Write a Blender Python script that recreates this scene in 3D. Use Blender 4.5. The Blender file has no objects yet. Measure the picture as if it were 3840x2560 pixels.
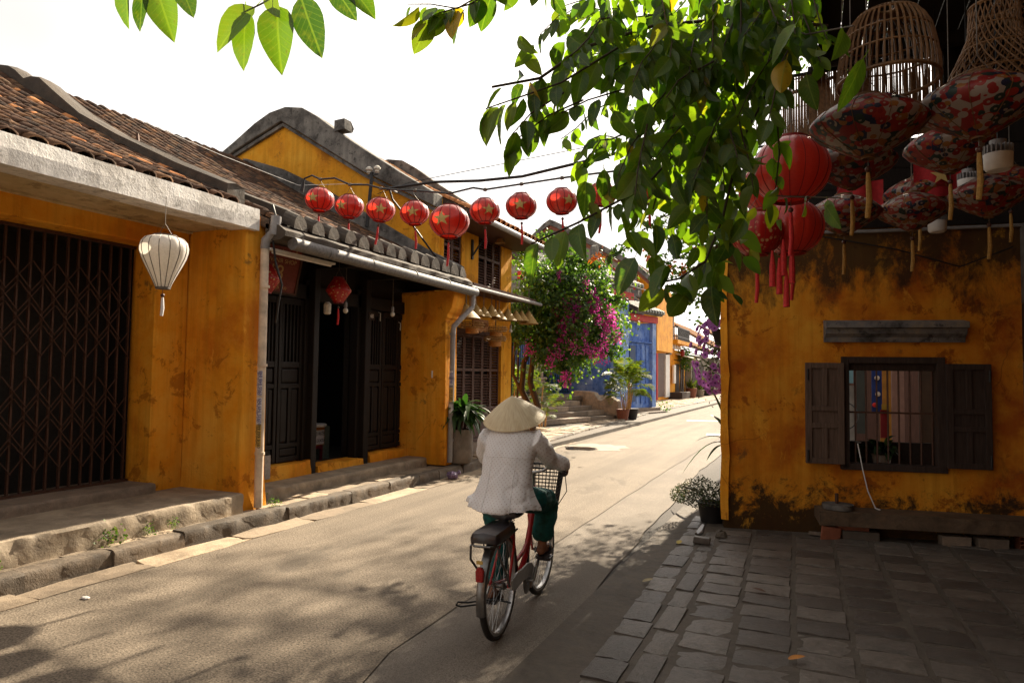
import bpy, math, random
import numpy as np
from mathutils import Matrix, Vector
random.seed(7); rng = np.random.default_rng(7)
PI = math.pi
S = bpy.context.scene
COL = S.collection
# ------------------------------------------------------------------ camera
YAW, PITCH, ROLL, EYE = math.radians(24.0), math.radians(2.74), 0.0133, 1.70
f = Vector((-math.sin(YAW)*math.cos(PITCH), math.cos(YAW)*math.cos(PITCH), math.sin(PITCH)))
r0 = Vector((math.cos(YAW), math.sin(YAW), 0)); u0 = r0.cross(f)
rr = r0*math.cos(ROLL)+u0*math.sin(ROLL); uu = u0*math.cos(ROLL)-r0*math.sin(ROLL)
cd = bpy.data.cameras.new('camera'); cam = bpy.data.objects.new('camera', cd); COL.objects.link(cam)
M3 = Matrix((rr, uu, -f)).transposed().to_4x4(); M3.translation = (0, 0, EYE)
cam.matrix_world = M3
cd.sensor_width = 36; cd.lens = 24.0; cd.clip_start = 0.05; cd.clip_end = 3000
cd.dof.use_dof = True; cd.dof.focus_distance = 5.2; cd.dof.aperture_fstop = 16.0
S.camera = cam
# ------------------------------------------------------------------ light
SUN_EL, SUN_AZ = math.radians(36), math.radians(6)
W = bpy.data.worlds.new('World'); S.world = W; W.use_nodes = True
nt = W.node_tree; nt.nodes.clear()
sky = nt.nodes.new('ShaderNodeTexSky'); sky.sky_type = 'NISHITA'; sky.sun_disc = False
sky.sun_elevation = SUN_EL; sky.sun_rotation = SUN_AZ; sky.air_density = 1.0; sky.dust_density = 1.2; sky.ozone_density = 1.0
hs = nt.nodes.new('ShaderNodeHueSaturation'); hs.inputs['Saturation'].default_value = 0.12; hs.inputs['Value'].default_value = 1.0
tc = nt.nodes.new('ShaderNodeTexCoord'); nz = nt.nodes.new('ShaderNodeTexNoise'); nz.inputs['Scale'].default_value = 1.1; nz.inputs['Detail'].default_value = 4
vr = nt.nodes.new('ShaderNodeValToRGB'); vr.color_ramp.elements[0].position = .34; vr.color_ramp.elements[0].color = (.27, .262, .26, 1); vr.color_ramp.elements[1].position = .60; vr.color_ramp.elements[1].color = (1.16, 1.07, .96, 1)
mx = nt.nodes.new('ShaderNodeMix'); mx.data_type = 'RGBA'; mx.blend_type = 'MULTIPLY'; mx.inputs[0].default_value = 1
bg = nt.nodes.new('ShaderNodeBackground'); bg.inputs['Strength'].default_value = 0.115
ow = nt.nodes.new('ShaderNodeOutputWorld'); L = nt.links.new
L(sky.outputs[0], hs.inputs['Color']); mpw = nt.nodes.new('ShaderNodeMapping'); mpw.inputs['Location'].default_value = (2.3, .4, 1.7); L(tc.outputs['Generated'], mpw.inputs[0]); L(mpw.outputs[0], nz.inputs['Vector']); L(nz.outputs[0], vr.inputs[0])
L(hs.outputs[0], mx.inputs[6]); L(vr.outputs[0], mx.inputs[7]); L(mx.outputs[2], bg.inputs['Color']); L(bg.outputs[0], ow.inputs[0])
sd = bpy.data.lights.new('sun', 'SUN'); sd.energy = 5.0; sd.angle = math.radians(.6); sd.color = (1, .86, .66)
so = bpy.data.objects.new('sun', sd); COL.objects.link(so); so.location = (0, 20, 30)
sdir = Vector((math.sin(SUN_AZ)*math.cos(SUN_EL), math.cos(SUN_AZ)*math.cos(SUN_EL), math.sin(SUN_EL)))
so.rotation_euler = sdir.to_track_quat('Z', 'Y').to_euler()
vs = S.view_settings; vs.view_transform = 'Standard'; vs.look = 'None'; vs.gamma = 1; vs.use_curve_mapping = False
vs.exposure = 1.58
S.render.engine = 'CYCLES'
cy = S.cycles; cy.use_denoising = True; cy.max_bounces = 7; cy.diffuse_bounces = 3; cy.glossy_bounces = 2; cy.transmission_bounces = 4; cy.transparent_max_bounces = 8
cy.sample_clamp_indirect = 6; cy.caustics_reflective = False; cy.caustics_refractive = False

# ------------------------------------------------------------------ mesh helpers
class MB:
    def __init__(s): s.v = []; s.f = []
    def add(s, V, F):
        b = len(s.v); s.v.extend([tuple(p) for p in V]); s.f.extend([tuple(i+b for i in q) for q in F]); return s
    def box(s, x0, x1, y0, y1, z0, z1, M=None):
        V = [(x, y, z) for z in (z0, z1) for y in (y0, y1) for x in (x0, x1)]
        if M is not None: V = [M @ Vector(p) for p in V]
        return s.add(V, [(0, 2, 3, 1), (4, 5, 7, 6), (0, 1, 5, 4), (2, 6, 7, 3), (0, 4, 6, 2), (1, 3, 7, 5)])
    def bar(s, a, b, w, h=None, up=(0, 0, 1)):
        a, b = Vector(a), Vector(b); d = (b-a).normalized(); h = h or w
        u = Vector(up)
        if abs(d.dot(u)) > .98: u = Vector((1, 0, 0))
        x = d.cross(u).normalized(); y = x.cross(d)
        V = [p+x*sx*w/2+y*sy*h/2 for p in (a, b) for sx, sy in ((-1, -1), (1, -1), (1, 1), (-1, 1))]
        return s.add(V, [(0, 1, 2, 3), (7, 6, 5, 4), (0, 4, 5, 1), (1, 5, 6, 2), (2, 6, 7, 3), (3, 7, 4, 0)])
    def tube(s, pts, r, n=8, caps=True):
        pts = [Vector(p) for p in pts]; rs = r if hasattr(r, '__len__') else [r]*len(pts)
        rings = []; x = None
        for i, p in enumerate(pts):
            d = (pts[min(i+1, len(pts)-1)]-pts[max(i-1, 0)])
            if d.length < 1e-9: d = Vector((0, 0, 1))
            d.normalize()
            if x is None: x = d.orthogonal().normalized()
            else:
                x = x-d*x.dot(d)
                x = x.normalized() if x.length > 1e-6 else d.orthogonal().normalized()
            y = d.cross(x)
            rings.append([p+(x*math.cos(2*PI*k/n)+y*math.sin(2*PI*k/n))*rs[i] for k in range(n)])
        return s.loft(rings, caps)
    def loft(s, rings, caps=True, closed=True):
        n = len(rings[0]); V = [p for r in rings for p in r]; F = []
        for i in range(len(rings)-1):
            for k in range(n if closed else n-1):
                F.append((i*n+k, i*n+(k+1) % n, (i+1)*n+(k+1) % n, (i+1)*n+k))
        if caps and closed: F.append(tuple(range(n-1, -1, -1))); F.append(tuple(range((len(rings)-1)*n, len(rings)*n)))
        return s.add(V, F)
    def lathe(s, prof, c=(0, 0, 0), n=20, caps=False, M=None):
        rings = [[(c[0]+r*math.cos(2*PI*k/n), c[1]+r*math.sin(2*PI*k/n), c[2]+z) for k in range(n)] for r, z in prof]
        if M is not None: rings = [[M @ Vector(p) for p in q] for q in rings]
        return s.loft(rings, caps)
    def prism(s, poly, o, ax, ay, az, t):
        """polygon (a,b) in plane o+ax*a+ay*b, extruded from 0 to t along az"""
        o, ax, ay, az = Vector(o), Vector(ax), Vector(ay), Vector(az); n = len(poly)
        V = [o+ax*a+ay*b for a, b in poly]+[o+ax*a+ay*b+az*t for a, b in poly]
        F = [tuple(range(n-1, -1, -1)), tuple(range(n, 2*n))]+[(i, (i+1) % n, n+(i+1) % n, n+i) for i in range(n)]
        return s.add(V, F)
    def ball(s, c, r, n=10, m=6, sc=(1, 1, 1)):
        rings = []
        for i in range(m+1):
            a = -PI/2+PI*i/m; q = max(math.cos(a), .02)
            rings.append([(c[0]+r*sc[0]*q*math.cos(2*PI*k/n), c[1]+r*sc[1]*q*math.sin(2*PI*k/n), c[2]+r*sc[2]*math.sin(a)) for k in range(n)])
        return s.loft(rings)
    def mesh(s, name, smooth=False, jit=0):
        me = bpy.data.meshes.new(name)
        V = s.v
        if jit: V = [(x+random.uniform(-jit, jit), y+random.uniform(-jit, jit), z+random.uniform(-jit, jit)) for x, y, z in V]
        me.from_pydata(V, [], s.f); me.update()
        if smooth: me.polygons.foreach_set('use_smooth', [True]*len(me.polygons)); 
        return me
    def build(s, name, m, parent=None, smooth=False, bevel=0, jit=0, angle=40, **k):
        me = s.mesh(name, smooth, jit); return put(name, me, m, parent, bevel=bevel, angle=angle if smooth else None, **k)
def put(name, me, m, parent=None, bevel=0, angle=None, mw=None, local=False, **k):
    """link a mesh; its coordinates are world coordinates unless local (then the parent's)"""
    o = bpy.data.objects.new(name, me); COL.objects.link(o)
    if m is not None and not me.materials: me.materials.append(m)
    if parent is not None:
        o.parent = parent
        if not local and mw is None: o.matrix_parent_inverse = wm(parent).inverted()
    if mw is not None: o.matrix_basis = mw
    if bevel:
        b = o.modifiers.new('bevel', 'BEVEL'); b.width = bevel; b.segments = 2; b.limit_method = 'ANGLE'
    if angle:
        try: me.set_sharp_from_angle(angle=math.radians(angle))
        except Exception: pass
    for a, b in k.items(): o[a] = b
    return o
def wm(o):
    m = o.matrix_basis.copy()
    if o.parent is not None: m = wm(o.parent) @ o.matrix_parent_inverse @ m
    return m
def T(name, label, cat, loc=(0, 0, 0), rz=0, group=None, **k):
    o = bpy.data.objects.new(name, None); COL.objects.link(o); o.empty_display_size = .2
    o.location = loc; o.rotation_euler = (0, 0, rz); o['label'] = label; o['category'] = cat
    o.matrix_basis = Matrix.Translation(loc) @ Matrix.Rotation(rz, 4, 'Z')
    if group: o['group'] = group
    return o
def P(name, parent):     # a part that only holds sub-parts gets its own mesh instead; kept for grouping sub-part copies
    return parent
def tag(o, label, cat, group=None):
    o['label'] = label; o['category'] = cat
    if group: o['group'] = group
    return o
def kids(o): return [c for c in ALLK.get(o.name, [])]
def dup(root, loc=None, rz=None, label=None, group=None, scale=None, mats=None):
    def cp(o, par):
        c = o.copy(); COL.objects.link(c)
        if par is not None: c.parent = par; c.matrix_parent_inverse = o.matrix_parent_inverse
        if mats and c.type == 'MESH' and c.material_slots and c.material_slots[0].material and c.material_slots[0].material.name in mats:
            c.material_slots[0].link = 'OBJECT'; c.material_slots[0].material = mats[c.data.materials[0].name]
        for q in o.children: cp(q, c)
        return c
    r = cp(root, None)
    r.location = loc if loc is not None else r.location
    if rz is not None: r.rotation_euler = (0, 0, rz)
    if scale: r.scale = (scale,)*3 if not hasattr(scale, '__len__') else scale
    if label: r['label'] = label
    if group: r['group'] = group
    return r
def npmesh(name, V, F, uv=None, smooth=True):
    """V (n,3), F (m,k) arrays"""
    me = bpy.data.meshes.new(name); V = np.asarray(V, dtype=np.float32); F = np.asarray(F, dtype=np.int32)
    m, k = F.shape
    me.vertices.add(len(V)); me.vertices.foreach_set('co', V.ravel())
    me.loops.add(m*k); me.loops.foreach_set('vertex_index', F.ravel())
    me.polygons.add(m); me.polygons.foreach_set('loop_start', np.arange(0, m*k, k, dtype=np.int32)); me.polygons.foreach_set('loop_total', np.full(m, k, dtype=np.int32))
    if smooth: me.polygons.foreach_set('use_smooth', np.ones(m, dtype=bool))
    if uv is not None:
        l = me.uv_layers.new(name='UVMap'); l.data.foreach_set('uv', np.asarray(uv, dtype=np.float32)[F.ravel()].ravel())
    me.update(calc_edges=True); me.validate(); return me
from mathutils import noise as mn
def rough_block(mb, x0, x1, y0, y1, z0, z1, dy=.05, seed=0, amp=.012, chip=.05):
    """worn stone edge: front face at x1 with chips bitten out of its upper edge"""
    n = max(3, int((y1-y0)/dy)); rg = []
    for i in range(n+1):
        y = y0+(y1-y0)*i/n; c = chip*max(0, mn.noise(Vector((y*5.3, seed*3.1, .5)))-.12)*1.6+chip*.5*max(0, mn.noise(Vector((y*15, seed*1.7, 4)))-.1)
        f_ = lambda z: amp*mn.noise(Vector((y*7, z*13, seed)))+amp*.6*mn.noise(Vector((y*21, z*30, seed)))
        t_ = lambda x: .006*mn.noise(Vector((x*6, y*6, seed+9)))
        h = z1-z0
        rg.append([(x0, y, z0), (x0, y, z1), (x1-.16*min(1, h*4)-.02, y, z1+t_(x1-.2)), (x1-.05, y, z1-c*.12+t_(x1)), (x1-.014-c*.6, y, z1-.004-c*.25), (x1-c*.75+f_(z1)*.6, y, z1-.022-c*.5), (x1-c*.3+f_(z1-h*.3), y, z1-h*.34), (x1+f_(z0+h*.45), y, z0+h*.42), (x1+.004+f_(z0+h*.2), y, z0+h*.18), (x1+.008, y, z0)])
    return mb.loft(rg)
# ------------------------------------------------------------------ materials
class N:
    def __init__(s, name):
        s.m = bpy.data.materials.new(name); s.m.use_nodes = True; s.t = s.m.node_tree; s.b = s.t.nodes['Principled BSDF']
        s.out = s.t.nodes['Material Output']
    def n(s, typ, **k):
        q = s.t.nodes.new(typ)
        for a, b in k.items(): setattr(q, a, b)
        return q
    def set(s, i, v):
        if hasattr(v, 'is_output') or isinstance(v, bpy.types.NodeSocket): s.t.links.new(v, i)
        elif v is not None: i.default_value = v
    def co(s, kind='Object', scale=(1, 1, 1), rot=(0, 0, 0)):
        c = s.n('ShaderNodeTexCoord').outputs[kind]
        mp = s.n('ShaderNodeMapping'); mp.inputs['Scale'].default_value = scale; mp.inputs['Rotation'].default_value = rot; s.set(mp.inputs[0], c); return mp.outputs[0]
    def noise(s, scale, detail=4, rough=.55, vec=None, dist=0):
        q = s.n('ShaderNodeTexNoise'); q.inputs['Scale'].default_value = scale; q.inputs['Detail'].default_value = detail; q.inputs['Roughness'].default_value = rough; q.inputs['Distortion'].default_value = dist
        s.set(q.inputs['Vector'], vec if vec is not None else s.co()); return q.outputs[0]
    def vor(s, scale, vec=None, feature='F1', out=0, rnd=1):
        q = s.n('ShaderNodeTexVoronoi', feature=feature); q.inputs['Scale'].default_value = scale; q.inputs['Randomness'].default_value = rnd
        s.set(q.inputs['Vector'], vec if vec is not None else s.co()); return q.outputs[out]
    def ramp(s, fac, stops, const=False):
        q = s.n('ShaderNodeValToRGB'); e = q.color_ramp.elements
        if const: q.color_ramp.interpolation = 'CONSTANT'
        while len(e) < len(stops): e.new(.5)
        for i, (p, c) in enumerate(stops): e[i].position = p; e[i].color = c4(c)
        s.set(q.inputs[0], fac); return q.outputs[0]
    def mix(s, fac, a, b, mode='MIX'):
        q = s.n('ShaderNodeMix', data_type='RGBA', blend_type=mode); s.set(q.inputs[0], fac)
        s.set(q.inputs[6], c4(a) if not isinstance(a, bpy.types.NodeSocket) else a); s.set(q.inputs[7], c4(b) if not isinstance(b, bpy.types.NodeSocket) else b); return q.outputs[2]
    def math(s, op, a, b=0, clamp=False):
        q = s.n('ShaderNodeMath', operation=op, use_clamp=clamp); s.set(q.inputs[0], a); s.set(q.inputs[1], b); return q.outputs[0]
    def xyz(s, vec=None):
        q = s.n('ShaderNodeSeparateXYZ'); s.set(q.inputs[0], vec if vec is not None else s.co()); return q.outputs
    def bump(s, h, strength=.3, dist=.02):
        q = s.n('ShaderNodeBump'); q.inputs['Strength'].default_value = strength; q.inputs['Distance'].default_value = dist; s.set(q.inputs['Height'], h); s.set(s.b.inputs['Normal'], q.outputs[0]); return q.outputs[0]
    def rnd(s): return s.n('ShaderNodeObjectInfo').outputs['Random']
    def isl(s): return s.n('ShaderNodeNewGeometry').outputs['Random Per Island']
    def col(s, c): s.set(s.b.inputs['Base Color'], c4(c) if not isinstance(c, bpy.types.NodeSocket) else c); return s
    def rough(s, r): s.set(s.b.inputs['Roughness'], r); return s
    def metal(s, v): s.b.inputs['Metallic'].default_value = v; return s
    def spec(s, v): s.b.inputs['Specular IOR Level'].default_value = v; return s
    def translucent(s, c, w):
        tr = s.n('ShaderNodeBsdfTranslucent'); s.set(tr.inputs[0], c4(c) if not isinstance(c, bpy.types.NodeSocket) else c)
        ms = s.n('ShaderNodeMixShader'); ms.inputs[0].default_value = w; s.set(ms.inputs[1], s.b.outputs[0]); s.set(ms.inputs[2], tr.outputs[0]); s.set(s.out.inputs[0], ms.outputs[0]); return s
def c4(c):
    if c is None: return None
    if isinstance(c, (int, float)): return (c, c, c, 1)
    return tuple(c)+(1,) if len(c) == 3 else tuple(c)
def simple(name, c, rough=.7, metal=0, nscale=30, var=.25, bump=.1, spec=.4):
    q = N(name); n = q.noise(nscale, 5, .6)
    lo = tuple(x*(1-var) for x in c); hi = tuple(min(1, x*(1+var)) for x in c)
    q.col(q.ramp(n, [(.3, lo), (.7, hi)])).rough(rough).metal(metal).spec(spec)
    if bump: q.bump(n, bump, .01)
    return q.m
def plaster(name, base, dark, pale, mould=.0, top=None, bot=None, scale=1.0):
    q = N(name); co = q.co()
    n1 = q.noise(1.3*scale, 6, .62, co); n2 = q.noise(6*scale, 6, .7, co); n3 = q.noise(1.0, 6, .65, q.co(scale=(9, 9, .45))); n4 = q.noise(55, 4, .6, co)
    c = q.ramp(n1, [(.36, dark), (.49, base), (.66, pale)])
    c = q.mix(q.ramp(n3, [(.46, .0), (.66, .6)]), c, tuple(x*.66 for x in base))
    c = q.mix(q.ramp(n2, [(.5, 0.), (.72, .38)]), c, pale)
    c = q.mix(q.ramp(q.noise(3.1*scale, 8, .75, co, .4), [(.565, 0.), (.61, .75)]), c, tuple(x*.62 for x in dark))
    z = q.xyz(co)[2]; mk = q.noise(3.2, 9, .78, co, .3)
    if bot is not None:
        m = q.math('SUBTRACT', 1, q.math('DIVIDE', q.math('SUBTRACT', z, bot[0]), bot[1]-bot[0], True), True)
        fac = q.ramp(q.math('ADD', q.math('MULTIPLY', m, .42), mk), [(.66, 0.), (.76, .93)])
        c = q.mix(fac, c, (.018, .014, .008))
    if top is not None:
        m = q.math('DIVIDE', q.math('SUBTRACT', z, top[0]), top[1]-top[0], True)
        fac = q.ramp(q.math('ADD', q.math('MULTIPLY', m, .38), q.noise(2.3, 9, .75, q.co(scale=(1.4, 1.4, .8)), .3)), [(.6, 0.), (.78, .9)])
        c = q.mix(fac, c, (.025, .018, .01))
    if mould:
        c = q.mix(q.ramp(q.noise(2.0, 9, .75, co), [(.645, 0.), (.70, mould)]), c, (.06, .045, .025))
    wv = q.n('ShaderNodeMix', data_type='VECTOR'); wv.inputs[0].default_value = .16; nzv = q.n('ShaderNodeTexNoise'); nzv.inputs['Scale'].default_value = 3; nzv.inputs['Detail'].default_value = 6; q.set(nzv.inputs['Vector'], co); q.set(wv.inputs[4], co); q.set(wv.inputs[5], nzv.outputs['Color'])
    cr = q.vor(1.15, wv.outputs[1], 'DISTANCE_TO_EDGE'); gate_ = q.ramp(q.noise(.8, 3, .5, co), [(.58, 0.), (.64, 1.)])
    c = q.mix(q.math('MULTIPLY', q.ramp(cr, [(.0, .6), (.006, 0.)]), gate_), c, tuple(x*.25 for x in dark))
    c = q.mix(q.ramp(q.noise(2.6, 9, .8, q.co(scale=(1, 1, .45)), .6), [(.60, 0.), (.66, .55)]), c, tuple(min(1, x*1.12) for x in pale))
    q.col(c).rough(.88).spec(.25)
    q.bump(q.math('ADD', q.math('MULTIPLY', n2, 1.), q.math('MULTIPLY', n4, .35)), .55, .02)
    return q.m
MT = {}
MT['yellow'] = plaster('ochre plaster', (.79, .315, .016), (.62, .19, .009), (.83, .41, .05), mould=.7)
MT['yellow_b3'] = plaster('yellow plaster', (.70, .30, .015), (.56, .21, .012), (.76, .39, .04), mould=.5)
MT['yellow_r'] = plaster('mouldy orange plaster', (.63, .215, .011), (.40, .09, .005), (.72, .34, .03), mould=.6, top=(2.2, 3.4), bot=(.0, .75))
MT['grey_pl'] = plaster('grey weathered cement', (.135, .126, .116), (.055, .05, .046), (.25, .235, .21), scale=2)
MT['grey_house'] = plaster('grey bare plaster', (.28, .245, .20), (.14, .12, .10), (.36, .32, .27), mould=.7)
MT['white_pl'] = plaster('whitewashed concrete', (.74, .71, .67), (.50, .47, .43), (.82, .80, .77), mould=.45, scale=2)
MT['blue_pl'] = plaster('blue limewash', (.08, .17, .50), (.05, .11, .36), (.22, .33, .62), scale=1.4)
MT['blue_lt'] = plaster('pale blue limewash', (.20, .33, .66), (.14, .25, .58), (.36, .46, .70), scale=1.4)
MT['soffit'] = plaster('cream soffit', (.52, .40, .22), (.42, .30, .15), (.60, .48, .30))
def asphalt(name, c, speck, sz, rough=.85, patch=.25):
    q = N(name); co = q.co()
    a = q.noise(.9, 5, .6, co); b = q.vor(sz, co); g = q.noise(sz*1.1, 3, .7, co); d = q.noise(4.5, 5, .65, co)
    cc = q.mix(q.ramp(g, [(.36, 0.), (.62, 1.)]), tuple(x*.45 for x in c), speck)
    cc = q.mix(q.ramp(b, [(.15, .55), (.4, 0.)]), cc, tuple(min(1, x*1.35) for x in speck))
    cc = q.mix(q.ramp(a, [(.35, patch), (.65, 0.)]), cc, tuple(x*.5 for x in c))
    cc = q.mix(q.ramp(d, [(.55, 0.), (.7, patch*.8)]), cc, tuple(x*.62 for x in c))
    tr_ = q.noise(1.0, 4, .6, q.co(scale=(1.6, .09, 1))); cc = q.mix(q.ramp(tr_, [(.40, .42), (.55, 0.)]), cc, tuple(x*.55 for x in c))
    cc = q.mix(q.ramp(q.noise(.55, 7, .7, q.co(scale=(1, .6, 1)), .5), [(.60, 0.), (.64, .38)]), cc, tuple(x*.4 for x in c))
    q.col(cc).rough(rough).spec(.3); q.bump(q.math('ADD', g, q.math('MULTIPLY', b, .6)), .42, .010); return q.m
MT['asphalt'] = asphalt('worn pale asphalt', (.14, .112, .085), (.285, .23, .17), 62)
MT['strip'] = asphalt('concrete trench patch', (.20, .168, .135), (.28, .236, .19), 120, patch=.5)
MT['dark_asphalt'] = asphalt('dark rough asphalt', (.022, .019, .017), (.115, .095, .08), 60)
def stone(name, c, var=.35, rnd=True, sc=9, rough=.7, bump=.7):
    q = N(name); co = q.co()
    if rnd:
        va = q.n('ShaderNodeVectorMath', operation='ADD'); cb_ = q.n('ShaderNodeCombineXYZ')
        for i_ in range(3): q.set(cb_.inputs[i_], q.math('MULTIPLY', q.rnd(), 37.0+i_*11))
        q.set(va.inputs[0], co); q.set(va.inputs[1], cb_.outputs[0]); co = va.outputs[0]
    n = q.noise(sc, 8, .68, co); n2 = q.noise(sc*7, 4, .7, co)
    base = q.ramp(n, [(.3, tuple(x*(1-var) for x in c)), (.7, tuple(x*(1+var) for x in c))])
    if rnd: base = q.mix(1, base, q.ramp(q.rnd(), [(0, (.58, .56, .54)), (.5, (1, .97, .93)), (1, (1.35, 1.3, 1.22))]), 'MULTIPLY')
    base = q.mix(q.ramp(q.noise(2.2, 8, .72, co, .4), [(.48, 0.), (.66, .62)]), base, tuple(x*.38 for x in c))
    q.col(base).rough(q.ramp(n, [(.3, rough*.75), (.7, rough)])).spec(.45); q.bump(q.math('ADD', n, q.math('MULTIPLY', n2, .4)), bump, .018); return q.m
MT['paver'] = stone('grey slate paver', (.14, .125, .112), rough=.42)
MT['kerb'] = stone('weathered kerb stone', (.135, .108, .082), rough=.9)
MT['walk'] = stone('worn pavement slab', (.34, .27, .195), .22, rough=.9)
MT['step'] = stone('worn cement step', (.33, .265, .19), .4, False, 4, .9)
MT['granite'] = stone('weathered granite', (.25, .195, .15), .3, rough=.9)
MT['postst'] = stone('carved pink stone', (.36, .27, .22), .2, False, rough=.85)
MT['pot'] = stone('grey clay pot', (.21, .175, .14), .3, False, 7, .85)
MT['dirt'] = stone('dirt in the joints', (.11, .09, .07), .3, False, 12, .95)
MT['earth'] = stone('bare earth', (.2, .17, .13), .3, False, 2, .95)
def tilemat(name, stops, moss=.5):
    q = N(name); co = q.co('Generated')
    n = q.noise(5, 6, .7, q.co('Object', (1, 1, 1)))
    r = q.math('ADD', q.math('MULTIPLY', q.rnd(), 1.0), 0.0)
    c = q.ramp(r, stops)
    c = q.mix(q.ramp(n, [(.42, 0.), (.62, moss)]), c, (.05, .04, .03))
    q.col(c).rough(.92).spec(.2); q.bump(q.noise(60, 4, .7), .5, .01); return q.m
TST = [(0, (.035, .022, .016)), (.4, (.07, .036, .022)), (.75, (.115, .055, .03)), (.93, (.17, .095, .05)), (1, (.26, .12, .055))]
MT['tile'] = tilemat('weathered roof tile', TST)
MT['tile_new'] = tilemat('new orange roof tile', [(0, (.44, .17, .06)), (1, (.55, .25, .10))], .15)
def tile_isl(name, stops, moss):
    q = N(name); n = q.noise(5, 6, .7)
    c = q.ramp(q.isl(), stops); c = q.mix(q.ramp(n, [(.42, 0.), (.62, moss)]), c, (.05, .04, .03)); q.col(c).rough(.92).spec(.2); q.bump(q.noise(60, 4, .7), .5, .01); return q.m
MT['tile_isl'] = tile_isl('weathered roof tile mass', TST, .5)
MT['tile_b3'] = tile_isl('orange roof tile mass', [(0, (.16, .07, .035)), (.5, (.34, .15, .06)), (1, (.48, .24, .09))], .25)
MT['tile_grey'] = stone('grey glazed tile', (.085, .08, .072), .4, True, 12)
MT['pan'] = stone('dark pan tile bed', (.07, .045, .032), .4, False, 8, .95)
MT['moss_st'] = stone('mossy ridge mortar', (.07, .054, .04), .5, False, 6, .95)
def wood(name, c, rough=.55, sc=(14, 14, 1.2), var=.35):
    q = N(name); n = q.noise(3, 6, .65, q.co(scale=sc)); 
    q.col(q.ramp(n, [(.3, tuple(x*(1-var) for x in c)), (.7, tuple(x*(1+var) for x in c))])).rough(rough).spec(.22); q.bump(n, .35, .006); return q.m
MT['dark_wood'] = wood('black stained timber', (.014, .0105, .009), .6)
MT['brown_wood'] = wood('dark brown shutter timber', (.075, .035, .024), .6)
MT['shutter_r'] = wood('grey brown shutter timber', (.115, .075, .055), .75)
MT['frame_r'] = wood('dark window timber', (.045, .03, .024), .75)
MT['red_wood'] = wood('red painted fascia', (.42, .03, .025), .6)
MT['iron'] = simple('rusty brown iron', (.085, .04, .025), .6, .3, 40)
MT['black'] = simple('black rubber', (.018, .018, .019), .55)
MT['cable'] = simple('black cable', (.014, .014, .015), .5, bump=0)
MT['zinc'] = simple('galvanised gutter', (.14, .132, .125), .62, .15, 25, .4)
MT['pvc'] = simple('grey plastic pipe', (.26, .25, .25), .45, 0, 12, .2)
MT['pvc_w'] = simple('streaked white pipe', (.58, .47, .36), .6, 0, 7, .3)
MT['chrome'] = simple('dull chrome', (.42, .41, .40), .3, .9, 20, .15, 0)
MT['fender'] = simple('scuffed steel fender', (.17, .165, .16), .35, .8, 18, .35, .1)
MT['red_paint'] = simple('red bicycle paint', (.50, .018, .02), .3, 0, 20, .12, 0, .6)
MT['seat'] = simple('black vinyl', (.022, .018, .022), .35, 0, 20, .3, .1, .6)
MT['cream'] = simple('cream plastic', (.62, .58, .50), .5)
MT['white'] = simple('white plastic', (.72, .70, .67), .45, 0, 15, .1, 0)
MT['void'] = simple('interior shade black', (.02, .016, .013), .9)  # near-black colour stands in for the shade of unlit rooms
MT['skin'] = simple('tanned skin', (.30, .145, .085), .55, 0, 20, .15, .1)
MT['teal'] = simple('teal trousers', (.006, .10, .095), .75, 0, 25, .45, .35)
MT['hair'] = simple('black hair', (.012, .01, .01), .5)
MT['gold'] = simple('gold paint', (.52, .36, .12), .6, 0, 30, .15, 0)
MT['bark'] = wood('tree bark', (.07, .045, .03), .9, (6, 6, 2))
MT['twig'] = simple('brown twig', (.055, .035, .022), .8)
MT['straw'] = simple('pale palm leaf', (.60, .47, .28), .6, 0, 12, .2)
MT['bamboo'] = simple('golden bamboo weave', (.38, .22, .075), .6, 0, 25, .35, .3)
MT['bamboo_d'] = simple('shade-toned bamboo', (.16, .08, .03), .6, 0, 25, .35, .3)  # bamboo copy with canopy shade put into its colour
MT['brick'] = stone('red brick', (.26, .09, .05), .3, True, 12, .9)
MT['darkgreen'] = simple('dark green iron', (.012, .035, .032), .5, .2)
MT['terracotta'] = simple('terracotta pot', (.18, .06, .035), .7)
MT['water'] = N('damp puddle').col((.045, .036, .028)).rough(.06).spec(.5).m
MT['paint_w'] = simple('worn white road paint', (.62, .58, .5), .8, 0, 8, .2)
# ================================================================== SETTING
def struct(o): o['kind'] = 'structure'; return o
struct(MB().box(-400, 400, -60, 900, -1.0, -.03).build('ground', MT['earth']))
KX = [(-30, -5.52), (1, -5.52), (11, -5.53), (15, -5.78), (18.4, -6.0), (24.4, -6.22), (30, -6.5), (40, -6.5), (55, -6.2), (140, -5.6)]
def kx(y):
    for (a, p), (b, q) in zip(KX, KX[1:]):
        if a <= y <= b: return p+(q-p)*(y-a)/(b-a)
    return KX[-1][1]
def sheet(name, xl, xr, y0, y1, n, z, m, wob=.0, seed=0):
    r = random.Random(seed); V = []; F = []
    ys = [y0+(y1-y0)*(i/n)**1.6 for i in range(n+1)]
    for y in ys:
        V += [(xl(y), y, z), (xr(y)+r.uniform(-wob, wob), y, z)]
    for i in range(n): F.append((2*i, 2*i+1, 2*i+3, 2*i+2))
    return struct(MB().add(V, F).build(name, m))
s1 = lambda y: -2.40-.012*min(max(y-4, 0), 8)*.8 if y > 3.2 else -2.28
s2 = lambda y: -1.56-.042*min(max(y-4, 0), 9)
rnA = random.Random(3)
wob = {}
def edge(fn, key, amp):
    def g(y):
        k = (key, round(y, 3))
        if k not in wob: wob[k] = fn(y)+rnA.uniform(-amp, amp)
        return wob[k]
    return g
e1, e2 = edge(s1, 1, .012), edge(s2, 2, .03)
N_ = 220
sheet('road', lambda y: kx(y)+.3, e1, -12, 140, N_, 0, MT['asphalt'])
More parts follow.
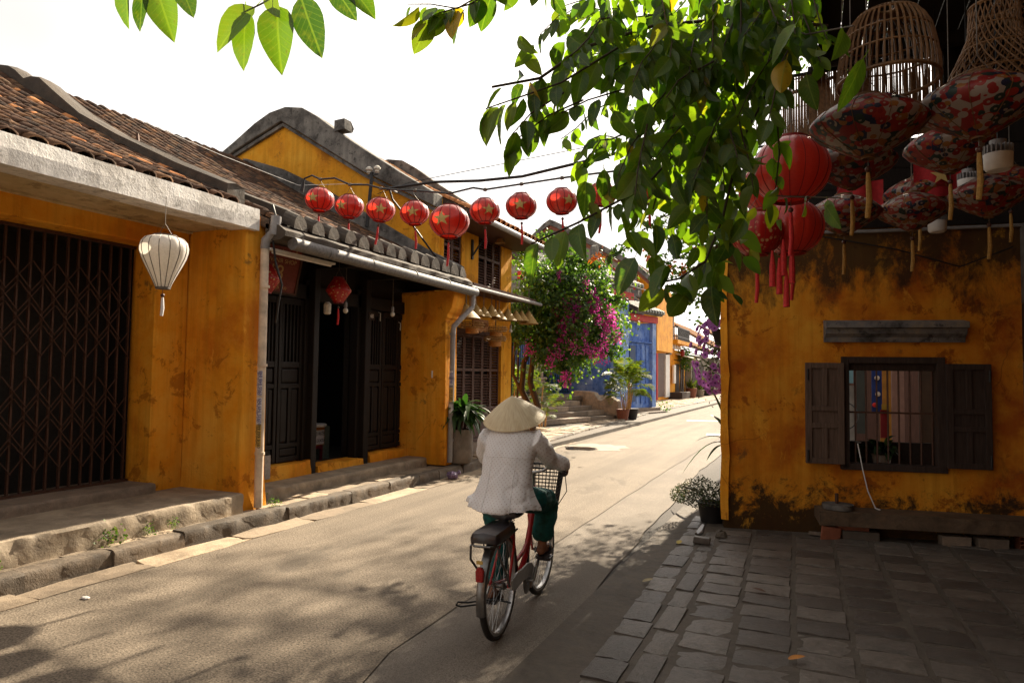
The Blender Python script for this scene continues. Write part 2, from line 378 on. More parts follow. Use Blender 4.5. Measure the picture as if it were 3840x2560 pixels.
sheet('trench_patch', lambda y: e1(y)+.005, e2, -12, 140, N_, -.004, MT['strip'])
sheet('road_edge', lambda y: e2(y)+.006, lambda y: -1.18 if y < 8.3 else 6, -12, 140, N_, -.012, MT['dark_asphalt'])
bed = struct(MB().box(-1.6, 7, -4, 9.2, -.5, .007).build('side_pavement', MT['dirt']))
struct(MB().box(-30, -5.6, -12, 140, -.5, .10).build('pavement_base', MT['dirt']))
# gutter slabs, kerb stones and pavement slabs, each a part of the kerb
kerb = struct(MB().box(-5.66, -5.54, -12, 1.5, -.1, .14).build('kerb', MT['kerb']))
def slabmesh(name, lx, ly, h, jit, bev=.012, seed=0, nx=3, ny=3):
    """uneven stone block, top at z=h, base z=-.05, centred"""
    r = random.Random(seed); mb = MB(); top = []
    for j in range(ny+1):
        for i in range(nx+1):
            ex = (i in (0, nx)); ey = (j in (0, ny))
            x = -lx/2+lx*i/nx+r.uniform(-jit, jit)*(1 if ex else .3); y = -ly/2+ly*j/ny+r.uniform(-jit, jit)*(1 if ey else .3)
            top.append((x, y, h+r.uniform(-jit, jit)*.45-(bev if ex or ey else 0)))
    V = list(top); F = []
    for j in range(ny):
        for i in range(nx): a = j*(nx+1)+i; F.append((a, a+1, a+nx+2, a+nx+1))
    ring = [i for i in range(nx+1)]+[j*(nx+1)+nx for j in range(1, ny+1)]+[ny*(nx+1)+i for i in range(nx-1, -1, -1)]+[j*(nx+1) for j in range(ny-1, 0, -1)]
    b = len(V); V += [(top[i][0]*1.015, top[i][1]*1.015, -.05) for i in ring]; n = len(ring)
    for k in range(n): F.append((ring[k], b+k, b+(k+1) % n, ring[(k+1) % n]))
    me = mb.add(V, F).mesh(name, True)
    try: me.set_sharp_from_angle(angle=math.radians(38))
    except Exception: pass
    return me
kst = [rough_block(MB(), -.085, .085, -.3975, .3975, -.06, .15, .066, i*7+1, .012, .05).mesh('kerb_stone', True) for i in range(6)]
for m in kst: m.set_sharp_from_angle(angle=math.radians(40))
y = 1.5; i = 0
for m in kst: m.materials.append(MT['kerb'])
while y < 60:
    ln = random.uniform(.55, .95) if y < 24 else random.uniform(.9, 1.4); yc = y+ln/2
    a = math.atan2(kx(yc-.3)-kx(yc+.3), .6)
    put('kerb_stone', kst[i % 6], None, kerb, mw=Matrix.Translation((kx(yc)-.085+random.uniform(-.012, .012), yc, random.uniform(-.012, .008))) @ Matrix.Rotation(a, 4, 'Z') @ Matrix.Diagonal((1, ln/.8, 1, 1)))
    y += ln; i += 1
gut = struct(MB().box(-5.53, -5.2, -12, 1.5, -.2, .0).build('gutter', MT['walk']))
gst = [slabmesh('gutter_slab', .30, .98, .008, .022, .006, seed=20+i) for i in range(5)]
for m in gst: m.materials.append(MT['walk'])
y = 1.5; i = 0
while y < 44:
    ln = random.uniform(.7, 1.3); yc = y+ln/2
    put('gutter_slab', gst[i % 5], None, gut, mw=Matrix.Translation((kx(yc)+.152+random.uniform(-.01, .01), yc, -.002+random.uniform(-.006, .006))) @ Matrix.Rotation(math.atan2(kx(yc-.3)-kx(yc+.3), .6), 4, 'Z') @ Matrix.Diagonal((random.uniform(.92, 1.12), ln/1.0, 1, 1)))
    y += ln; i += 1
walk = struct(MB().box(-6.1, -5.62, -12, 1.5, -.1, .15).build('pavement', MT['walk']))
wst = [slabmesh('paving_slab', .30, .44, .15, .014, .008, seed=40+i) for i in range(6)]
for m in wst: m.materials.append(MT['walk'])
for i in range(24):
    yc = 1.7+i*.375+random.uniform(-.02, .02)
    if yc < 10.3:
        put('paving_slab', wst[i % 6], None, walk, mw=Matrix.Translation((-5.835, yc, random.uniform(-.012, .003))) @ Matrix.Diagonal((1.1, .84, 1, 1)))
cnt = 0
for r in range(60):
    for c in range(5):
        yc = 10.55+r*.44+(c % 2)*.2
        x = kx(yc)-.17-.165-c*.33
        if cnt < 265 and yc < 34 and not (c == 4 and 10.6 < yc < 14.3) and not (c >= 2 and 19 < yc < 25):
            cnt += 1
            put('paving_slab', wst[(r*3+c*2) % 6], None, walk, mw=Matrix.Translation((x+random.uniform(-.01, .01), yc, random.uniform(-.02, .004))) @ Matrix.Rotation(random.uniform(-.02, .02), 4, 'Z') @ Matrix.Diagonal((1.03, .95, 1, 1)))
fb = MB()
for r in range(75):
    for c in range(9):
        yc = 30+r*.46; x = kx(yc)-.2-.33*c
        if yc < 34 and c < 5: continue
        h = .15+random.uniform(-.02, .008); fb.box(x-.31, x-.012, yc, yc+.43, .0, h)
fb.build('paving_slab', MT['walk'], walk, kind='stuff', label='far rows of pale paving slabs')
# right-hand slate pavers
JX = [(-1.33, -1.24), (-1.11, -.99), (-.94, -.80), (-.60, -.47), (-.21, -.12), (.165, .23), (.53, .62), (.88, .98), (1.25, 1.34), (1.62, 1.7), (2.0, 2.06), (2.4, 2.4)]
def jx(i, y): a, b = JX[i]; return a+(b-a)*(7.2-y)/3.2
pvm = [slabmesh('paver', 1, 1, .02, .010, .007, seed=60+i, nx=4, ny=4) for i in range(8)]
for m in pvm: m.materials.append(MT['paver'])
k = 0
for c in range(11):
    y = 1.9+random.uniform(0, .2)
    while y < 8.35:
        d = .29+random.uniform(-.02, .03)
        if c == 0: d = .34+random.uniform(-.05, .1)
        if c == 1: d = .44+random.uniform(-.06, .08)
        yc = y+d/2; x0, x1 = jx(c, yc), jx(c+1, yc)
        if not (c >= 1 and yc > 8.0+.19*(x0+.96)-.0) and not (c == 0 and yc > 8.9):
            w = x1-x0-.045
            put('paver', pvm[k % 8], None, bed, mw=Matrix.Translation(((x0+x1)/2+random.uniform(-.008, .008), yc, random.uniform(-.008, .005))) @ Matrix.Rotation(random.uniform(-.02, .02), 4, 'Z') @ Matrix.Rotation(random.uniform(-.005, .005), 4, 'X') @ Matrix.Diagonal((w, d-.03, 1, 1)))
            k += 1
        y += d
# worn road markings and puddle, thin sheets
def flat(name, poly, z, m): return struct(MB().add([(x, y, z) for x, y in poly], [tuple(range(len(poly)))]).build(name, m))
flat('road_marking', [(-4.55, 26.7), (-3.2, 27.2), (-3.2, 27.75), (-4.6, 27.2)], .004, MT['paint_w'])
flat('road_marking', [(-2.95, 20.6), (-1.9, 20.8), (-1.9, 21.5), (-3.0, 21.2)], .004, MT['paint_w'])
def blobpoly(cx, cy, rx, ry, n, s):
    r = random.Random(s); return [(cx+rx*math.cos(2*PI*i/n)*(1+r.uniform(-.25, .15)), cy+ry*math.sin(2*PI*i/n)*(1+r.uniform(-.25, .15))) for i in range(n)]
flat('repair_patch', blobpoly(-4.75, 15.7, .75, .85, 22, 1), .004, stone('pale cement patch', (.27, .225, .175), .15, False, 6, .9))
flat('puddle', blobpoly(-5.0, 15.2, .40, .40, 18, 2), .008, MT['water'])

# ================================================================== ROOF TILES
def tile_geo(L=.17, r0=.085, r1=.07, n=5, th=.016):
    V = []; F = []
    for x, r in ((0, r0), (L, r1)):
        for k in range(n+1):
            a = PI*k/n; V.append((x, r*math.cos(a), r*math.sin(a)*.8))
    for k in range(n+1):
        a = PI*k/n; V.append((0, (r0-th)*math.cos(a), (r0-th)*math.sin(a)*.8))
    for k in range(n): F.append((k, n+1+k, n+2+k, k+1)); F.append((k, k+1, 2*n+3+k, 2*n+2+k))
    return np.array(V), np.array(F)
TV, TF = tile_geo()
fwd = np.array(f); CR = np.array(rr); CU = np.array(uu)
def infr(p, m=1.02):
    v = np.asarray(p)-np.array((0, 0, EYE)); z = v @ fwd
    return z > .2 and abs(v @ CR)/z < .75*m and abs(v @ CU)/z < .5*m
def roof(house, name, y0, y1, xe, ze, sl, xr, pitch=.21, expo=.105, nind=300, newf=0.0, mi='tile', mb='tile_isl', sag=.12, bedm='pan', toward=1, tscale=1.0):
    """tiled slope rising from the eave (xe,ze) towards xr; parts: covering tiles"""
    run = abs(xr-xe); ln = run*math.hypot(1, sl); ca = run/ln; sa = sl*run/ln; sg = -1 if xr < xe else 1
    zz = lambda t: ze+sl*run*t-sag*4*t*(1-t)
    b = MB(); n = 14
    ring = [[(xe+(xr-xe)*i/n, y0, zz(i/n)), (xe+(xr-xe)*i/n, y1, zz(i/n)), (xe+(xr-xe)*i/n, y1, zz(i/n)-.12), (xe+(xr-xe)*i/n, y0, zz(i/n)-.12)] for i in range(n+1)]
    R = b.loft(ring).build(name, MT[bedm], house)
    items = []
    nc = max(1, int((y1-y0)/pitch)); nr = int(ln/expo)
    for c in range(nc):
        yc = y0+pitch*.5+c*(y1-y0-pitch)/max(nc-1, 1)
        for r in range(nr):
            t = (r*expo)/ln
            p = (xe+(xr-xe)*t, yc+random.uniform(-.008, .008), zz(t)+.012+random.uniform(0, .012))
            slope = math.atan((zz(t+.02)-zz(t-.02))/(.04*run))
            items.append((p, slope, infr(p), (p[0]**2+p[1]**2+(p[2]-EYE)**2)))
    items.sort(key=lambda q: (not q[2], q[3]))
    me = [npmesh('roof_tile', TV*np.array((1, s, s))+rng.normal(0, .003, TV.shape), TF) for s in (.95, 1.05, 1.12)]
    for m in me: m.materials.append(MT[mi])
    me2 = [m.copy() for m in me]
    for m in me2: m.materials.clear(); m.materials.append(MT['tile_new'])
    AV = []; AF = []; nb = 0
    for q, (p, slope, vis, d) in enumerate(items):
        M = Matrix.Translation(p) @ Matrix.Rotation(PI if sg < 0 else 0, 4, 'Z') @ Matrix.Rotation(-slope-.05+random.uniform(-.04, .04), 4, 'Y') @ Matrix.Rotation(random.uniform(-.06, .06), 4, 'Z') @ Matrix.Scale(tscale, 4)
        if q < nind and vis:
            nw = random.random() < newf
            put('roof_tile', (me2 if nw else me)[q % 3], None, R, mw=wm(R).inverted() @ M)
        else:
            Mn = np.array(M); AV.append(TV @ Mn[:3, :3].T+Mn[:3, 3]); AF.append(TF+nb); nb += len(TV)
    if AV:
        o = put('roof_tile', npmesh('roof_tile_mass', np.vstack(AV), np.vstack(AF)), MT[mb], R); o['kind'] = 'stuff'
    # overlapping pan tiles in the troughs
    PV = []; PF = []; nb = 0
    for c in range(nc-1):
        yc = y0+pitch+c*(y1-y0-pitch)/max(nc-1, 1)
        for r in range(int(ln/.16)):
            t = r*.16/ln; t2 = min(1, (r*.16+.2)/ln)
            xa, xb = xe+(xr-xe)*t, xe+(xr-xe)*t2; w = pitch*.3
            za, zb = zz(t)+.03+random.uniform(0, .008), zz(t2)+.008
            PV += [(xa, yc-w, za), (xa, yc+w, za), (xb, yc+w, zb), (xb, yc-w, zb), (xa, yc-w, za-.022), (xa, yc+w, za-.022)]; PF += [(nb, nb+1, nb+2, nb+3), (nb, nb+4, nb+5, nb+1)]; nb += 6
    if PV: o = put('pan_tile', npmesh('pan_tiles', PV, PF, smooth=False), MT[mb], R); o['kind'] = 'stuff'
    return R
# ================================================================== HOUSE 1: yellow house with the folding gate
h1 = T('yellow_house', 'ochre yellow house with a rusty folding gate and whitewashed concrete eave', 'house', (-6.7, 3.5, 0))
w = MB()
w.box(-7.1, -6.72, -4, 5.3, 3.09, 3.34); w.box(-7.1, -6.72, 5.3, 5.73, .1, 3.34); w.box(-7.1, -6.72, -4, .9, .1, 3.09); w.box(-7.4, -6.9, -4, 5.73, 3.34, 3.9)
w.build('wall', MT['yellow'], h1, bevel=.012)
pm = MB().loft([[(-6.9, 5.73+.02*t, z), (-5.84-.03*t, 5.75+.02*t, z), (-5.86-.03*t, 6.15-.02*t, z), (-6.9, 6.15-.02*t, z)] for z, t in ((.1, -1), (.5, 0), (2, .5), (3.5, 1))])
pm.build('pillar', MT['yellow'], h1, bevel=.02)
MB().box(-12, -7.5, -4, 6.1, 0, 3.3).box(-7.5, -7.1, 5.3, 6.1, 0, 3.3).box(-7.5, -7.1, -4, .9, 0, 3.3).box(-7.5, -7.1, .9, 5.3, 3.09, 3.3).build('back_wall', MT['void'], h1)  # near-black fill behind the gate in place of room shade
ea = MB()
n = 26
for a, b in ((-4, 5.88),):
    rng1 = random.Random(5); V = []
    rings = []
    for i in range(n+1):
        y = a+(b-a)*i/n; j = lambda: rng1.uniform(-.006, .006)
        rings.append([(-6.1, y, 3.3), (-5.80+j(), y, 3.295+j()), (-5.795+j(), y, 3.42+j()), (-5.80+j(), y, 3.545+j()), (-6.1, y, 3.56+j())])
    ea.loft(rings)
ea.build('concrete_eave', MT['white_pl'], h1)
MB().box(-6.74, -6.1, -4, 5.74, 3.315, 3.36).box(-6.76, -6.66, -4, 5.72, 3.29, 3.313).box(-6.12, -6.10, -4, 5.74, 3.297, 3.314).build('soffit', MT['soffit'], h1)
R1 = roof(h1, 'roof', -1, 5.72, -5.95, 3.56, .5, -10.8, newf=.09)
# platform and sill
rough_block(MB(), -7.5, -5.77, 1.2, 5.74, .1, .352, .05, 3, .018, .07).box(-7.5, -5.79, -4, 1.2, .1, .35).build('platform', MT['step'], h1, True)
rough_block(MB(), -7.3, -6.62, .9, 5.32, .3, .455, .06, 8, .008, .03).build('door_sill', MT['granite'], h1, True)
# gable ridges between houses 1 and 2
def slope_band(name, pts, y0, y1, h, m, parent, zoff=0):
    rg = [[(x, y0, z-.25), (x, y0, z+h), (x, (y0+y1)/2, z+h*1.12), (x, y1, z+h), (x, y1, z-.25)] for x, z in pts]
    return MB().loft(rg).build(name, m, parent, jit=.012)
slope_band('verge_ridge', [(-6.1, 3.62), (-6.95, 3.98), (-7.4, 4.18), (-8, 4.45), (-8.75, 4.82), (-9.3, 5.2), (-9.6, 5.42), (-9.8, 5.5), (-9.95, 5.48), (-10.15, 5.62), (-10.35, 5.74), (-10.6, 5.80), (-10.95, 5.78)], 5.68, 5.95, .2, MT['moss_st'], h1)
# folding gate: every upright and every lattice strap is a part
gate = T('folding_gate', 'rusty collapsible lattice gate closed across the dark doorway', 'gate', (-7.05, 3.1, .46))
upm = MB().box(-.014, .014, -.009, .009, 0, 2.63).mesh('upright'); upm.materials.append(MT['iron'])
NB = 36; gp = 4.25/NB
for i in range(NB+1):
    put('upright', upm, None, gate, mw=Matrix.Translation((random.uniform(-.012, .012), -2.12+gp*i, 0)), local=True)
stm = MB().bar((.0, -gp, 0), (.0, gp, .30), .006, .017, (1, 0, 0)).mesh('strap'); stm.materials.append(MT['iron'])
stn = MB().bar((.02, gp, 0), (.02, -gp, .30), .006, .017, (1, 0, 0)).mesh('strap'); stn.materials.append(MT['iron'])
for lev in (.22, .43, .64, .85, 1.36, 1.57, 1.78, 1.99):
    for i in range(2, NB, 1):
        if i % 2 == (round(lev*100) % 2): continue
        for m, dx in ((stm, .02), (stn, .02)):
            put('strap', m, None, gate, mw=Matrix.Translation((dx, -2.12+gp*i, lev)), local=True)
MB().box(-7.08, -7.02, .98, 5.28, .455, .48).build('track', MT['iron'], gate)
MB().box(-7.08, -7.02, .98, 5.28, 3.055, 3.085).build('track', MT['iron'], gate)
# drain pipe at the corner
dp = T('drain_pipe', 'streaked white drain pipe with grey elbow on the corner pillar', 'pipe', (-5.8, 5.96, .15))
MB().tube([(-5.775, 5.97, .16), (-5.79, 5.97, 3.12)], .047, 12, True).build('pipe', MT['pvc_w'], dp, True)
for z in (.75, 1.75, 2.65): MB().tube([(-5.776, 5.97, z), (-5.776, 5.97, z+.03)], .056, 12).build('clamp', MT['pvc_w'], dp, True)
MB().tube([(-5.79, 5.97, 3.1), (-5.785, 5.975, 3.2), (-5.72, 6.0, 3.27), (-5.68, 6.01, 3.3)], .053, 12).build('elbow', MT['pvc'], dp, True)
MB().tube([(-5.69, 6.0, 3.26), (-5.68, 6.01, 3.36), (-5.68, 6.02, 3.48)], .058, 12).build('upper_elbow', MT['pvc'], dp, True)
def text(name, body, size, M, m, parent=None, sp=1.0, ex=.0008, ax='CENTER'):
    c = bpy.data.curves.new(name, 'FONT'); c.body = body; c.size = size; c.align_x = ax; c.align_y = 'CENTER'; c.extrude = ex; c.space_character = sp
    c.materials.append(m); tmp = bpy.data.objects.new('tmp', c); COL.objects.link(tmp); bpy.context.view_layer.update()
    me = bpy.data.meshes.new_from_object(tmp.evaluated_get(bpy.context.evaluated_depsgraph_get())); me.name = name
    bpy.data.objects.remove(tmp); bpy.data.curves.remove(c)
    if not me.materials: me.materials.append(m)
    o = bpy.data.objects.new(name, me); COL.objects.link(o)
    if parent is not None: o.parent = parent; o.matrix_parent_inverse = wm(parent).inverted()
    o.matrix_basis = M; return o
def stk(parent, x, y0, z0, z1, bgm, inkm, lines):
    """vertical adverts printed on a sticker wrapped round a pipe, facing the street"""
    r = .0485; n = 7; rings = [[(x+r*math.sin(a), y0-r*math.cos(a), z) for a in [(-.5+1.5*i/n) for i in range(n+1)]] for z in (z0, z1)]
    s = MB().loft(rings, False, False).build('sticker', bgm, parent)
    for i, (t, sz) in enumerate(lines):
        a = .05+.55*i
        Mx = Matrix((( -0*1, math.cos(a), math.sin(a)), (0, math.sin(a), -math.cos(a)), (1, 0, 0))).to_4x4()
        # columns: text x runs up the pipe, text y across it
        cx = Vector((0, 0, 1)); cz = Vector((math.sin(a), -math.cos(a), 0)); cyv = cz.cross(cx)
        Mx = Matrix((cx, cyv, cz)).transposed().to_4x4(); Mx.translation = (x+(r+.002)*math.sin(a), y0-(r+.002)*math.cos(a), (z0+z1)/2)
        text('print', t, sz, Mx, inkm, s)
MT['paper'] = simple('white sticker', (.62, .6, .62), .6, bump=0, var=.08)
MT['paper_y'] = simple('yellow sticker', (.55, .36, .09), .6, bump=0, var=.1)
MT['ink_b'] = simple('blue print', (.03, .03, .22), .6, bump=0); MT['ink'] = simple('black print', (.012, .012, .012), .6, bump=0)
stk(dp, -5.781, 5.97, 1.42, 1.70, MT['paper'], MT['ink_b'], [('HÚT HẦM CẦU RẺ', .03), ('0905 848 848', .05)])
stk(dp, -5.78, 5.97, 1.10, 1.40, MT['paper'], MT['ink_b'], [('HÚT HẦM CẦU RẺ', .03), ('0935 949 949', .05)])
stk(dp, -5.779, 5.97, .84, 1.09, MT['paper_y'], MT['ink'], [('THÔNG CỐNG', .03), ('0914 444 448', .05)])
tag(MB().tube([(-5.74, 6.02, 3.62), (-5.66, 6.0, 3.45), (-5.70, 6.0, 3.2), (-5.70, 6.05, 2.95), (-5.66, 6.12, 2.7), (-5.70, 6.12, 2.5), (-5.74, 6.13, 2.3), (-5.76, 6.14, 2.26)], .012, 6).build('cable', MT['cable'], None, True), 'thick black cable drooping down the corner pillar beside the drain pipe', 'cable')

# ================================================================== HOUSE 2: timber souvenir shop
h2 = T('souvenir_shop', 'low shop house with black timber doors and a mossy tiled roof', 'house', (-6.6, 8.2, .28))
R2 = roof(h2, 'roof', 6.45, 10.62, -5.62, 3.36, .505, -10.8, pitch=.2)
roof(h2, 'roof', 5.98, 6.28, -5.75, 3.45, .5, -10.8, pitch=.2, nind=60)
slope_band('verge_ridge', [(-5.75, 3.46), (-6.74, 3.84), (-7.6, 4.22), (-8.53, 4.66), (-9.1, 4.97), (-9.8, 5.36), (-10.85, 5.95)], 6.26, 6.45, .15, MT['moss_st'], h2)
rd = [[(-10.95+dx*.13, y, 5.95+dz) for dx, dz in ((-1, -.1), (-1, .06), (0, .13), (1, .06), (1, -.1))] for y in [3.8+i*.3 for i in range(24)]]
MB().loft(rd).build('ridge', MT['moss_st'], h2, jit=.014)
slope_band('wall_flashing', [(-5.75, 3.5), (-6.4, 3.82), (-7.6, 4.5), (-8.9, 5.22), (-9.9, 5.7), (-10.9, 6.02)], 10.55, 10.74, .1, MT['grey_pl'], h2)
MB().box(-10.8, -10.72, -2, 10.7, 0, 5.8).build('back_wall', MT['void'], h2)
# eave moulding with rounded caps
ev = [[(-5.58, y, 3.2), (-5.5+random.uniform(-.01, .01), y, 3.24), (-5.5+random.uniform(-.01, .01), y, 3.30), (-5.6, y, 3.37), (-5.8, y, 3.40), (-5.8, y, 3.2)] for y in [5.98+i*.16 for i in range(30)]]
MB().loft(ev).build('eave_moulding', MT['moss_st'], h2)
cap = MB(); n = 8
prof = [(.11*math.cos(PI*k/n), .13*math.sin(PI*k/n)) for k in range(n+1)]+[(-.11, -.03), (.11, -.03)]
cap.prism(prof, (0, 0, 0), (0, 1, 0), (0, 0, 1), (-1, 0, .45), .16)
cpm = cap.mesh('eave_cap'); cpm.materials.append(MT['moss_st'])
for i in range(15):
    if i == 0: continue
    put('eave_cap', cpm, None, h2, mw=wm(h2).inverted() @ Matrix.Translation((-5.56+random.uniform(-.015, .015), 5.98+i*.315, 3.40)) @ Matrix.Rotation(random.uniform(-.06, .06), 4, 'Z') @ Matrix.Scale(random.uniform(1.0, 1.2), 4))
# wall above the doors, ceiling, pier
MB().box(-6.75, -6.62, 6.1, 10.6, 2.9, 3.5).build('lintel', MT['dark_wood'], h2)
MB().box(-6.6, -5.62, 6.15, 10.55, 3.30, 3.34).build('ceiling', MT['dark_wood'], h2)
for yb in (7.7, 8.92, 10.3): MB().box(-6.6, -5.62, yb-.05, yb+.05, 3.15, 3.31).build('beam', MT['dark_wood'], h2)
pr = MB().loft([[(-6.75, 10.1, z), (x, 10.1, z), (x, 10.5, z), (-6.75, 10.5, z)] for z, x in ((.15, -5.70), (1, -5.72), (2.62, -5.73), (2.64, -5.70), (2.70, -5.70), (2.74, -5.66), (2.82, -5.62), (2.9, -5.60), (2.98, -5.58), (3.1, -5.58))])
pr.build('pier', MT['yellow'], h2, bevel=.012)
ol = lambda y0, y1, z0, z1, nm='sill_wall': MB().loft([[(-6.75, y, z0), (-6.44+random.uniform(-.01, .01), y, z0), (-6.46+random.uniform(-.01, .01), y, z1+random.uniform(-.03, .02)), (-6.75, y, z1)] for y in np.linspace(y0, y1, 8)]).build(nm, MT['yellow'], h2)
ol(6.15, 7.66, .2, .46); ol(9.04, 10.12, .2, .42); ol(7.8, 8.85, .2, .37)
# timber posts
for y, wd in ((7.70, .115), (8.92, .13)):
    MB().box(-6.62, -6.46, y-wd/2, y+wd/2, .25, 3.2).build('post', MT['dark_wood'], h2, bevel=.012)
    MB().box(-6.70, -6.56, y-wd*1.1, y+wd*1.1, .3, 3.0).build('door_jamb', MT['dark_wood'], h2, bevel=.006)
MB().box(-6.72, -6.56, 6.15, 10.3, 2.72, 2.92).build('lintel', MT['dark_wood'], h2, bevel=.008)
def louvre_leaf(y0, y1, z0, name='door'):
    """timber leaf with vertical slats above and raised panels below"""
    st = .055
    d = MB(); x0, x1 = -6.66, -6.60
    for a, b in ((y0, y0+st), (y1-st, y1)): d.box(x0, x1, a, b, z0, 2.7)
    for z, h in ((z0, .07), (.66, .06), (1.47, .06), (1.75, .08), (2.62, .09)): d.box(x0, x1-.003, y0+st, y1-st, z, z+h)
    d.box(x0, x0+.02, y0+st, y1-st, z0, 1.8)
    D = d.build(name, MT['dark_wood'], h2, bevel=.006)
    k = max(1, round((y1-y0)/.4)); k = 2
    wd = (y1-y0-2*st-.05*(k-1))/k
    for i in range(k):
        a = y0+st+i*(wd+.05)
        for (p, q) in ((.74, 1.45),): MB().box(x0+.015, x1-.012, a+.015, a+wd-.015, p, q).build('panel', MT['dark_wood'], D, bevel=.014)
        if i: MB().box(x0, x1-.004, a-.05, a, .7, 1.5).build('mullion', MT['dark_wood'], D)
    MB().box(x0+.015, x1-.012, y0+st+.015, y1-st-.015, 1.55, 1.73).build('panel', MT['dark_wood'], D, bevel=.014)
    if z0 < .6: MB().box(x0+.015, x1-.012, y0+st+.015, y1-st-.015, z0+.08, .65).build('panel', MT['dark_wood'], D, bevel=.014)
    ns = int((y1-y0-2*st)/.062); sm = MB().box(x0+.012, x1-.018, -.013, .013, 1.83, 2.62).mesh('slat'); sm.materials.append(MT['dark_wood'])
    for i in range(ns): put('slat', sm, None, D, mw=Matrix.Translation((0, y0+st+(i+.5)*(y1-y0-2*st)/ns, 0)), local=False)
for a, b in ((6.15, 6.72), (6.74, 7.1), (7.12, 7.58)): louvre_leaf(a, b, .47)
for a, b in ((9.05, 9.5), (9.52, 9.98), (10.0, 10.45)): louvre_leaf(a, b, .44)
MB().box(-10.6, -6.75, 6.1, 10.6, .0, .3).build('floor', MT['dirt'], h2)
MB().box(-10.6, -6.76, 10.52, 10.6, 0, 3.25).box(-10.6, -6.76, 6.08, 6.14, 0, 3.25).box(-10.6, -6.76, 6.14, 10.52, 3.2, 3.26).build('shade_lining', MT['void'], h2)  # near-black sheets added so the shop interior reads as deep shade
MB().box(-6.9, -6.8, 6.1, 7.75, .3, 3.2).box(-6.9, -6.8, 8.88, 10.6, .3, 3.2).build('shade_screen', MT['void'], h2)  # near-black panels behind the door leaves, painted in place of shade
# two steps in front of the shop
def rough_step(name, x0, x1, y0, y1, z0, z1, m, parent, n=18, s=1, amp=.02):
    r = random.Random(s)
    rg = [[(x0, y, z0), (x1+r.uniform(-amp, amp), y, z0), (x1+r.uniform(-amp, amp)-.006, y, z1-.03), (x1-.03+r.uniform(-amp, amp)*.5, y, z1+r.uniform(-.006, .006)), (x0, y, z1)] for y in np.linspace(y0, y1, n)]
    return MB().loft(rg).build(name, m, parent)
rough_block(MB(), -6.8, -6.05, 6.16, 10.1, .1, .272, .05, 12, .016, .07).build('step', MT['step'], h2, True)
tag(MB().box(-6.43, -6.41, 6.35, 6.82, .32, .62).build('grey_board', simple('grey board', (.33, .3, .28), .8)), 'plain grey board leaning against the left timber door', 'board')
# gutter and down pipe
gt = T('gutter', 'round galvanised gutter under the mossy tiled eave of the souvenir shop', 'gutter', (-5.5, 8.2, 3.1))
MB().tube([(-5.5, 6.1, 3.17), (-5.5, 8.4, 3.15), (-5.49, 10.72, 3.13)], .075, 14).build('pipe', MT['zinc'], gt, True)
for y in (6.7, 7.6, 8.7, 9.7): MB().tube([(-5.5, y, 3.16), (-5.5, y+.012, 3.16)], .079, 14).build('joint', MT['zinc'], gt, True)
d2 = T('down_pipe', 'grey bent down pipe running from the gutter end behind the potted plant', 'pipe', (-5.62, 10.4, .15))
MB().tube([(-5.49, 10.62, 3.1), (-5.49, 10.62, 2.94), (-5.49, 10.6, 2.86), (-5.6, 10.35, 2.62), (-5.655, 10.24, 2.5), (-5.66, 10.23, 2.4), (-5.665, 10.2, .2)], .045, 10).build('pipe', MT['pvc'], d2, True)
for z in (.55, 1.6, 2.35): MB().tube([(-5.662, 10.215, z), (-5.662, 10.215, z+.04)], .052, 10).build('clamp', MT['pvc'], d2, True)
stk(d2, -5.662, 10.215, 1.5, 1.74, MT['paper'], MT['ink_b'], [('HÚT HẦM CẦU', .026), ('0905 848', .05)])
stk(d2, -5.662, 10.215, 1.22, 1.46, MT['paper_y'], MT['ink'], [('THÔNG CỐNG', .026), ('0914 444', .05)])
stk(d2, -5.662, 10.215, 1.02, 1.18, MT['paper'], MT['ink'], [])

# ================================================================== HOUSE 3: two-storey yellow house with gable
h3 = T('gabled_house', 'two storey yellow house with curved grey gable and brown louvred shutters', 'house', (-6.4, 12.4, .2))
GO = [(-13.6, 5.3), (-12.4, 5.95), (-11.26, 6.55), (-10.7, 6.87), (-10.3, 7.04), (-9.88, 7.1), (-9.45, 7.02), (-9.05, 6.78), (-8.5, 6.38), (-7.9, 5.98), (-7.1, 5.46), (-6.34, 5.0)]
GI = [(-13.6, 5.05), (-11.26, 6.35), (-9.98, 6.82), (-7.93, 5.55), (-6.34, 4.74)]
MB().prism([(-13.6, 0), (-6.34, 0)]+GI[::-1], (0, 10.75, 0), (1, 0, 0), (0, 0, 1), (0, 1, 0), .2).build('gable_wall', MT['yellow_b3'], h3)
MB().prism(GO+GI[::-1], (0, 10.62, 0), (1, 0, 0), (0, 0, 1), (0, 1, 0), .36).build('gable_coping', MT['grey_pl'], h3, bevel=.02)
MB().prism([(a, b-.02) for a, b in GI]+[(a, b-.09) for a, b in GI[::-1]], (0, 10.68, 0), (1, 0, 0), (0, 0, 1), (0, 1, 0), .065).build('gable_moulding', MT['grey_pl'], h3)
MB().prism(GO+GI[::-1], (0, 14.3, .0), (1, 0, 0), (0, 0, 1), (0, 1, 0), .3).build('gable_coping', MT['grey_pl'], h3)
fw = MB(); X0, X1 = -6.55, -6.34
fw.box(X0, X1, 10.95, 14.16, 2.56, 3.44); fw.box(X0, X1, 10.95, 11.2, .15, 2.56); fw.box(X0-.1, X1+.02, 13.62, 14.16, .15, 2.56)
fw.box(X0, X1, 10.95, 11.05, 3.44, 4.75); fw.box(X0, X1, 11.75, 12.48, 3.44, 4.75); fw.box(X0, X1, 13.6, 14.16, 3.44, 4.75); fw.box(X0, X1, 10.95, 14.16, 4.75, 4.95)
fw.build('wall', MT['yellow_b3'], h3)
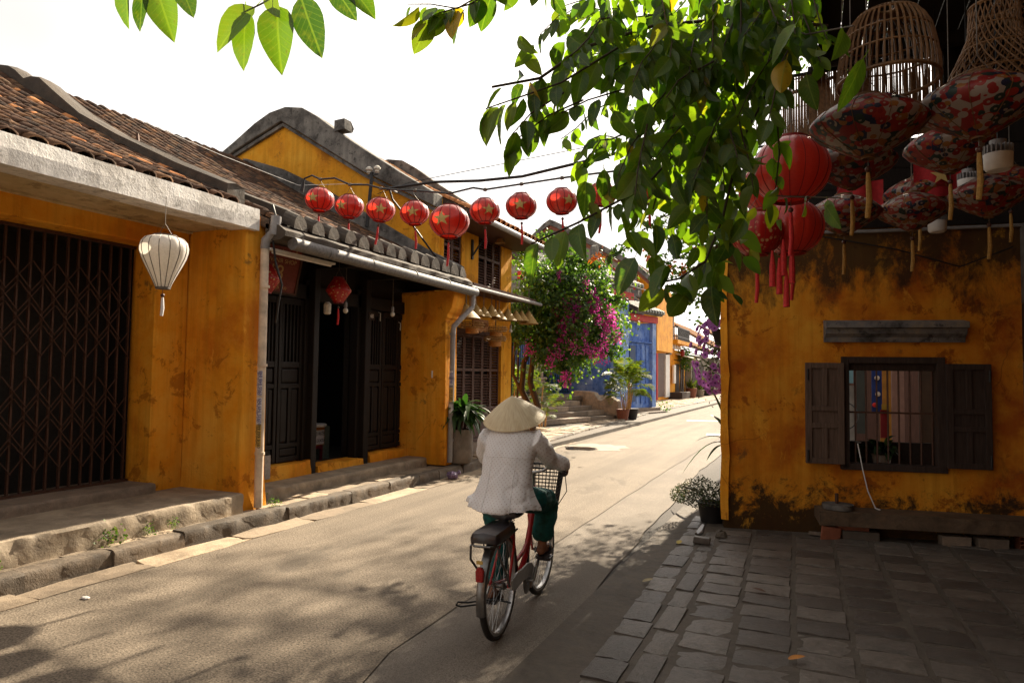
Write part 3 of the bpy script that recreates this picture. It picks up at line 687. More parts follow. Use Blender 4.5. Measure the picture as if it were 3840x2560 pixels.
MB().box(-12.5, -6.6, 14.0, 14.2, 0, 5.2).build('side_wall', MT['yellow_b3'], h3)
MB().box(-7.2, -6.75, 10.95, 14.0, .2, 4.9).build('shade_screen', MT['void'], h3)  # near-black block behind the shutters, painted in place of room shade
R3 = roof(h3, 'roof', 10.98, 14.3, -5.55, 4.6, .545, -9.95, pitch=.22, expo=.13, nind=120, mb='tile_b3', mi='tile_new', newf=.2, sag=.1)
roof(h3, 'rear_roof', 10.98, 14.3, -14, 4.7, .545, -9.95, pitch=.25, expo=.16, nind=0, mb='tile_b3')
MB().prism([(10.6, .0), (10.85, .0), (10.9, .1), (10.8, .22), (10.62, .2)], (-8.35, 0, 6.42), (0, 1, 0), (0, 0, 1), (-1, 0, 0), .25).build('roof_finial', MT['grey_pl'], h3, jit=.02)
MB().box(-6.4, -5.5, 10.98, 14.3, 4.52, 4.57).build('eave_board', MT['brown_wood'], h3)
MB().tube([(-5.5, 10.9, 4.52), (-5.5, 14.5, 4.50)], .055, 10).build('eave_gutter', MT['pvc'], h3, True)
slm = MB().box(-.012, .012, -.5, .5, -.004, .004, Matrix.Rotation(.0, 4, 'Z')).mesh('slat')
def shutter(parent, name, x, y0, y1, z0, z1, ny=1, zsplit=(), m='brown_wood', pitch=.055, panel=None, normal=1):
    """louvred leaf facing +x, every slat a sub-part"""
    st = .05; D = MB()
    for a, b in ((y0, y0+st), (y1-st, y1)): D.box(x-.04, x, a, b, z0, z1)
    zs = [z0]+list(zsplit)+[z1]
    for z in zs[:-1]: D.box(x-.04, x-.002, y0+st, y1-st, z, z+.06)
    D.box(x-.04, x-.002, y0+st, y1-st, z1-.06, z1)
    o = D.build(name, MT[m], parent, bevel=.004)
    s = MB().box(-.022, .022, -(y1-y0-2*st)/2, (y1-y0-2*st)/2, -.004, .004, Matrix.Rotation(.75, 4, 'Y')).mesh('slat'); s.materials.append(MT[m])
    for a, b in zip(zs, zs[1:]):
        if panel is not None and a == zs[0]:
            MB().box(x-.035, x-.012, y0+st+.01, y1-st-.01, a+.07, b-.01).build('panel', MT[m], o, bevel=.012); continue
        n = int((b-a-.12)/pitch)
        for i in range(n): put('slat', s, None, o, mw=Matrix.Translation((x-.022, (y0+y1)/2, a+.08+(i+.5)*(b-a-.13)/n)), local=False)
    return o
for a, b in ((11.05, 11.4), (11.4, 11.75)): shutter(h3, 'shutter', -6.36, a, b, 3.46, 4.73, zsplit=(4.1,))
for a, b in ((12.48, 12.86), (12.86, 13.23), (13.23, 13.6)): shutter(h3, 'shutter', -6.36, a, b, 3.46, 4.73, zsplit=(4.1,))
ye = np.linspace(11.2, 13.62, 7)
for a, b in zip(ye, ye[1:]): shutter(h3, 'folding_door', -6.38, a, b, .32, 2.5, zsplit=(.95, 1.75), panel=1)
MB().box(-6.5, -6.3, 11.18, 13.64, 2.5, 2.58).build('door_head', MT['brown_wood'], h3)
MB().box(-6.8, -6.28, 11.0, 13.62, .14, .31).build('door_sill', MT['granite'], h3)
MB().box(-6.4, -5.62, 10.9, 13.9, 3.30, 3.34).build('awning', MT['brown_wood'], h3)
MB().tube([(-5.58, 10.66, 3.24), (-5.58, 14.1, 3.25)], .035, 8).build('awning_pole', MT['pvc'], h3, True)
MB().tube([(-6.36, 10.95, 3.3), (-6.32, 10.95, 4.7)], .04, 8).build('wall_pipe', MT['yellow_b3'], h3, True)
# ================================================================== LANTERNS, WIRES, SIGNS
def fabric(name, c, tr, w=.35, rough=.32, nscale=60):
    q = N(name); n = q.noise(nscale, 3, .6)
    cc_ = q.ramp(n, [(.3, tuple(x*.85 for x in c)), (.7, tuple(min(1, x*1.12) for x in c))]); cc_ = q.mix(1, cc_, q.ramp(q.rnd(), [(0, (.8, .8, .8)), (1, (1.15, 1.15, 1.15))]), 'MULTIPLY'); cc_ = q.mix(q.ramp(q.noise(7, 5, .6), [(.5, 0.), (.75, .25)]), cc_, tuple(x*.55 for x in c))
    q.col(cc_).rough(rough).spec(.5)
    q.b.inputs['Sheen Weight'].default_value = .4; q.b.inputs['Sheen Roughness'].default_value = .35; q.b.inputs['Coat Weight'].default_value = .5; q.b.inputs['Coat Roughness'].default_value = .28
    q.bump(n, .08, .004); return q.translucent(tr, w).m
MT['red_silk'] = fabric('red lantern silk', (.52, .035, .02), (.75, .05, .02))
MT['red_dark'] = simple('dark red trim', (.22, .015, .012), .5)
MT['tassel'] = simple('red tassel thread', (.50, .02, .02), .7, 0, 80, .3, .3)
MT['tassel_y'] = simple('ochre tassel thread', (.42, .24, .06), .7, 0, 80, .3, .3)
MT['white_silk'] = fabric('ivory lantern silk', (.78, .74, .69), (.78, .72, .62), .3)
MT['bead'] = simple('brown bead', (.08, .03, .02), .4)
q = N('gold printed red silk'); v = q.vor(26, q.co(), 'F1'); v2 = q.noise(17, 4, .6)
fac = q.math('MULTIPLY', q.ramp(v, [(.28, 1.), (.42, 0.)]), q.ramp(v2, [(.46, 0.), (.54, 1.)]))
cc = q.mix(fac, (.42, .015, .012), (.58, .36, .16)); q.col(cc).rough(.4); q.translucent(cc, .25); MT['red_print'] = q.m
q = N('floral patchwork silk'); co = q.co(scale=(1, 1, 1.25)); v = q.vor(15, co, 'F1', 1); d = q.vor(15, co, 'F1', 0)
sp = q.n('ShaderNodeSeparateColor'); q.set(sp.inputs[0], v)
c = q.ramp(sp.outputs[0], [(0, (.45, .025, .02)), (.3, (.50, .20, .04)), (.40, (.58, .52, .46)), (.68, (.02, .03, .10)), (.80, (.025, .06, .05)), (.88, (.55, .05, .03))], True)
PAL = [(0, (.45, .025, .02)), (.26, (.52, .22, .04)), (.40, (.58, .52, .46)), (.66, (.02, .03, .10)), (.78, (.025, .06, .05)), (.88, (.55, .05, .03))]
for off in ((.31, .17, .53), (.77, .41, .13)):
    mp_ = q.n('ShaderNodeVectorMath', operation='ADD'); q.set(mp_.inputs[0], co); mp_.inputs[1].default_value = off
    vb = q.vor(17, mp_.outputs[0], 'F1', 1); db = q.vor(17, mp_.outputs[0], 'F1', 0); s2_ = q.n('ShaderNodeSeparateColor'); q.set(s2_.inputs[0], vb)
    cb2 = q.ramp(s2_.outputs[1], PAL, True); cb2 = q.mix(q.ramp(db, [(.13, 1.), (.15, 0.)]), cb2, (.55, .46, .36))
    c = q.mix(q.ramp(db, [(.43, 1.), (.45, 0.)]), c, cb2)
c = q.mix(1, c, (.5, .43, .4), 'MULTIPLY'); q.col(c).rough(.5); q.translucent(c, .15); MT['floral'] = q.m
MT['wire'] = simple('hanger wire', (.14, .12, .10), .5, .4, bump=0)

def star_on(c, R, sz, az, el, rs, rot=0):
    """five-pointed star lying on an ellipsoid, facing az (about z) and el"""
    tri = []; pts = [(rs*(1 if k % 2 == 0 else .4)*math.sin(PI*k/5+rot), rs*(1 if k % 2 == 0 else .4)*math.cos(PI*k/5+rot)) for k in range(10)]
    V = []; F = []; nn = 5
    for k in range(10):
        a, b = pts[k], pts[(k+1) % 10]; base = len(V)
        for i in range(nn+1):
            for j in range(i+1):
                u, w = i/nn, (j/i if i else 0); px = u*(a[0]+(b[0]-a[0])*w); py = u*(a[1]+(b[1]-a[1])*w)
                dz = math.sqrt(max(1-px*px-py*py, .01)); d = Vector((px, -dz, py))
                d = Matrix.Rotation(az, 3, 'Z') @ (Matrix.Rotation(el, 3, 'X') @ d)
                V.append((c[0]+R*1.022*d.x, c[1]+R*1.022*d.y, c[2]+R*sz*1.022*d.z))
        idx = lambda i, j: base+i*(i+1)//2+j
        for i in range(nn):
            for j in range(i+1):
                F.append((idx(i, j), idx(i+1, j), idx(i+1, j+1)))
                if j < i: F.append((idx(i, j), idx(i+1, j+1), idx(i, j+1)))
    return MB().add(V, F)
def tassel(t, p, ln, m, bead=.018, r=.016, cord=.07):
    MB().tube([p, (p[0], p[1], p[2]-cord)], .0025, 5).build('cord', MT['wire'], t)
    MB().ball((p[0], p[1], p[2]-cord), bead, 8, 6).build('bead', MT['bead'], t, True)
    z = p[2]-cord-bead
    MB().tube([(p[0], p[1], z), (p[0], p[1], z-.03), (p[0]+.004, p[1], z-ln*.6), (p[0]-.006, p[1], z-ln)], [r*.6, r*.8, r, r*.85], 8).build('tassel', m, t, True)
def lantern(label, c, R, sz=.82, az=0, group=None, cat='lantern', prof=None, fab='red_silk', ribs=12, tas=.2, tm='tassel', star=True, hang=None, name='red_lantern', ribm='red_dark', el=.15, hr=None, rsz=.006, elev=0):
    t = T(name, label, cat, c, 0, group)
    n = ribs*4
    if prof is None: prof = [(R*math.cos(a), R*sz*math.sin(a)) for a in np.linspace(-1.13, 1.13, 17)]
    rings = []
    for r, z in prof:
        rings.append([(c[0]+r*math.cos(2*PI*k/n)*(1-.022*(k % 4 == 0)+.004*(k % 4 == 2)), c[1]+r*math.sin(2*PI*k/n)*(1-.022*(k % 4 == 0)+.004*(k % 4 == 2)), c[2]+z) for k in range(n)])
    MB().loft(rings, False).build('shade', MT[fab], t, True, angle=None)
    for k in range(ribs):
        a = 2*PI*k/ribs
        MB().tube([(c[0]+r*.992*math.cos(a), c[1]+r*.992*math.sin(a), c[2]+z) for r, z in prof], rsz*.55, 4, False).build('rib', MT[ribm], t)
    for r, z in (prof[0], prof[-1]): MB().lathe([(r*.96, -.012), (r*1.04, -.012), (r*1.04, .012), (r*.96, .012), (r*.96, -.012)], (c[0], c[1], c[2]+z), 24).build('rim', MT[ribm], t, True)
    if star: star_on(c, R*(.985), sz, az, el, .46, 0).build('star', MT['gold'], t)
    top = c[2]+prof[-1][1]; hh = hang if hang is not None else .12
    r = prof[-1][0]
    MB().tube([(c[0]-r, c[1], top), (c[0], c[1], top+min(hh, .12)), (c[0]+r, c[1], top)], .0028, 5).build('hanger', MT['wire'], t)
    if hh > .12: MB().tube([(c[0], c[1], top+.12), (c[0], c[1], top+hh)], .0035, 5).build('hanging_cord', MT['wire'], t)
    if tas: tassel(t, (c[0], c[1], c[2]+prof[0][1]), tas, MT[tm])
    if star: t.rotation_euler = (rng.normal(0, .045), rng.normal(0, .06), 0)
    return t
G = 'star lanterns strung across the street'
for i, (x, z, R, az, lab) in enumerate((
    (-6.30, 4.09, .20, .18, 'first star lantern on the wire, nearest the tiled roof and cable plug'),
    (-5.79, 3.95, .195, .02, 'second star lantern from the roof end, its star turned towards the left edge'),
    (-5.28, 3.86, .193, .62, 'third star lantern from the roof end, hanging in front of the insulator post'),
    (-4.75, 3.77, .19, .42, 'star lantern hanging just left of the big lantern'),
    (-4.23, 3.62, .255, .10, 'largest star lantern on the wire, above the cyclist with a long tassel'),
    (-3.73, 3.71, .19, .72, 'star lantern just right of the big lantern, in front of the eave'),
    (-3.24, 3.73, .19, .30, 'star lantern over the bougainvillea with its star turned left'),
    (-2.72, 3.74, .185, .82, 'star lantern against open sky beside the hanging leaves'),
    (-2.23, 3.78, .17, .6, 'star lantern half hidden by the leaves at the wire\'s right'),
    (-1.71, 3.80, .15, .5, 'farthest right star lantern, almost buried in the vine leaves'))):
    lantern('red silk '+lab, (x, 7.5, z), R, az=az, group=G, tas=.24 if R < .22 else .3, hang=.14 if R < .22 else .12, rsz=.010)
ST = [(-6.62, 7.5, 4.28), (-6.58, 7.5, 4.42), (-6.45, 7.5, 4.45), (-6.3, 7.5, 4.38), (-6.05, 7.5, 4.37), (-5.79, 7.5, 4.25), (-5.5, 7.5, 4.22), (-5.28, 7.5, 4.15), (-5, 7.5, 4.10), (-4.75, 7.5, 4.07), (-4.23, 7.5, 3.98), (-3.9, 7.5, 4.02), (-3.73, 7.5, 3.98), (-3.24, 7.5, 4.0), (-2.72, 7.5, 4.02), (-2.2, 7.5, 4.03), (-1.7, 7.5, 4.03), (-.5, 7.6, 4.15), (.2, 8.1, 4.3)]
t = T('lantern_cable', 'black sagging cable from which the star lanterns hang across the street', 'cable', (-3.2, 7.5, 4.0))
MB().tube(ST, .013, 6).build('cable', MT['cable'], t, True)
MB().tube([(-6.60, 7.5, 4.36), (-6.63, 7.5, 4.24)], [.022, .032], 8).build('plug', MT['cable'], t, True)
for x, z in ((-6.3, 4.38), (-5.79, 4.25), (-5.28, 4.15), (-4.75, 4.07), (-4.23, 3.99), (-3.73, 3.98), (-3.24, 4.0), (-2.72, 4.02), (-2.2, 4.03)): MB().ball((x, 7.5, z), .024, 8, 5, (1.4, 1, 1)).build('tie', MT['wire'], t)
def wire(label, pts, r, name='cable', m='cable'): return tag(MB().tube(pts, r, 6).build(name, MT[m], None, True), label, 'cable')
wire('thick black power cable crossing the street above the lantern wire', [(-6.9, 10.3, 4.95), (-6.25, 9.1, 4.66), (-5.34, 9, 4.64), (-4.58, 9, 4.58), (-3.88, 9, 4.57), (-2.95, 9, 4.68), (-1.97, 9, 4.81), (-.86, 9, 5.07), (.4, 9, 5.4)], .022)
wire('black cable loop hanging down the yellow gable from the power cable', [(-6.25, 9.1, 4.66), (-6.25, 9.2, 4.5), (-6.15, 9.6, 4.2), (-6.0, 10.1, 3.75), (-5.85, 10.5, 3.5)], .016)
wire('thin wire stretched above the thick power cable', [(-7.4, 10.4, 5.0), (-6.0, 9.3, 4.78), (-3.0, 9.2, 4.95), (.4, 9.2, 5.6)], .006)
wire('thin pale cord running from the roof stick over the tiles', [(-8.3, 6.2, 5.05), (-8.2, 7.5, 4.95), (-8.2, 9.2, 4.93), (-7.9, 10.6, 5.3)], .004, 'cord', 'white')
wire('long pale wire over the street from the eave to the bougainvillea', [(-5.5, 14.4, 4.6), (-5.9, 20, 4.7), (-6.6, 30, 5.4)], .014, 'wire', 'wire')
tag(MB().tube([(-8.3, 6.22, 4.55), (-8.32, 6.2, 4.86)], .022, 6).build('roof_stick', MT['iron']), 'short rusty stick with cord tied to it on the roof ridge', 'stick')
ip = T('insulator_post', 'black iron post with two white insulators in front of the yellow gable', 'post', (-7.57, 10.4, 4.5))
MB().tube([(-7.62, 10.4, 4.4), (-7.53, 10.4, 5.42)], .032, 8).build('post', MT['cable'], ip)
MB().bar((-7.62, 10.4, 5.36), (-7.4, 10.4, 5.38), .03).build('cross_arm', MT['cable'], ip)
for x in (-7.6, -7.42): MB().lathe([(.02, -.06), (.05, -.03), (.03, -.01), (.065, .02), (.065, .05), (.03, .08), (.005, .09)], (x, 10.4, 5.45), 12).build('insulator', MT['cream'], ip, True)
# white balloon lantern
BP = [(.062, -.27), (.075, -.235), (.11, -.16), (.15, -.08), (.188, 0), (.205, .06), (.207, .10), (.195, .15), (.165, .185), (.12, .20), (.10, .205)]
lantern('white silk balloon lantern hanging under the concrete eave', (-5.48, 4.4, 2.72), .2, fab='white_silk', prof=BP, star=False, ribs=14, ribm='wire', tm='white', tas=.17, hang=.37, name='white_lantern', rsz=.006)
DP = [(.065, -.165), (.07, -.16), (.15, -.045), (.172, -.01), (.172, .005), (.155, .035), (.075, .16), (.07, .17)]
lantern('red and gold printed diamond lantern beside the corner pillar under the shop eave', (-6.0, 6.22, 2.80), .17, fab='red_print', prof=DP, star=False, ribs=8, hang=.3, tas=.22, rsz=.003)
lantern('red and gold printed diamond lantern hanging before the open shop doorway', (-6.0, 7.58, 2.82), .17, fab='red_print', prof=DP, star=False, ribs=8, hang=.3, tas=.22, rsz=.003)
# shop sign, tube, bulbs, number plate
sg = T('shop_sign', 'dark red hanging shop sign with gold lettering and number 68', 'sign', (-6.3, 6.7, 2.8), 0)
MT['sign_red'] = simple('dark red sign board', (.16, .03, .02), .6)
def faceM(o, right, up):
    x = Vector(right).normalized(); y = Vector(up).normalized(); z = x.cross(y); M = Matrix((x, y, z)).transposed().to_4x4(); M.translation = o; return M
MS = faceM((-6.30, 6.72, 3.02), (.10, .95, 0), (.22, 0, 1))
MB().box(-.36, .36, -.30, .28, -.03, 0, MS).build('board', MT['sign_red'], sg)
for a, b, c_, d_ in ((-.38, -.35, -.32, .3), (.35, .38, -.32, .3), (-.35, .35, -.32, -.30), (-.35, .35, .28, .30)): MB().box(a, b, c_, d_, -.035, .012, MS).build('frame', MT['brown_wood'], sg)
MT['gold_dim'] = simple('dull gold lettering', (.40, .26, .10), .6, bump=0)
def stext(body, s, x, y, nm='lettering', m='gold_dim', M0=MS, par=None, sp=1): return text(nm, body, s, M0 @ Matrix.Translation((x, y, .003)), MT[m], par or sg, sp)
stext('QUẦY LƯU NIỆM', .095, 0, .20); stext('SOUVENIR SHOP', .078, 0, .10); stext('68', .27, -.02, -.06); stext('Hội An', .085, .08, -.24)
tl = T('fluorescent_tube', 'pale fluorescent tube fixed under the shop gutter', 'lamp', (-5.75, 6.6, 3.1))
MB().tube([(-5.76, 6.06, 3.08), (-5.76, 7.1, 3.08)], .018, 8).build('tube', MT['white'], tl, True); MB().box(-5.79, -5.73, 6.0, 7.16, 3.095, 3.12).build('batten', MT['white'], tl)
def bulb(label, p, ln, group='bare bulbs hanging under the eaves'):
    t = T('hanging_bulb', label, 'light bulb', p, 0, group)
    MB().tube([(p[0], p[1], p[2]+.09), (p[0], p[1], p[2]+ln)], .006, 5).build('cord', MT['wire'], t)
    MB().lathe([(.016, .12), (.022, .11), (.024, .05), (.018, .035)], p, 10, True).build('socket', MT['pvc'], t, True)
    MB().ball(p, .036, 10, 8, (1, 1, 1.1)).build('bulb', MT['cream'], t, True)
bulb('bare bulb on a cord just right of the shop\'s centre lantern', (-6.1, 7.87, 2.57), .7)
bulb('bare bulb on a cord before the right timber door', (-6.1, 9.05, 2.62), .65)
bulb('bare bulb by the pier top, left of the conical hats', (-5.8, 10.66, 2.89), .35)
bulb('bare bulb at the far end of the row of conical hats', (-5.8, 12.95, 2.60), .6)
MB_ = T('number_plate', 'small dark enamel plate with house number 68 on the right door post', 'sign', (-6.45, 8.98, 2.58))
MN = faceM((-6.448, 8.99, 2.59), (0, 1, 0), (0, 0, 1))
MB().box(-.075, .075, -.06, .06, -.008, 0, MN).build('plate', MT['frame_r'], MB_); text('number', '68', .085, MN @ Matrix.Translation((0, 0, .002)), MT['cream'], MB_)
for y, z, lab in ((9.35, 2.62, 'left'), (9.95, 2.5, 'right')):
    tag(MB().tube([(-6.58, y, z+.07), (-6.54, y, z+.05), (-6.54, y, z-.03), (-6.56, y+.03, z-.07), (-6.58, y+.05, z-.03)], .007, 6).build('white_hook', MT['white']), 'white metal hook above the right door, nearer the %s' % ('doorway' if lab == 'left' else 'yellow pier'), 'hook')
tag(MB().lathe([(.035, -.09), (.05, -.08), (.055, .05), (.03, .08)], (-6.3, 7.72, 2.60), 12, True).build('white_lamp', MT['cream'], None, True), 'small white lamp half hidden behind the doorway lantern', 'lamp')
tag(MB().box(-5.98, -5.96, 10.07, 10.095, 1.62, 1.74).build('white_box', MT['white'], None, bevel=.004), 'tiny white box fixed to the yellow pier', 'box')
tag(MB().box(-8.6, -8.55, 8.05, 8.6, 2.55, 2.6).build('lit_tube', MT['white']), 'white tube glimpsed inside the dark shop', 'lamp')
bpy.data.objects['lit_tube'].data.materials[0] = (lambda q: (q.set(q.b.inputs['Emission Color'], (.9, .95, 1, 1)), q.set(q.b.inputs['Emission Strength'], 2.5), q.m)[2])(N('lit tube'))
# cold water box
cb = T('drinks_box', 'orange drinks box with a COLD WATER sign inside the shop doorway', 'box', (-7.2, 8.67, .3))
MB().box(-7.4, -7.2, 8.5, 8.84, .53, .82).build('box', simple('orange box', (.42, .15, .03), .5), cb, bevel=.01)
MB().lathe([(.02, .0), (.2, .0), (.22, .03), (.2, .045), (.05, .05)], (-7.3, 8.67, .83), 18, True).build('lid', MT['white'], cb, True)
MC = faceM((-7.196, 8.685, .665), (0, 1, 0), (0, 0, 1))
MB().box(-.135, .135, -.115, .11, -.003, .0, MC).build('sign', MT['paper'], cb)
for b, y in (('COLD WATER', .05), ('BEER - COCACOLA', -.055)): text('lettering', b, .062 if y > 0 else .047, MC @ Matrix.Translation((0, y, .002)) @ Matrix.Diagonal((.72, 1.45, 1, 1)), MT['ink'], cb)
st_ = T('plastic_stool', 'dark red plastic stool under the orange drinks box', 'stool', (-7.3, 8.67, .3))
MB().box(-7.4, -7.2, 8.53, 8.8, .48, .53).build('seat', simple('dark red plastic', (.16, .01, .02), .4), st_, bevel=.01)
for x in (-7.38, -7.22):
    for y in (8.55, 8.78): MB().bar((x, y, .3), (x, y, .5), .035).build('leg', bpy.data.materials['dark red plastic'], st_)
tag(MB().box(-7.5, -7.25, 8.87, 9.02, .3, .82).build('green_carton', simple('grey green carton', (.16, .19, .15), .8)), 'tall grey green carton right of the drinks box', 'carton')
tag(MB().lathe([(.05, -.06), (.13, .0), (.15, .08), (.10, .18)], (-7.5, 8.62, .98), 14, True).build('steel_pot', MT['chrome'], None, True), 'steel pot standing on the drinks box in the dark', 'pot')
# conical hats and baskets hanging in front of house 3
hp = []
n = 28
for r, z in ((.005, .205), (.03, .175), (.075, .11), (.125, .04), (.168, -.02), (.172, -.025), (.165, -.022)): hp.append((r, z))
MT['hat_w'] = simple('golden woven straw', (.36, .22, .065), .65, 0, 70, .35, .5)
Gh = 'woven conical hats hanging under the awning'
hat0 = T('conical_hat', 'woven conical hat nearest the bent down pipe', 'hat', (-5.75, 10.86, 2.72), 0, Gh)
MB().lathe(hp, (-5.75, 10.86, 2.72), n).build('cone', MT['hat_w'], hat0, True)
MB().tube([(-5.75, 10.86, 2.92), (-5.75, 10.86, 3.28)], .006, 5).build('cord', MT['wire'], hat0)
for i, (y, z, s, lab) in enumerate(((11.03, 2.79, .75, 'woven conical hat tucked behind the biggest one at the row\'s pipe end'), (11.3, 2.80, 1.0, 'third woven conical hat from the down pipe'), (11.61, 2.80, .92, 'small woven conical hat above the left basket lamp'), (11.93, 2.83, 1.05, 'fifth woven conical hat from the pipe, over the carved sign'), (12.22, 2.80, .95, 'woven conical hat above the right basket lamp'), (12.72, 2.82, 1.1, 'wide woven conical hat right of the basket lamps'), (13.08, 2.84, 1.0, 'third conical hat from the bougainvillea end'), (13.42, 2.86, 1.0, 'next to last conical hat beside the bougainvillea'), (13.78, 2.83, 1.3, 'last wide conical hat, half under the bougainvillea leaves'))):
    dup(hat0, (-5.75+random.uniform(-.03, .03), y, z), label=lab, scale=s)
bpy.data.objects['conical_hat'].scale = (1.55, 1.55, 1.15)
def basket(label, p):
    t = T('basket_lamp', label, 'basket lamp', p, 0, 'bamboo basket lamps by the hats')
    for r, z in ((.22, .10), (.24, .06), (.22, .02), (.13, .0)): MB().lathe([(r, -.008), (r+.008, 0), (r, .008), (r-.008, 0), (r, -.008)], (p[0], p[1], p[2]+z), 20).build('hoop', MT['bamboo'], t, True)
    MB().lathe([(.10, -.10), (.125, -.09), (.125, .02), (.10, .03)], p, 16, True).build('drum', simple('orange bamboo', (.44, .19, .04), .6) if 'orange bamboo' not in bpy.data.materials else bpy.data.materials['orange bamboo'], t, True)
    for k in range(14):
        a = 2*PI*k/14; MB().tube([(p[0]+.12*math.cos(a), p[1]+.12*math.sin(a), p[2]), (p[0]+.23*math.cos(a), p[1]+.23*math.sin(a), p[2]+.05), (p[0]+.2*math.cos(a), p[1]+.2*math.sin(a), p[2]+.12)], .006, 4).build('stave', MT['bamboo'], t)
    MB().tube([(p[0], p[1], p[2]+.1), (p[0], p[1], 3.3)], .006, 5).build('cord', MT['wire'], t)
basket('orange bamboo basket lamp left of the carved sign', (-5.95, 11.5, 2.56)); basket('orange bamboo basket lamp right of the carved sign', (-5.95, 12.55, 2.55)); basket('lower bamboo basket lamp hanging beneath the right one', (-6.0, 12.62, 2.36))
cs = T('carved_sign', 'carved wooden signboard with scalloped lower edge above the folding doors', 'sign', (-6.05, 12.0, 2.5))
cp = [(-.32, .12), (.32, .12), (.35, .0), (.31, -.08), (.22, -.12), (.12, -.10), (0, -.15), (-.12, -.10), (-.22, -.12), (-.31, -.08), (-.35, 0)]
MB().prism(cp, (-6.05, 12.0, 2.65), (0, 1, 0), (0, 0, 1), (1, 0, 0), .04).build('board', wood('carved timber', (.34, .16, .06), .6, (6, 6, 6)), cs, bevel=.01)
for k in range(9): a = .5*k; MB().tube([(-6.0, 12.0-.24+.06*k+.02*math.cos(a+j*.8), 2.65+.05*math.sin(a*1.7+j*.7)) for j in range(5)], .009, 5).build('carving', bpy.data.materials['carved timber'], cs, True)
br = T('bracket_lamp', 'black wall bracket with brass lamp shade between the upper shutters', 'lamp', (-6.3, 12.15, 4.2))
MB().box(-6.34, -6.30, 12.14, 12.19, 4.0, 4.4).build('plate', MT['cable'], br); MB().tube([(-6.3, 12.16, 4.08), (-6.2, 12.25, 4.3), (-6.1, 12.45, 4.56), (-6.0, 12.8, 4.6)], .018, 6).build('arm', MT['cable'], br, True)
MB().lathe([(.02, .16), (.05, .1), (.11, .0), (.10, 0)], (-6.0, 12.8, 4.42), 14).build('lamp_shade', MT['bamboo'], br, True)
# potted dracaena by the pier
def bladeleaf(L, w, bend, n=6):
    V = []; F = []
    for i in range(n+1):
        u = i/n; ww = w*math.sin(PI*min(1, u*.92+.08))**.8*(1-.2*u); x = L*(u-.18*bend*u*u); z = L*(.55*u-bend*u*u*.95)
        V += [(x, -ww, z+.15*ww), (x, 0, z-.1*ww), (x, ww, z+.15*ww)]
    for i in range(n):
        for k in range(2): a = i*3+k; F.append((a, a+1, a+4, a+3))
    return np.array(V), np.array(F)
def leafmat(name, stops, tr, w=.35, rough=.42, rnd='obj', vein=False, spec=.45):
    q = N(name); r = q.rnd() if rnd == 'obj' else q.isl()
    c = q.ramp(r, stops)
    if vein: c = q.mix(q.ramp(q.noise(38, 5, .7), [(.52, 0.), (.74, .55)]), c, (.13, .14, .025)); c = q.mix(q.ramp(q.noise(60, 3, .6), [(.66, 0.), (.72, .7)]), c, (.06, .035, .01))
    if vein:
        uv = q.n('ShaderNodeTexCoord').outputs['UV']; s = q.xyz(uv); ax = q.math('ABSOLUTE', q.math('SUBTRACT', s[1], .5))
        mid = q.ramp(ax, [(.015, 1.), (.04, 0.)])
        vv = q.math('FRACT', q.math('MULTIPLY', q.math('SUBTRACT', s[0], q.math('MULTIPLY', ax, .55)), 9.0))
        ve = q.ramp(vv, [(.0, .55), (.10, 0.), (.9, 0.), (1, .55)])
        fac = q.math('MAXIMUM', mid, ve)
        c = q.mix(q.math('MULTIPLY', fac, .45), c, (.16, .22, .05)); q.bump(fac, .25, .003)
    q.col(c).rough(rough).spec(spec)
    tcol = q.mix(1, c, tr, 'MULTIPLY'); q.translucent(tcol, w); return q.m
MT['drac'] = leafmat('dracaena leaf', [(0, (.018, .04, .015)), (.6, (.035, .075, .022)), (1, (.07, .12, .04))], (1.4, 2.0, .6))
pp = T('potted_dracaena', 'green leafy dracaena in a tall grey clay pot beside the pier', 'potted plant', (-5.66, 10.52, .16))
pc = (-5.66, 10.52, .16)
MB().lathe([(.20, 0), (.235, .05), (.245, .25), (.235, .45), (.22, .56), (.225, .58), (.195, .58), (.19, .52), (.02, .52)], pc, 28, True).build('pot', MT['pot'], pp, True)
st = MB()
cane = []
for k in range(7):
    a = k*.9; p = (pc[0]+.09*math.cos(a), pc[1]+.09*math.sin(a), .66); q2 = (pc[0]+.14*math.cos(a+.3), pc[1]+.14*math.sin(a+.3), .92+.1*random.random()); cane.append(q2)
    MB().tube([p, q2], .022, 7).build('cane', MT['brown_wood'], pp, True)
dm = []
for s in range(4):
    v_, f_ = bladeleaf(.32+.04*s, .042, .55+.25*s); dm.append(npmesh('leaf', v_, f_)); dm[-1].materials.append(MT['drac'])
for k in range(150):
    q2 = cane[k % 7]; a = random.uniform(0, 2*PI); up = random.uniform(-.35, .8)
    put('leaf', dm[k % 4], None, pp, mw=wm(pp).inverted() @ Matrix.Translation((q2[0], q2[1], q2[2]+random.uniform(-.05, .12))) @ Matrix.Rotation(a, 4, 'Z') @ Matrix.Rotation(-up, 4, 'Y') @ Matrix.Rotation(random.uniform(-.4, .4), 4, 'X') @ Matrix.Scale(random.uniform(.95, 1.4), 4))
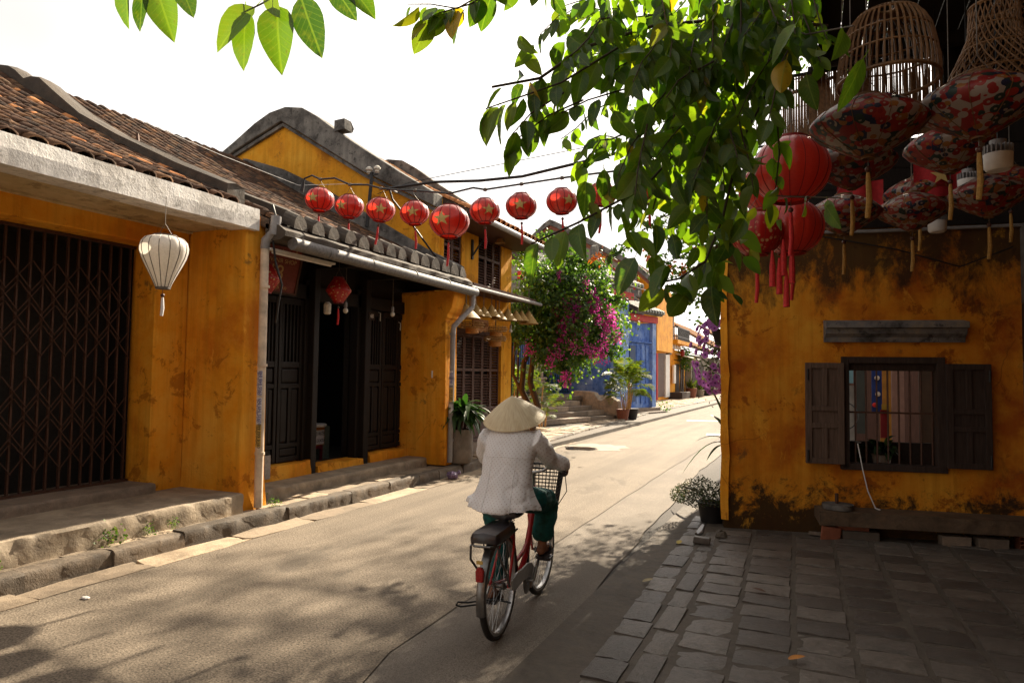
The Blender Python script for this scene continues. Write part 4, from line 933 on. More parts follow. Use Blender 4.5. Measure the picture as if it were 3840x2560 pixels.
# ================================================================== RIGHT HOUSE
RO = Vector((-.96, 8.1, 0)); RA = math.radians(11)
RT = Vector((math.cos(RA), math.sin(RA), 0)); RN = Vector((math.sin(RA), -math.cos(RA), 0))   # along the wall, towards the camera
MR = Matrix((RT, -RN, Vector((0, 0, 1)))).transposed().to_4x4(); MR.translation = RO       # local x along wall, y into the house
hr = T('corner_house', 'mouldy orange corner house with barred window and open shutters', 'house', RO, RA)
w = MB(); TH = .24
def rb(mb, s0, s1, d0, d1, z0, z1): return mb.box(s0, s1, d0, d1, z0, z1, MR)
WS0, WS1, WZ0, WZ1 = 1.25, 2.235, .73, 1.935
rb(w, 0, WS0, 0, TH, -.05, 3.36); rb(w, WS1, 4.2, 0, TH, -.05, 3.36); rb(w, WS0, WS1, 0, TH, -.05, WZ0); rb(w, WS0, WS1, 0, TH, WZ1, 3.36)
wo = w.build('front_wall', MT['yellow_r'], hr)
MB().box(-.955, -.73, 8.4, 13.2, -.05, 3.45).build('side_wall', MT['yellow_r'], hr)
rb(MB(), -.02, .5, -.03, .2, 3.362, 3.45).build('wall_coping', MT['grey_pl'], hr)
MB().box(-.73, .15, 11.2, 11.4, 0, 3.3).box(1.75, 3.5, 11.2, 11.4, 0, 3.3).box(.15, 1.75, 11.2, 11.4, 1.92, 3.3).build('rear_wall', MT['void'], hr)
MB().box(-.7, 3.6, 8.7, 11.2, 3.0, 3.1).build('inner_ceiling', MT['void'], hr)
MB().box(-.7, 3.6, 8.9, 11.2, -.02, .02).build('floor', MT['dirt'], hr)
# peeled plaster strip and wire at the corner
cn = [[(-.99+random.uniform(-.012, .006), 8.09, z), (-.93+random.uniform(-.0, .04), 8.075+random.uniform(-.01, 0), z), (-.92, 8.11, z), (-.97, 8.12, z)] for z in [.1+i*.18 for i in range(18)]]
MB().loft(cn).build('corner_strip', MT['yellow'], hr)
# cornice over the window, two mouldings
cz = MB().prism([(0, 2.10), (.05, 2.10), (.06, 2.15), (.11, 2.19), (.12, 2.24), (.17, 2.25), (.17, 2.31), (.0, 2.34)], RO+RT*1.06, RN, (0, 0, 1), RT, 1.38)
cz.build('cornice', plaster('blue grey moulding', (.20, .195, .20), (.05, .05, .05), (.30, .25, .17), mould=.8, scale=3), hr)
# window frame, bars, shutters
wf = MB(); 
for a, b, c_, d_ in ((1.235, 1.31, .73, 1.94), (2.17, 2.25, .73, 1.94), (1.31, 2.17, 1.87, 1.94), (1.22, 2.26, .715, .785)): rb(wf, a, b, -.045, .12, c_, d_)
W1 = wf.build('window', MT['frame_r'], hr, bevel=.006)
for i in range(8):
    s = 1.31+(i+.72)*.1085
    MB().tube([RO+RT*s-RN*.05+Vector((0, 0, .78)), RO+RT*s-RN*.05+Vector((0, 0, 1.88))], .0095, 6).build('bar', MT['iron'], W1)
rb(MB(), 1.31, 2.17, .042, .056, 1.325, 1.345).build('cross_bar', MT['iron'], W1)
rb(MB(), 1.31, 2.17, .03, .05, 1.79, 1.87).build('header', MT['frame_r'], W1)
def pshutter(s0, s1, flip, m):
    d0, d1 = -.10, -.055; st = .062; D = MB()
    for a, b in ((s0, s0+st), (s1-st, s1)): rb(D, a, b, d0, d1, .775, 1.87)
    for z, h in ((.775, .06), (1.16, .055), (1.345, .055), (1.81, .06)): rb(D, s0+st, s1-st, d0+.002, d1, z, z+h)
    sm = (s0+s1)/2
    for z0, z1 in ((.835, 1.16), (1.40, 1.81)): rb(D, sm-.028, sm+.028, d0+.003, d1, z0, z1)
    o = D.build('shutter', MT[m], hr, bevel=.004)
    for a, b in ((s0+st, sm-.028), (sm+.028, s1-st)):
        for z0, z1 in ((.835, 1.16), (1.40, 1.81)): rb(MB(), a, b, -.078, -.062, z0, z1).build('panel', MT[m], o)
    rb(MB(), s0+st, s1-st, -.08, -.062, 1.215, 1.345).build('panel', MT[m], o)
    e = s0+.02 if flip else s1-.02
    for z in (.86, 1.74):
        MB().tube([RO+RT*e+RN*.108+Vector((0, 0, z-.06)), RO+RT*e+RN*.108+Vector((0, 0, z+.06))], .011, 8).build('hinge', MT['cable'], o, True)
pshutter(.855, 1.245, True, 'shutter_r'); pshutter(2.24, 2.66, False, 'frame_r')
# bench slab, props below it and things on it
bs = [[tuple(RO+RT*s+RN*d+Vector((0, 0, z))) for d, z in ((-.02, .2), (.30+random.uniform(-.01, .01), .155-.0*s), (.30+random.uniform(-.008, .008), .30+random.uniform(-.004, .004)), (-.02, .31))] for s in np.linspace(.95, 3.6, 20)]
tag(MB().loft(bs).build('stone_bench', stone('mossy bench slab', (.115, .075, .045), .5, False, 7, .9)), 'long mossy stone slab bench along the orange wall', 'bench')
def rp(s, d, z): return RO+RT*s+RN*d+Vector((0, 0, z))
def rblock(name, label, cat, s, d, z, l, wd, h, m, rot=0, tilt=0, group=None):
    mb = MB().box(-l/2, l/2, -wd/2, wd/2, 0, h); me = mb.mesh(name, jit=.004)
    return tag(put(name, me, m, None, bevel=.006, mw=Matrix.Translation(rp(s, d, z)) @ Matrix.Rotation(RA+rot, 4, 'Z') @ Matrix.Rotation(tilt, 4, 'Y')), label, cat, group)
rblock('red_tile', 'broken red tile leaning at the left end under the bench', 'tile', 1.05, .27, -.01, .2, .03, .15, MT['brick'], .2, .15)
rblock('stone_block', 'rough dark block propping the left end of the bench', 'block', 1.36, .16, -.02, .36, .18, .12, MT['dirt'])
rblock('brick', 'upper red brick wedged between the dark block and bench', 'brick', 1.3, .14, .10, .3, .12, .07, MT['brick'])
rblock('concrete_block', 'left one of two pale blocks under the middle of the bench', 'block', 2.25, .2, -.02, .27, .14, .13, MT['granite'])
rblock('concrete_block', 'right one of two pale blocks under the middle of the bench', 'block', 2.58, .2, -.02, .27, .14, .13, MT['granite'])
hb = MB()
for i in range(4):
    for j in range(3): hb.box(-.08+i*.053, -.072+i*.053, -.06, .06, 0, .16)
for j in range(5): hb.box(-.08, .087, -.06, .06, j*.038, j*.038+.008)
me = hb.mesh('hollow_brick'); tag(put('hollow_brick', me, MT['brick'], None, mw=Matrix.Translation(rp(2.9, .18, -.02)) @ Matrix.Rotation(RA, 4, 'Z')), 'hollow perforated brick under the dark right end of the bench', 'brick')
um = T('umbrella_base', 'round grey stone base with rusty tube on the bench', 'umbrella base', rp(1.16, .14, .31))
MB().lathe([(.01, 0), (.155, 0), (.16, .02), (.155, .05), (.05, .055), (.01, .055)], rp(1.16, .14, .31), 24, True).build('disc', MT['grey_pl'], um, True)
MB().tube([rp(1.15, .14, .36), rp(1.15, .14, .47)], .018, 8).build('tube', MT['iron'], um, True)
wire('thin white cord hanging from the window bars to the bench', [rp(1.39, .03, 1.0), rp(1.40, .06, .9), rp(1.43, .06, .72), rp(1.48, .05, .5), rp(1.55, .06, .32), rp(1.58, .12, .315)], .006, 'dangling_cord', 'white')
tag(MB().tube([rp(1.34, .04, 1.03), rp(1.42, .05, 1.01)], .008, 5).build('metal_hook', MT['chrome']), 'small metal hook where the white cord meets the window bars', 'hook')
# plants on the sill inside
MT['dkleaf'] = leafmat('dark indoor leaf', [(0, (.015, .035, .012)), (1, (.04, .08, .03))], (1.3, 1.7, .6))
pl_ = T('sill_plant', 'leafy pot plant standing inside the barred window', 'potted plant', rp(1.72, -.32, .6))
c0 = rp(1.72, -.32, .6)
MB().lathe([(.06, 0), (.1, .24), (.11, .26), (.02, .24)], c0, 16, True).build('pot', MT['pot'], pl_, True)
iv, if_ = bladeleaf(.2, .04, .8); im = npmesh('leaf', iv, if_); im.materials.append(MT['dkleaf'])
for k in range(46):
    put('leaf', im, None, pl_, mw=wm(pl_).inverted() @ Matrix.Translation((c0.x+random.uniform(-.1, .1), c0.y+random.uniform(-.06, .06), c0.z+.25+random.uniform(0, .12))) @ Matrix.Rotation(random.uniform(0, 6.3), 4, 'Z') @ Matrix.Rotation(random.uniform(-.9, .3), 4, 'Y') @ Matrix.Scale(random.uniform(.7, 1.2), 4))
pl2 = dup(pl_, rp(1.42, -.3, .42), label='small low pot plant at the left inside the window', scale=.85)
tag(rb(MB(), 1.2, 2.3, .5, .56, .0, .98).build('dark_counter', MT['void']), 'dark counter inside the barred window', 'counter')
# the bright yard behind the house, seen through the window
struct(MB().box(-.7, 6, 11.4, 30, -.02, .03).build('yard', MT['granite']))
def yard(name, label, cat, x0, x1, y, z0, z1, c, t=.08):
    return tag(MB().box(x0, x1, y, y+t, z0, z1).build(name, simple(name, tuple(q_*.45 for q_ in c), .8, 0, 4, .25)), label, cat)
tag(MB().box(-.7, 6, 19, 19.3, 0, 5.5).build('yard_wall', MT['brown_wood']), 'dark brown back wall of the yard seen far behind the window', 'wall')
yard('white_wall', 'white yard wall with blue top seen through the window bars', 'wall', .2, .80, 17, .0, 1.55, (.42, .40, .36), .2)
yard('blue_board', 'pale blue board above the white wall at the window\'s left', 'board', .3, .76, 16.9, 1.6, 2.6, (.18, .36, .42))
yard('dark_door', 'dark doorway at the left of the yard behind the window', 'door', .82, 1.02, 16.9, .5, 2.6, (.05, .055, .045))
yard('blue_cloth', 'bright blue cloth with pale flowers hanging behind the window bars', 'cloth', .95, 1.12, 14.4, 1.08, 1.95, (.03, .09, .45), .02)
yard('orange_wall', 'orange yard wall behind the middle window bars', 'wall', 1.13, 1.36, 15, .2, 2.6, (.55, .25, .03))
yard('red_cloth', 'dark red cloth under the orange wall behind the window', 'cloth', 1.08, 1.22, 14.3, .62, 1.14, (.36, .02, .03), .03)
yard('yellow_box', 'small yellow box on the red cloth behind the window', 'box', 1.10, 1.22, 14.2, 1.14, 1.24, (.6, .38, .03))
yard('pink_pillar', 'pale pink pillar in the yard behind the window bars', 'pillar', 1.27, 1.46, 14.2, .0, 2.6, (.42, .25, .2), .2)
yard('brown_door', 'brown timber door at the right behind the window', 'door', 1.60, 1.95, 13.4, .0, 2.6, (.10, .055, .03))
yard('yellow_jamb', 'yellow jamb at the right edge behind the window bars', 'jamb', 1.84, 1.92, 13.1, .0, 2.6, (.55, .36, .04))
for i, (x, z) in enumerate(((1.04, 1.72), (1.05, 1.42), (1.0, 1.22))):
    tag(MB().ball((x, 14.37, z), .045, 8, 6, (1, .3, 1)).build('flower_print', MT['cream' if i < 2 else 'red_paint']), ('upper cream rosette', 'lower cream rosette', 'red rosette')[i]+' on the blue cloth behind the window', 'rosette')
bw = MB(); bw.lathe([(.30, -.012), (.312, 0), (.30, .012), (.288, 0), (.30, -.012)], (0, 0, 0), 28, False, Matrix.Translation((.52, 16.4, .9)) @ Matrix.Rotation(PI/2, 4, 'X')); tag(bw.build('cart_wheel', MT['cable'], None, True), 'black spokeless wheel leaning at the white yard wall behind the window', 'wheel')
# upper storey of boards, ceiling over the alley, next building on the right
up = T('timber_canopy', 'dark timber canopy roof over the alley with hanging lanterns', 'canopy', (1, 8.3, 3.4))
for i in range(9): rb(MB(), .92, 4.2, -.02+.01*(i % 2), .03, 3.362+i*.108, 3.468+i*.108).build('plank', MT['dark_wood'], up)
rb(MB(), 2.30, 4.2, .0, .04, 4.335, 5.6).build('end_panel', MT['dark_wood'], up)
for i in range(12):
    x = .05+i*.2205
    MB().box(x, x+.212, .2, 8.75, 5.32, 5.36).build('ceiling_board', MT['dark_wood'], up)
for y in (1, 2.8, 4.6, 6.4, 8.2): MB().box(.04, 2.7, y-.05, y+.05, 5.18, 5.315).build('beam', MT['dark_wood'], up)
for y in (.4, 8.5): MB().box(-.06, .04, y, y+.09, 3.45 if y > 5 else 5.2, 5.32).build('post', MT['dark_wood'], up)
MB().box(-.02, .04, .2, 8.75, 5.05, 5.316).build('fascia', MT['dark_wood'], up)
nb = T('dark_house', 'shadowed plaster house at the right edge of the alley', 'house', (2.1, 4, 0))
MB().box(2.02, 2.3, -6, 8.62, -.05, 5.3).build('wall', plaster('dark alley plaster', (.16, .07, .02), (.07, .03, .01), (.2, .1, .03)), nb)
for z0, z1, m in ((.0, 1.15, 'frame_r'), (1.15, 1.9, 'grey_pl'), (1.9, 2.5, 'frame_r'), (2.5, 3.3, 'grey_pl')): MB().box(1.96, 2.03, 8.3, 8.62, z0, z1).build('corner_stone', MT[m], nb, bevel=.01)
MB().box(-2, 2.3, -6.3, -6.0, -.05, 5.3).build('end_wall', bpy.data.materials['dark alley plaster'], nb)
# reed mats
def mat_(label, o, ax, ay, wd, ht, n, seed):
    r = random.Random(seed); ax, ay = Vector(ax).normalized(), Vector(ay).normalized(); t = T('reed_mat', label, 'mat', o, 0, 'reed mats under the canopy')
    mb = MB(); o = Vector(o); x = 0; nrm = ax.cross(ay)
    while x < wd:
        wdt = r.uniform(.004, .0085); 
        if r.random() > .012: mb.bar(o+ax*x+nrm*r.uniform(-.004, .004), o+ax*(x+r.uniform(-.012, .012))+ay*ht+nrm*r.uniform(-.004, .004), wdt*1.3, .004, nrm)
        x += wdt+r.uniform(-.0028, .0003)
    b = mb.build('reed', MT['reed'], t); b['kind'] = 'stuff'
    for k in range(6): MB().bar(o+ay*(ht*(.05+.18*k))-nrm*.007, o+ax*wd+ay*(ht*(.05+.18*k))-nrm*.007, .006, .004, nrm).build('binding', MT['wire'], t)
    MB().bar(o+ay*ht, o+ax*wd+ay*ht, .03, .03).build('batten', MT['dark_wood'], t)
MT['reed'] = simple('brown reed', (.16, .085, .04), .75, 0, 30, .4)
mat_('wide brown reed mat with sky glinting through behind the bamboo cage', (-.34, 8.32, 4.26), (1, .19, .10), (.0, .0, 1), 1.74, .90, 300, 1)
# lanterns under the canopy
FP = [(.035, -.19), (.06, -.185), (.17, -.11), (.27, -.035), (.31, .02), (.305, .045), (.26, .10), (.16, .17), (.08, .205), (.07, .21)]
Gf = 'large floral lanterns under the alley canopy'
for i, (x, y, z, s, lab) in enumerate((
    (.28, 4.31, 3.12, 1, 'large floral lantern nearest the red lanterns, below the bamboo cage'), (.83, 4.42, 3.20, 1, 'large floral lantern below the woven fish trap lamp'),
    (.25, 5.47, 3.24, .97, 'floral lantern just below and behind the biggest one beside the red lanterns'), (.90, 5.74, 3.36, .97, 'floral lantern in front of the hanging star flag\'s top'),
    (.23, 6.48, 3.10, .97, 'lowest floral lantern beside the red lanterns, above the orange wall'), (.88, 7.17, 3.38, .97, 'floral lantern behind the star flag'),
    (.75, 6.56, 3.10, .9, 'small floral lantern left of the lowest white lamp'), (1.29, 6.56, 3.18, .95, 'floral lantern between the white lamps near the dark edge'),
    (1.62, 7.4, 3.45, .95, 'floral lantern at the far dark right edge of the canopy'))):
    lantern(lab, (x, y, z), .3, prof=[(r*s, h*s*.86) for r, h in FP], fab='floral', star=False, ribs=10, ribm='bamboo_d', tas=.26, tm='tassel_y', hang=5.2-z-.21*s, name='floral_lantern', group=Gf, rsz=.004)
Gr = 'big red gilded lanterns at the canopy corner'
for i, (x, y, z, R, lab) in enumerate(((-.15, 5.05, 3.14, .26, 'topmost big red gilded lantern at the canopy corner, behind the leaves'), (-.42, 5.7, 2.84, .20, 'left lower red gilded lantern, lit from the street side'), (-.17, 5.95, 2.92, .25, 'lowest big red gilded lantern, right of the lit one'), (-.40, 6.3, 3.35, .22, 'rear red gilded lantern mostly behind leaves at the left'))):
    lantern(lab, (x, y, z), R, .9, fab='red_print' if i == 1 else 'red_silk', star=False, ribs=16, ribm='red_dark', tas=.3, hang=5.2-z-R*.8, name='gilded_lantern', group=Gr, rsz=.005)
    T_ = bpy.data.objects
tt = T('hanging_tassels', 'bunch of red tassels below the gilded lanterns', 'tassels', (-.25, 5.6, 2.5))
for k, (dx, dz) in enumerate(((0, 0), (.05, -.1), (-.05, .06), (.09, .08), (.03, .14))): MB().tube([(-.25+dx, 5.6, 2.62+dz), (-.25+dx, 5.6, 2.50+dz), (-.25+dx, 5.6, 2.34+dz)], [.008, .022, .024], 8).build('tassel', MT['tassel'], tt, True)
# bamboo cages
def cage(label, c, prof, nst, hoops, lattice=False, hang=1):
    t = T('bamboo_lamp', label, 'lamp', c, 0, 'bamboo lampshades under the canopy')
    def at(u, a):
        i = min(int(u*(len(prof)-1)), len(prof)-2); v = u*(len(prof)-1)-i; r = prof[i][0]*(1-v)+prof[i+1][0]*v; z = prof[i][1]*(1-v)+prof[i+1][1]*v
        return (c[0]+r*math.cos(a), c[1]+r*math.sin(a), c[2]+z)
    for k in range(nst):
        a = 2*PI*k/nst
        if lattice:
            for sgn in (1, -1): MB().tube([at(u, a+sgn*u*1.3) for u in np.linspace(0, 1, 12)], .0045, 4, False).build('strip', MT['bamboo_d'], t)
        else: MB().tube([at(u, a) for u in np.linspace(0, 1, 10)], .007, 4, False).build('strip', MT['bamboo_d'], t)
    for u in hoops:
        MB().tube([at(u, 2*PI*k/24) for k in range(25)], .011 if u in (0, 1) else .006, 5, False).build('hoop', MT['bamboo_d'], t, True)
    MB().tube([at(1, 0), (c[0], c[1], c[2]+prof[-1][1]+.1), (c[0], c[1], 5.2)], .004, 5).build('cord', MT['wire'], t)
cage('bell shaped bamboo cage lamp hanging in front of the reed mat', (.38, 4.27, 3.42), [(.255, -.06), (.255, .02), (.235, .14), (.21, .24), (.15, .32), (.05, .36)], 44, (0, .3, .5, .75, 1))
cage('woven fish trap lamp with narrow neck at the upper right', (1.02, 4.95, 3.62), [(.27, -.16), (.25, -.05), (.19, .08), (.14, .2), (.13, .38)], 30, (0, .2, .55, .8, 1), True)
cage('bamboo lamp cut off by the top right corner', (1.42, 5.6, 4.45), [(.27, -.16), (.25, -.05), (.19, .08), (.14, .2), (.13, .38)], 30, (0, .2, .55, .8, 1), True)
for i, (x, y, z, lab) in enumerate(((1.03, 4.97, 3.05, 'largest white ribbed bulb, nearest at the right'), (1.15, 6.54, 3.30, 'middle white ribbed bulb under the canopy'), (1.03, 7.26, 3.12, 'lowest white ribbed bulb, above the orange wall'))):
    t = T('ribbed_bulb', lab, 'lamp', (x, y, z), 0, 'white ribbed bulbs under the canopy')
    MB().lathe([(.02, -.07), (.06, -.068), (.075, -.05), (.078, .03), (.078, .035), (.03, .035)], (x, y, z), 20, True).build('diffuser', MT['white'], t, True)
    for k in range(20): a = 2*PI*k/20; MB().box(.045, .079, -.004, .004, .038, .085, Matrix.Translation((x, y, z)) @ Matrix.Rotation(a, 4, 'Z')).build('fin', MT['pvc'], t)
    MB().tube([(x, y, z+.035), (x, y, z+.12)], .045, 12).build('body', MT['pvc'], t, True); MB().tube([(x, y, z+.12), (x, y, 5.2)], .006, 5).build('cord', MT['cable'], t)
def flag(label, c, wd, ht, star=True):
    t = T('flag', label, 'flag', c, 0, 'red flags under the canopy'); R_ = []
    for i in range(13):
        u = i/12; R_.append([(c[0]-wd/2+wd*u, c[1]+.02*math.sin(u*9)+(.05*u), c[2]+ht/2-.02*math.sin(u*3.1)), (c[0]-wd/2+wd*u, c[1]+.03*math.sin(u*8+1)+.05*u, c[2]-ht/2-.01*math.sin(u*6))])
    MB().loft(R_, False, False).build('cloth', simple('flag red', (.33, .012, .015), .8) if 'flag red' not in bpy.data.materials else bpy.data.materials['flag red'], t, True)
    MB().tube([(c[0]-wd/2-.02, c[1], c[2]+ht/2+.008), (c[0]+wd/2+.02, c[1]+.05, c[2]+ht/2)], .006, 5).build('rod', MT['dark_wood'], t)
    if star:
        rs = ht*.24; p = [(rs*(1 if k % 2 == 0 else .4)*math.sin(PI*k/5), rs*(1 if k % 2 == 0 else .4)*math.cos(PI*k/5)) for k in range(10)]
        MB().prism(p, (c[0]+.02, c[1]-.035, c[2]), (1, .1, 0), (0, 0, 1), (.1, -1, 0), .003).build('star', MT['gold'], t)
flag('red flag with gold star hanging among the floral lanterns', (.99, 6.9, 3.48), .37, .36); flag('second red flag half hidden behind the floral lanterns at left', (.42, 7.6, 3.55), .42, .3, False)
wire('dark pipe running along the top of the orange wall', [rp(-.0, .04, 3.33), rp(1.5, .05, 3.31), rp(3.2, .05, 3.33)], .018, 'pipe', 'pvc')
wire('thin black wire sagging below the pipe over the dark orange wall', [rp(1.0, .05, 3.28), rp(1.8, .06, 3.1), rp(2.4, .06, 2.9), rp(2.9, .05, 3.1)], .007)
# small side eave beyond the corner
se = T('side_eave', 'small tiled eave sticking out beyond the corner house', 'eave', (-1.2, 10, 3.2))
MB().loft([[(-1.42, y, 3.36), (-1.42, y, 3.42), (-.95, y, 3.70), (-.95, y, 3.64)] for y in (9.7, 10.7)]).build('roof', MT['tile_isl'], se)
for i in range(3): MB().bar((-1.40, 9.8+i*.4, 3.31), (-.95, 9.8+i*.4, 3.58), .05, .07).build('rafter', MT['brown_wood'], se)
# litter on the pavement
tag(MB().tube([(-1.16, 7.5, .03), (-1.13, 7.53, .06), (-1.11, 7.58, .11)], [.03, .036, .026], 9).build('crushed_can', MT['chrome'], None, jit=.006), 'crushed silver can on the pavement edge', 'can')
tag(MB().box(-1.15, -.99, 7.16, 7.26, .02, .08).build('loose_brick', MT['paver'], None, bevel=.008, jit=.008), 'loose grey brick lying at the pavement edge below the can', 'brick')
tag(MB().ball((-.92, 7.55, .04), .06, 7, 5, (1.1, .8, .8)).build('dark_stone', MT['dirt'], None, jit=.012), 'dark lump of stone right of the crushed can', 'stone')
tag(MB().box(.0, .2, 8.12, 8.22, .02, .03, Matrix.Translation((-.08, -.02, 0))).build('broken_tile', MT['granite'], None, jit=.012), 'flat broken piece of tile at the foot of the orange wall', 'tile')
lv, lf = bladeleaf(.11, .03, .3)
def leaf_litter(label, p, a, c):
    o = put('fallen_leaf', npmesh('fallen_leaf', lv*np.array((1, 1, .5)), lf), simple('fallen leaf %.2f' % c[0], c, .7), None, mw=Matrix.Translation(p) @ Matrix.Rotation(a, 4, 'Z')); tag(o, label, 'leaf')
leaf_litter('orange curled leaf lying on the slate pavers', (-.16, 4.46, .035), .5, (.45, .17, .02)); leaf_litter('yellow leaf by the loose brick', (-1.28, 7.05, .02), 1.5, (.4, .3, .05)); leaf_litter('brown stick like leaf on the pavers left of the middle', (-.37, 5.75, .035), 3.0, (.10, .05, .03))
leaf_litter('pale leaf on the first column of pavers', (-1.3, 5.6, .03), .8, (.3, .24, .12))
tag(MB().ball((-5.36, 9.75, .06), .085, 9, 7, (1.2, .9, .75)).ball((-5.28, 9.83, .1), .035, 7, 5).build('plastic_bag', simple('purple white plastic', (.25, .18, .3), .3, 0, 60, .8), None, True, jit=.012), 'knotted purple and white plastic bag on the road by the kerb', 'bag')
tag(MB().ball((-4.95, 3.42, .008), .03, 7, 4, (1.3, .9, .35)).build('white_scrap', MT['white']), 'small white scrap on the road near the gutter', 'scrap')
# broad leaf plant and potted herb at the corner
MT['herb'] = leafmat('herb leaf', [(0, (.025, .04, .02)), (.7, (.06, .09, .04)), (1, (.20, .13, .12))], (1.3, 1.5, .7), rnd='isl')
hb_ = T('potted_herb', 'bushy small leaved herb in a black pot at the house corner', 'potted plant', (-1.13, 8.35, 0))
MB().lathe([(.12, 0), (.16, .22), (.17, .24), (.14, .24), (.13, .2), (.01, .2)], (-1.13, 8.35, 0), 14, True).build('pot', MT['black'], hb_, True)
V = []; F = []; UV = []
for k in range(2600):
    a = random.uniform(0, 2*PI); rr_ = .36*random.random()**.6; p = np.array((-1.24+rr_*math.cos(a)*1.0, 8.3+rr_*math.sin(a)*.8, .34+.22*random.uniform(-1, 1)*(1-rr_/.5)-.25*max(0, rr_-.2)))
    d = rng.normal(0, 1, 3); d /= np.linalg.norm(d); e = np.cross(d, rng.normal(0, 1, 3)); e /= np.linalg.norm(e); s = random.uniform(.010, .02)
    b = len(V); V += list(np.array([p-d*s, p+e*s*.45, p+d*s, p-e*s*.45])); F.append((b, b+1, b+2, b+3))
o = put('foliage', npmesh('foliage', V, F), MT['herb'], hb_); o['kind'] = 'stuff'
for k in range(14): a = k*.45; MB().tube([(-1.15, 8.34, .2), (-1.18+.1*math.cos(a), 8.32+.1*math.sin(a), .35), (-1.24+.25*math.cos(a), 8.3+.22*math.sin(a), .42)], .004, 4).build('stem', MT['twig'], hb_)
bl = T('broad_leaf_plant', 'long strap leaved plant peeping out behind the house corner', 'plant', (-1.0, 9.4, 0))
MT['strap'] = leafmat('strap leaf', [(0, (.02, .05, .02)), (1, (.04, .09, .03))], (1.3, 1.8, .6))
for a, up_, L_, b_ in ((3.0, .5, .75, 1.4), (2.4, 1.1, .7, .5), (2.9, 1.35, .95, .2), (3.6, .9, .6, .9), (2.7, .2, .5, 1.1)):
    v_, f_ = bladeleaf(L_, .055, b_, 9); put('leaf', npmesh('leaf', v_, f_), MT['strap'], bl, mw=wm(bl).inverted() @ Matrix.Translation((-.98, 9.4, .75)) @ Matrix.Rotation(a, 4, 'Z') @ Matrix.Rotation(-up_*.6, 4, 'Y'))
MB().lathe([(.1, 0), (.15, .5), (.16, .55), (.02, .5)], (-.98+.2, 9.5, 0), 14, True).build('pot', MT['terracotta'], bl, True); MB().tube([(-.8, 9.5, .5), (-.95, 9.42, .8)], .02, 6).build('stem', MT['twig'], bl)
# hanging petunia
pt = T('hanging_petunia', 'purple petunias in a hanging pot beside the house corner', 'hanging plant', (-1.15, 8.9, 2.3))
MT['petal'] = leafmat('purple petal', [(0, (.30, .08, .36)), (1, (.48, .2, .52))], (1.2, 1, 1.2), .3, .6)
MT['throat'] = simple('dark petal throat', (.09, .01, .10), .6)
fv = [(0, 0, 0)]; ff = []
for k in range(15): a = 2*PI*k/15; r_ = .046*(1 if k % 3 else .82); fv.append((r_*math.cos(a), r_*math.sin(a), .018))
ff = [(0, k, k % 15+1) for k in range(1, 16)]
pm_ = MB().add(fv, ff).mesh('flower', True); pm_.materials.append(MT['petal'])
tm_ = MB().lathe([(.001, .0065), (.014, .0078)], (0, 0, 0), 8).mesh('throat'); tm_.materials.append(MT['throat'])
for k in range(110):
    th = random.uniform(0, 2*PI); ph = random.uniform(-1, 1); rr_ = random.uniform(.24, .34); q_ = math.sqrt(1-ph*ph)
    p = Vector((-1.16+rr_*.9*q_*math.cos(th), 8.95+rr_*q_*math.sin(th), 1.97+.46*ph))
    d = Vector((math.cos(th)*q_-.25, math.sin(th)*q_-.6, ph*.4+.1)).normalized()
    M = Matrix.Translation(p) @ d.to_track_quat('Z', 'Y').to_matrix().to_4x4()
    o = put('flower', pm_, None, pt, mw=wm(pt).inverted() @ M); put('throat', tm_, None, o, mw=Matrix.Identity(4), local=True)
V = []; F = []
for k in range(900):
    p = np.array((-1.10, 8.95, 1.97))+rng.normal(0, 1, 3)*np.array((.13, .14, .22)); d = rng.normal(0, 1, 3); d /= np.linalg.norm(d); e = np.cross(d, rng.normal(0, 1, 3)); e /= np.linalg.norm(e); s = random.uniform(.012, .028)
    b = len(V); V += list(np.array([p-d*s, p+e*s*.5, p+d*s, p-e*s*.5])); F.append((b, b+1, b+2, b+3))
o = put('foliage', npmesh('foliage', V, F), MT['herb'], pt); o['kind'] = 'stuff'
MB().lathe([(.08, -.1), (.13, .08), (.14, .1), (.02, .08)], (-1.08, 8.97, 2.2), 14, True).build('pot', MT['black'], pt, True)
MB().tube([(-1.08, 8.97, 2.3), (-1.06, 8.97, 2.62), (-.96, 8.97, 2.66)], .01, 6).build('bracket', MT['cable'], pt, True)
# ================================================================== LEAVES
def unit(a): return a/np.maximum(np.linalg.norm(a, axis=1, keepdims=True), 1e-9)
def leaves_np(P_, D, NRM, Ls, Ws, fold=.25):
    """simple folded leaves: 5 vertices, 4 triangles each"""
    D = unit(D); X = unit(np.cross(D, NRM)); Nn = np.cross(X, D); L_ = Ls[:, None]; W_ = Ws[:, None]; n = len(P_)
    V = np.stack([P_, P_+D*L_*.45-X*W_+Nn*W_*fold, P_+D*L_-Nn*L_*.12, P_+D*L_*.45+X*W_+Nn*W_*fold, P_+D*L_*.5], 1).reshape(-1, 3)
    b = (np.arange(n)*5)[:, None]
    F = np.stack([b+np.array([[0, 4, 1]]), b+np.array([[1, 4, 2]]), b+np.array([[0, 3, 4]]), b+np.array([[4, 3, 2]])], 1).reshape(-1, 3)
    return V, F
MT['boug'] = leafmat('bougainvillea leaf', [(0, (.02, .05, .013)), (.45, (.045, .095, .022)), (.8, (.09, .15, .03)), (1, (.16, .20, .045))], (1.9, 2.2, .6), .45, .5, 'isl')
MT['bract'] = leafmat('magenta bract', [(0, (.45, .02, .24)), (.6, (.62, .05, .36)), (1, (.72, .16, .48))], (1.2, 1, 1.15), .5, .6, 'isl')
bt = T('bougainvillea', 'bougainvillea tree with magenta blossom overhanging the pavement before the blue gate', 'tree', (-6.5, 15.9, .15))
BC = np.array((-5.72, 16.1, 3.28)); BR = np.array((1.3, 1.35, 1.36))
cl = []
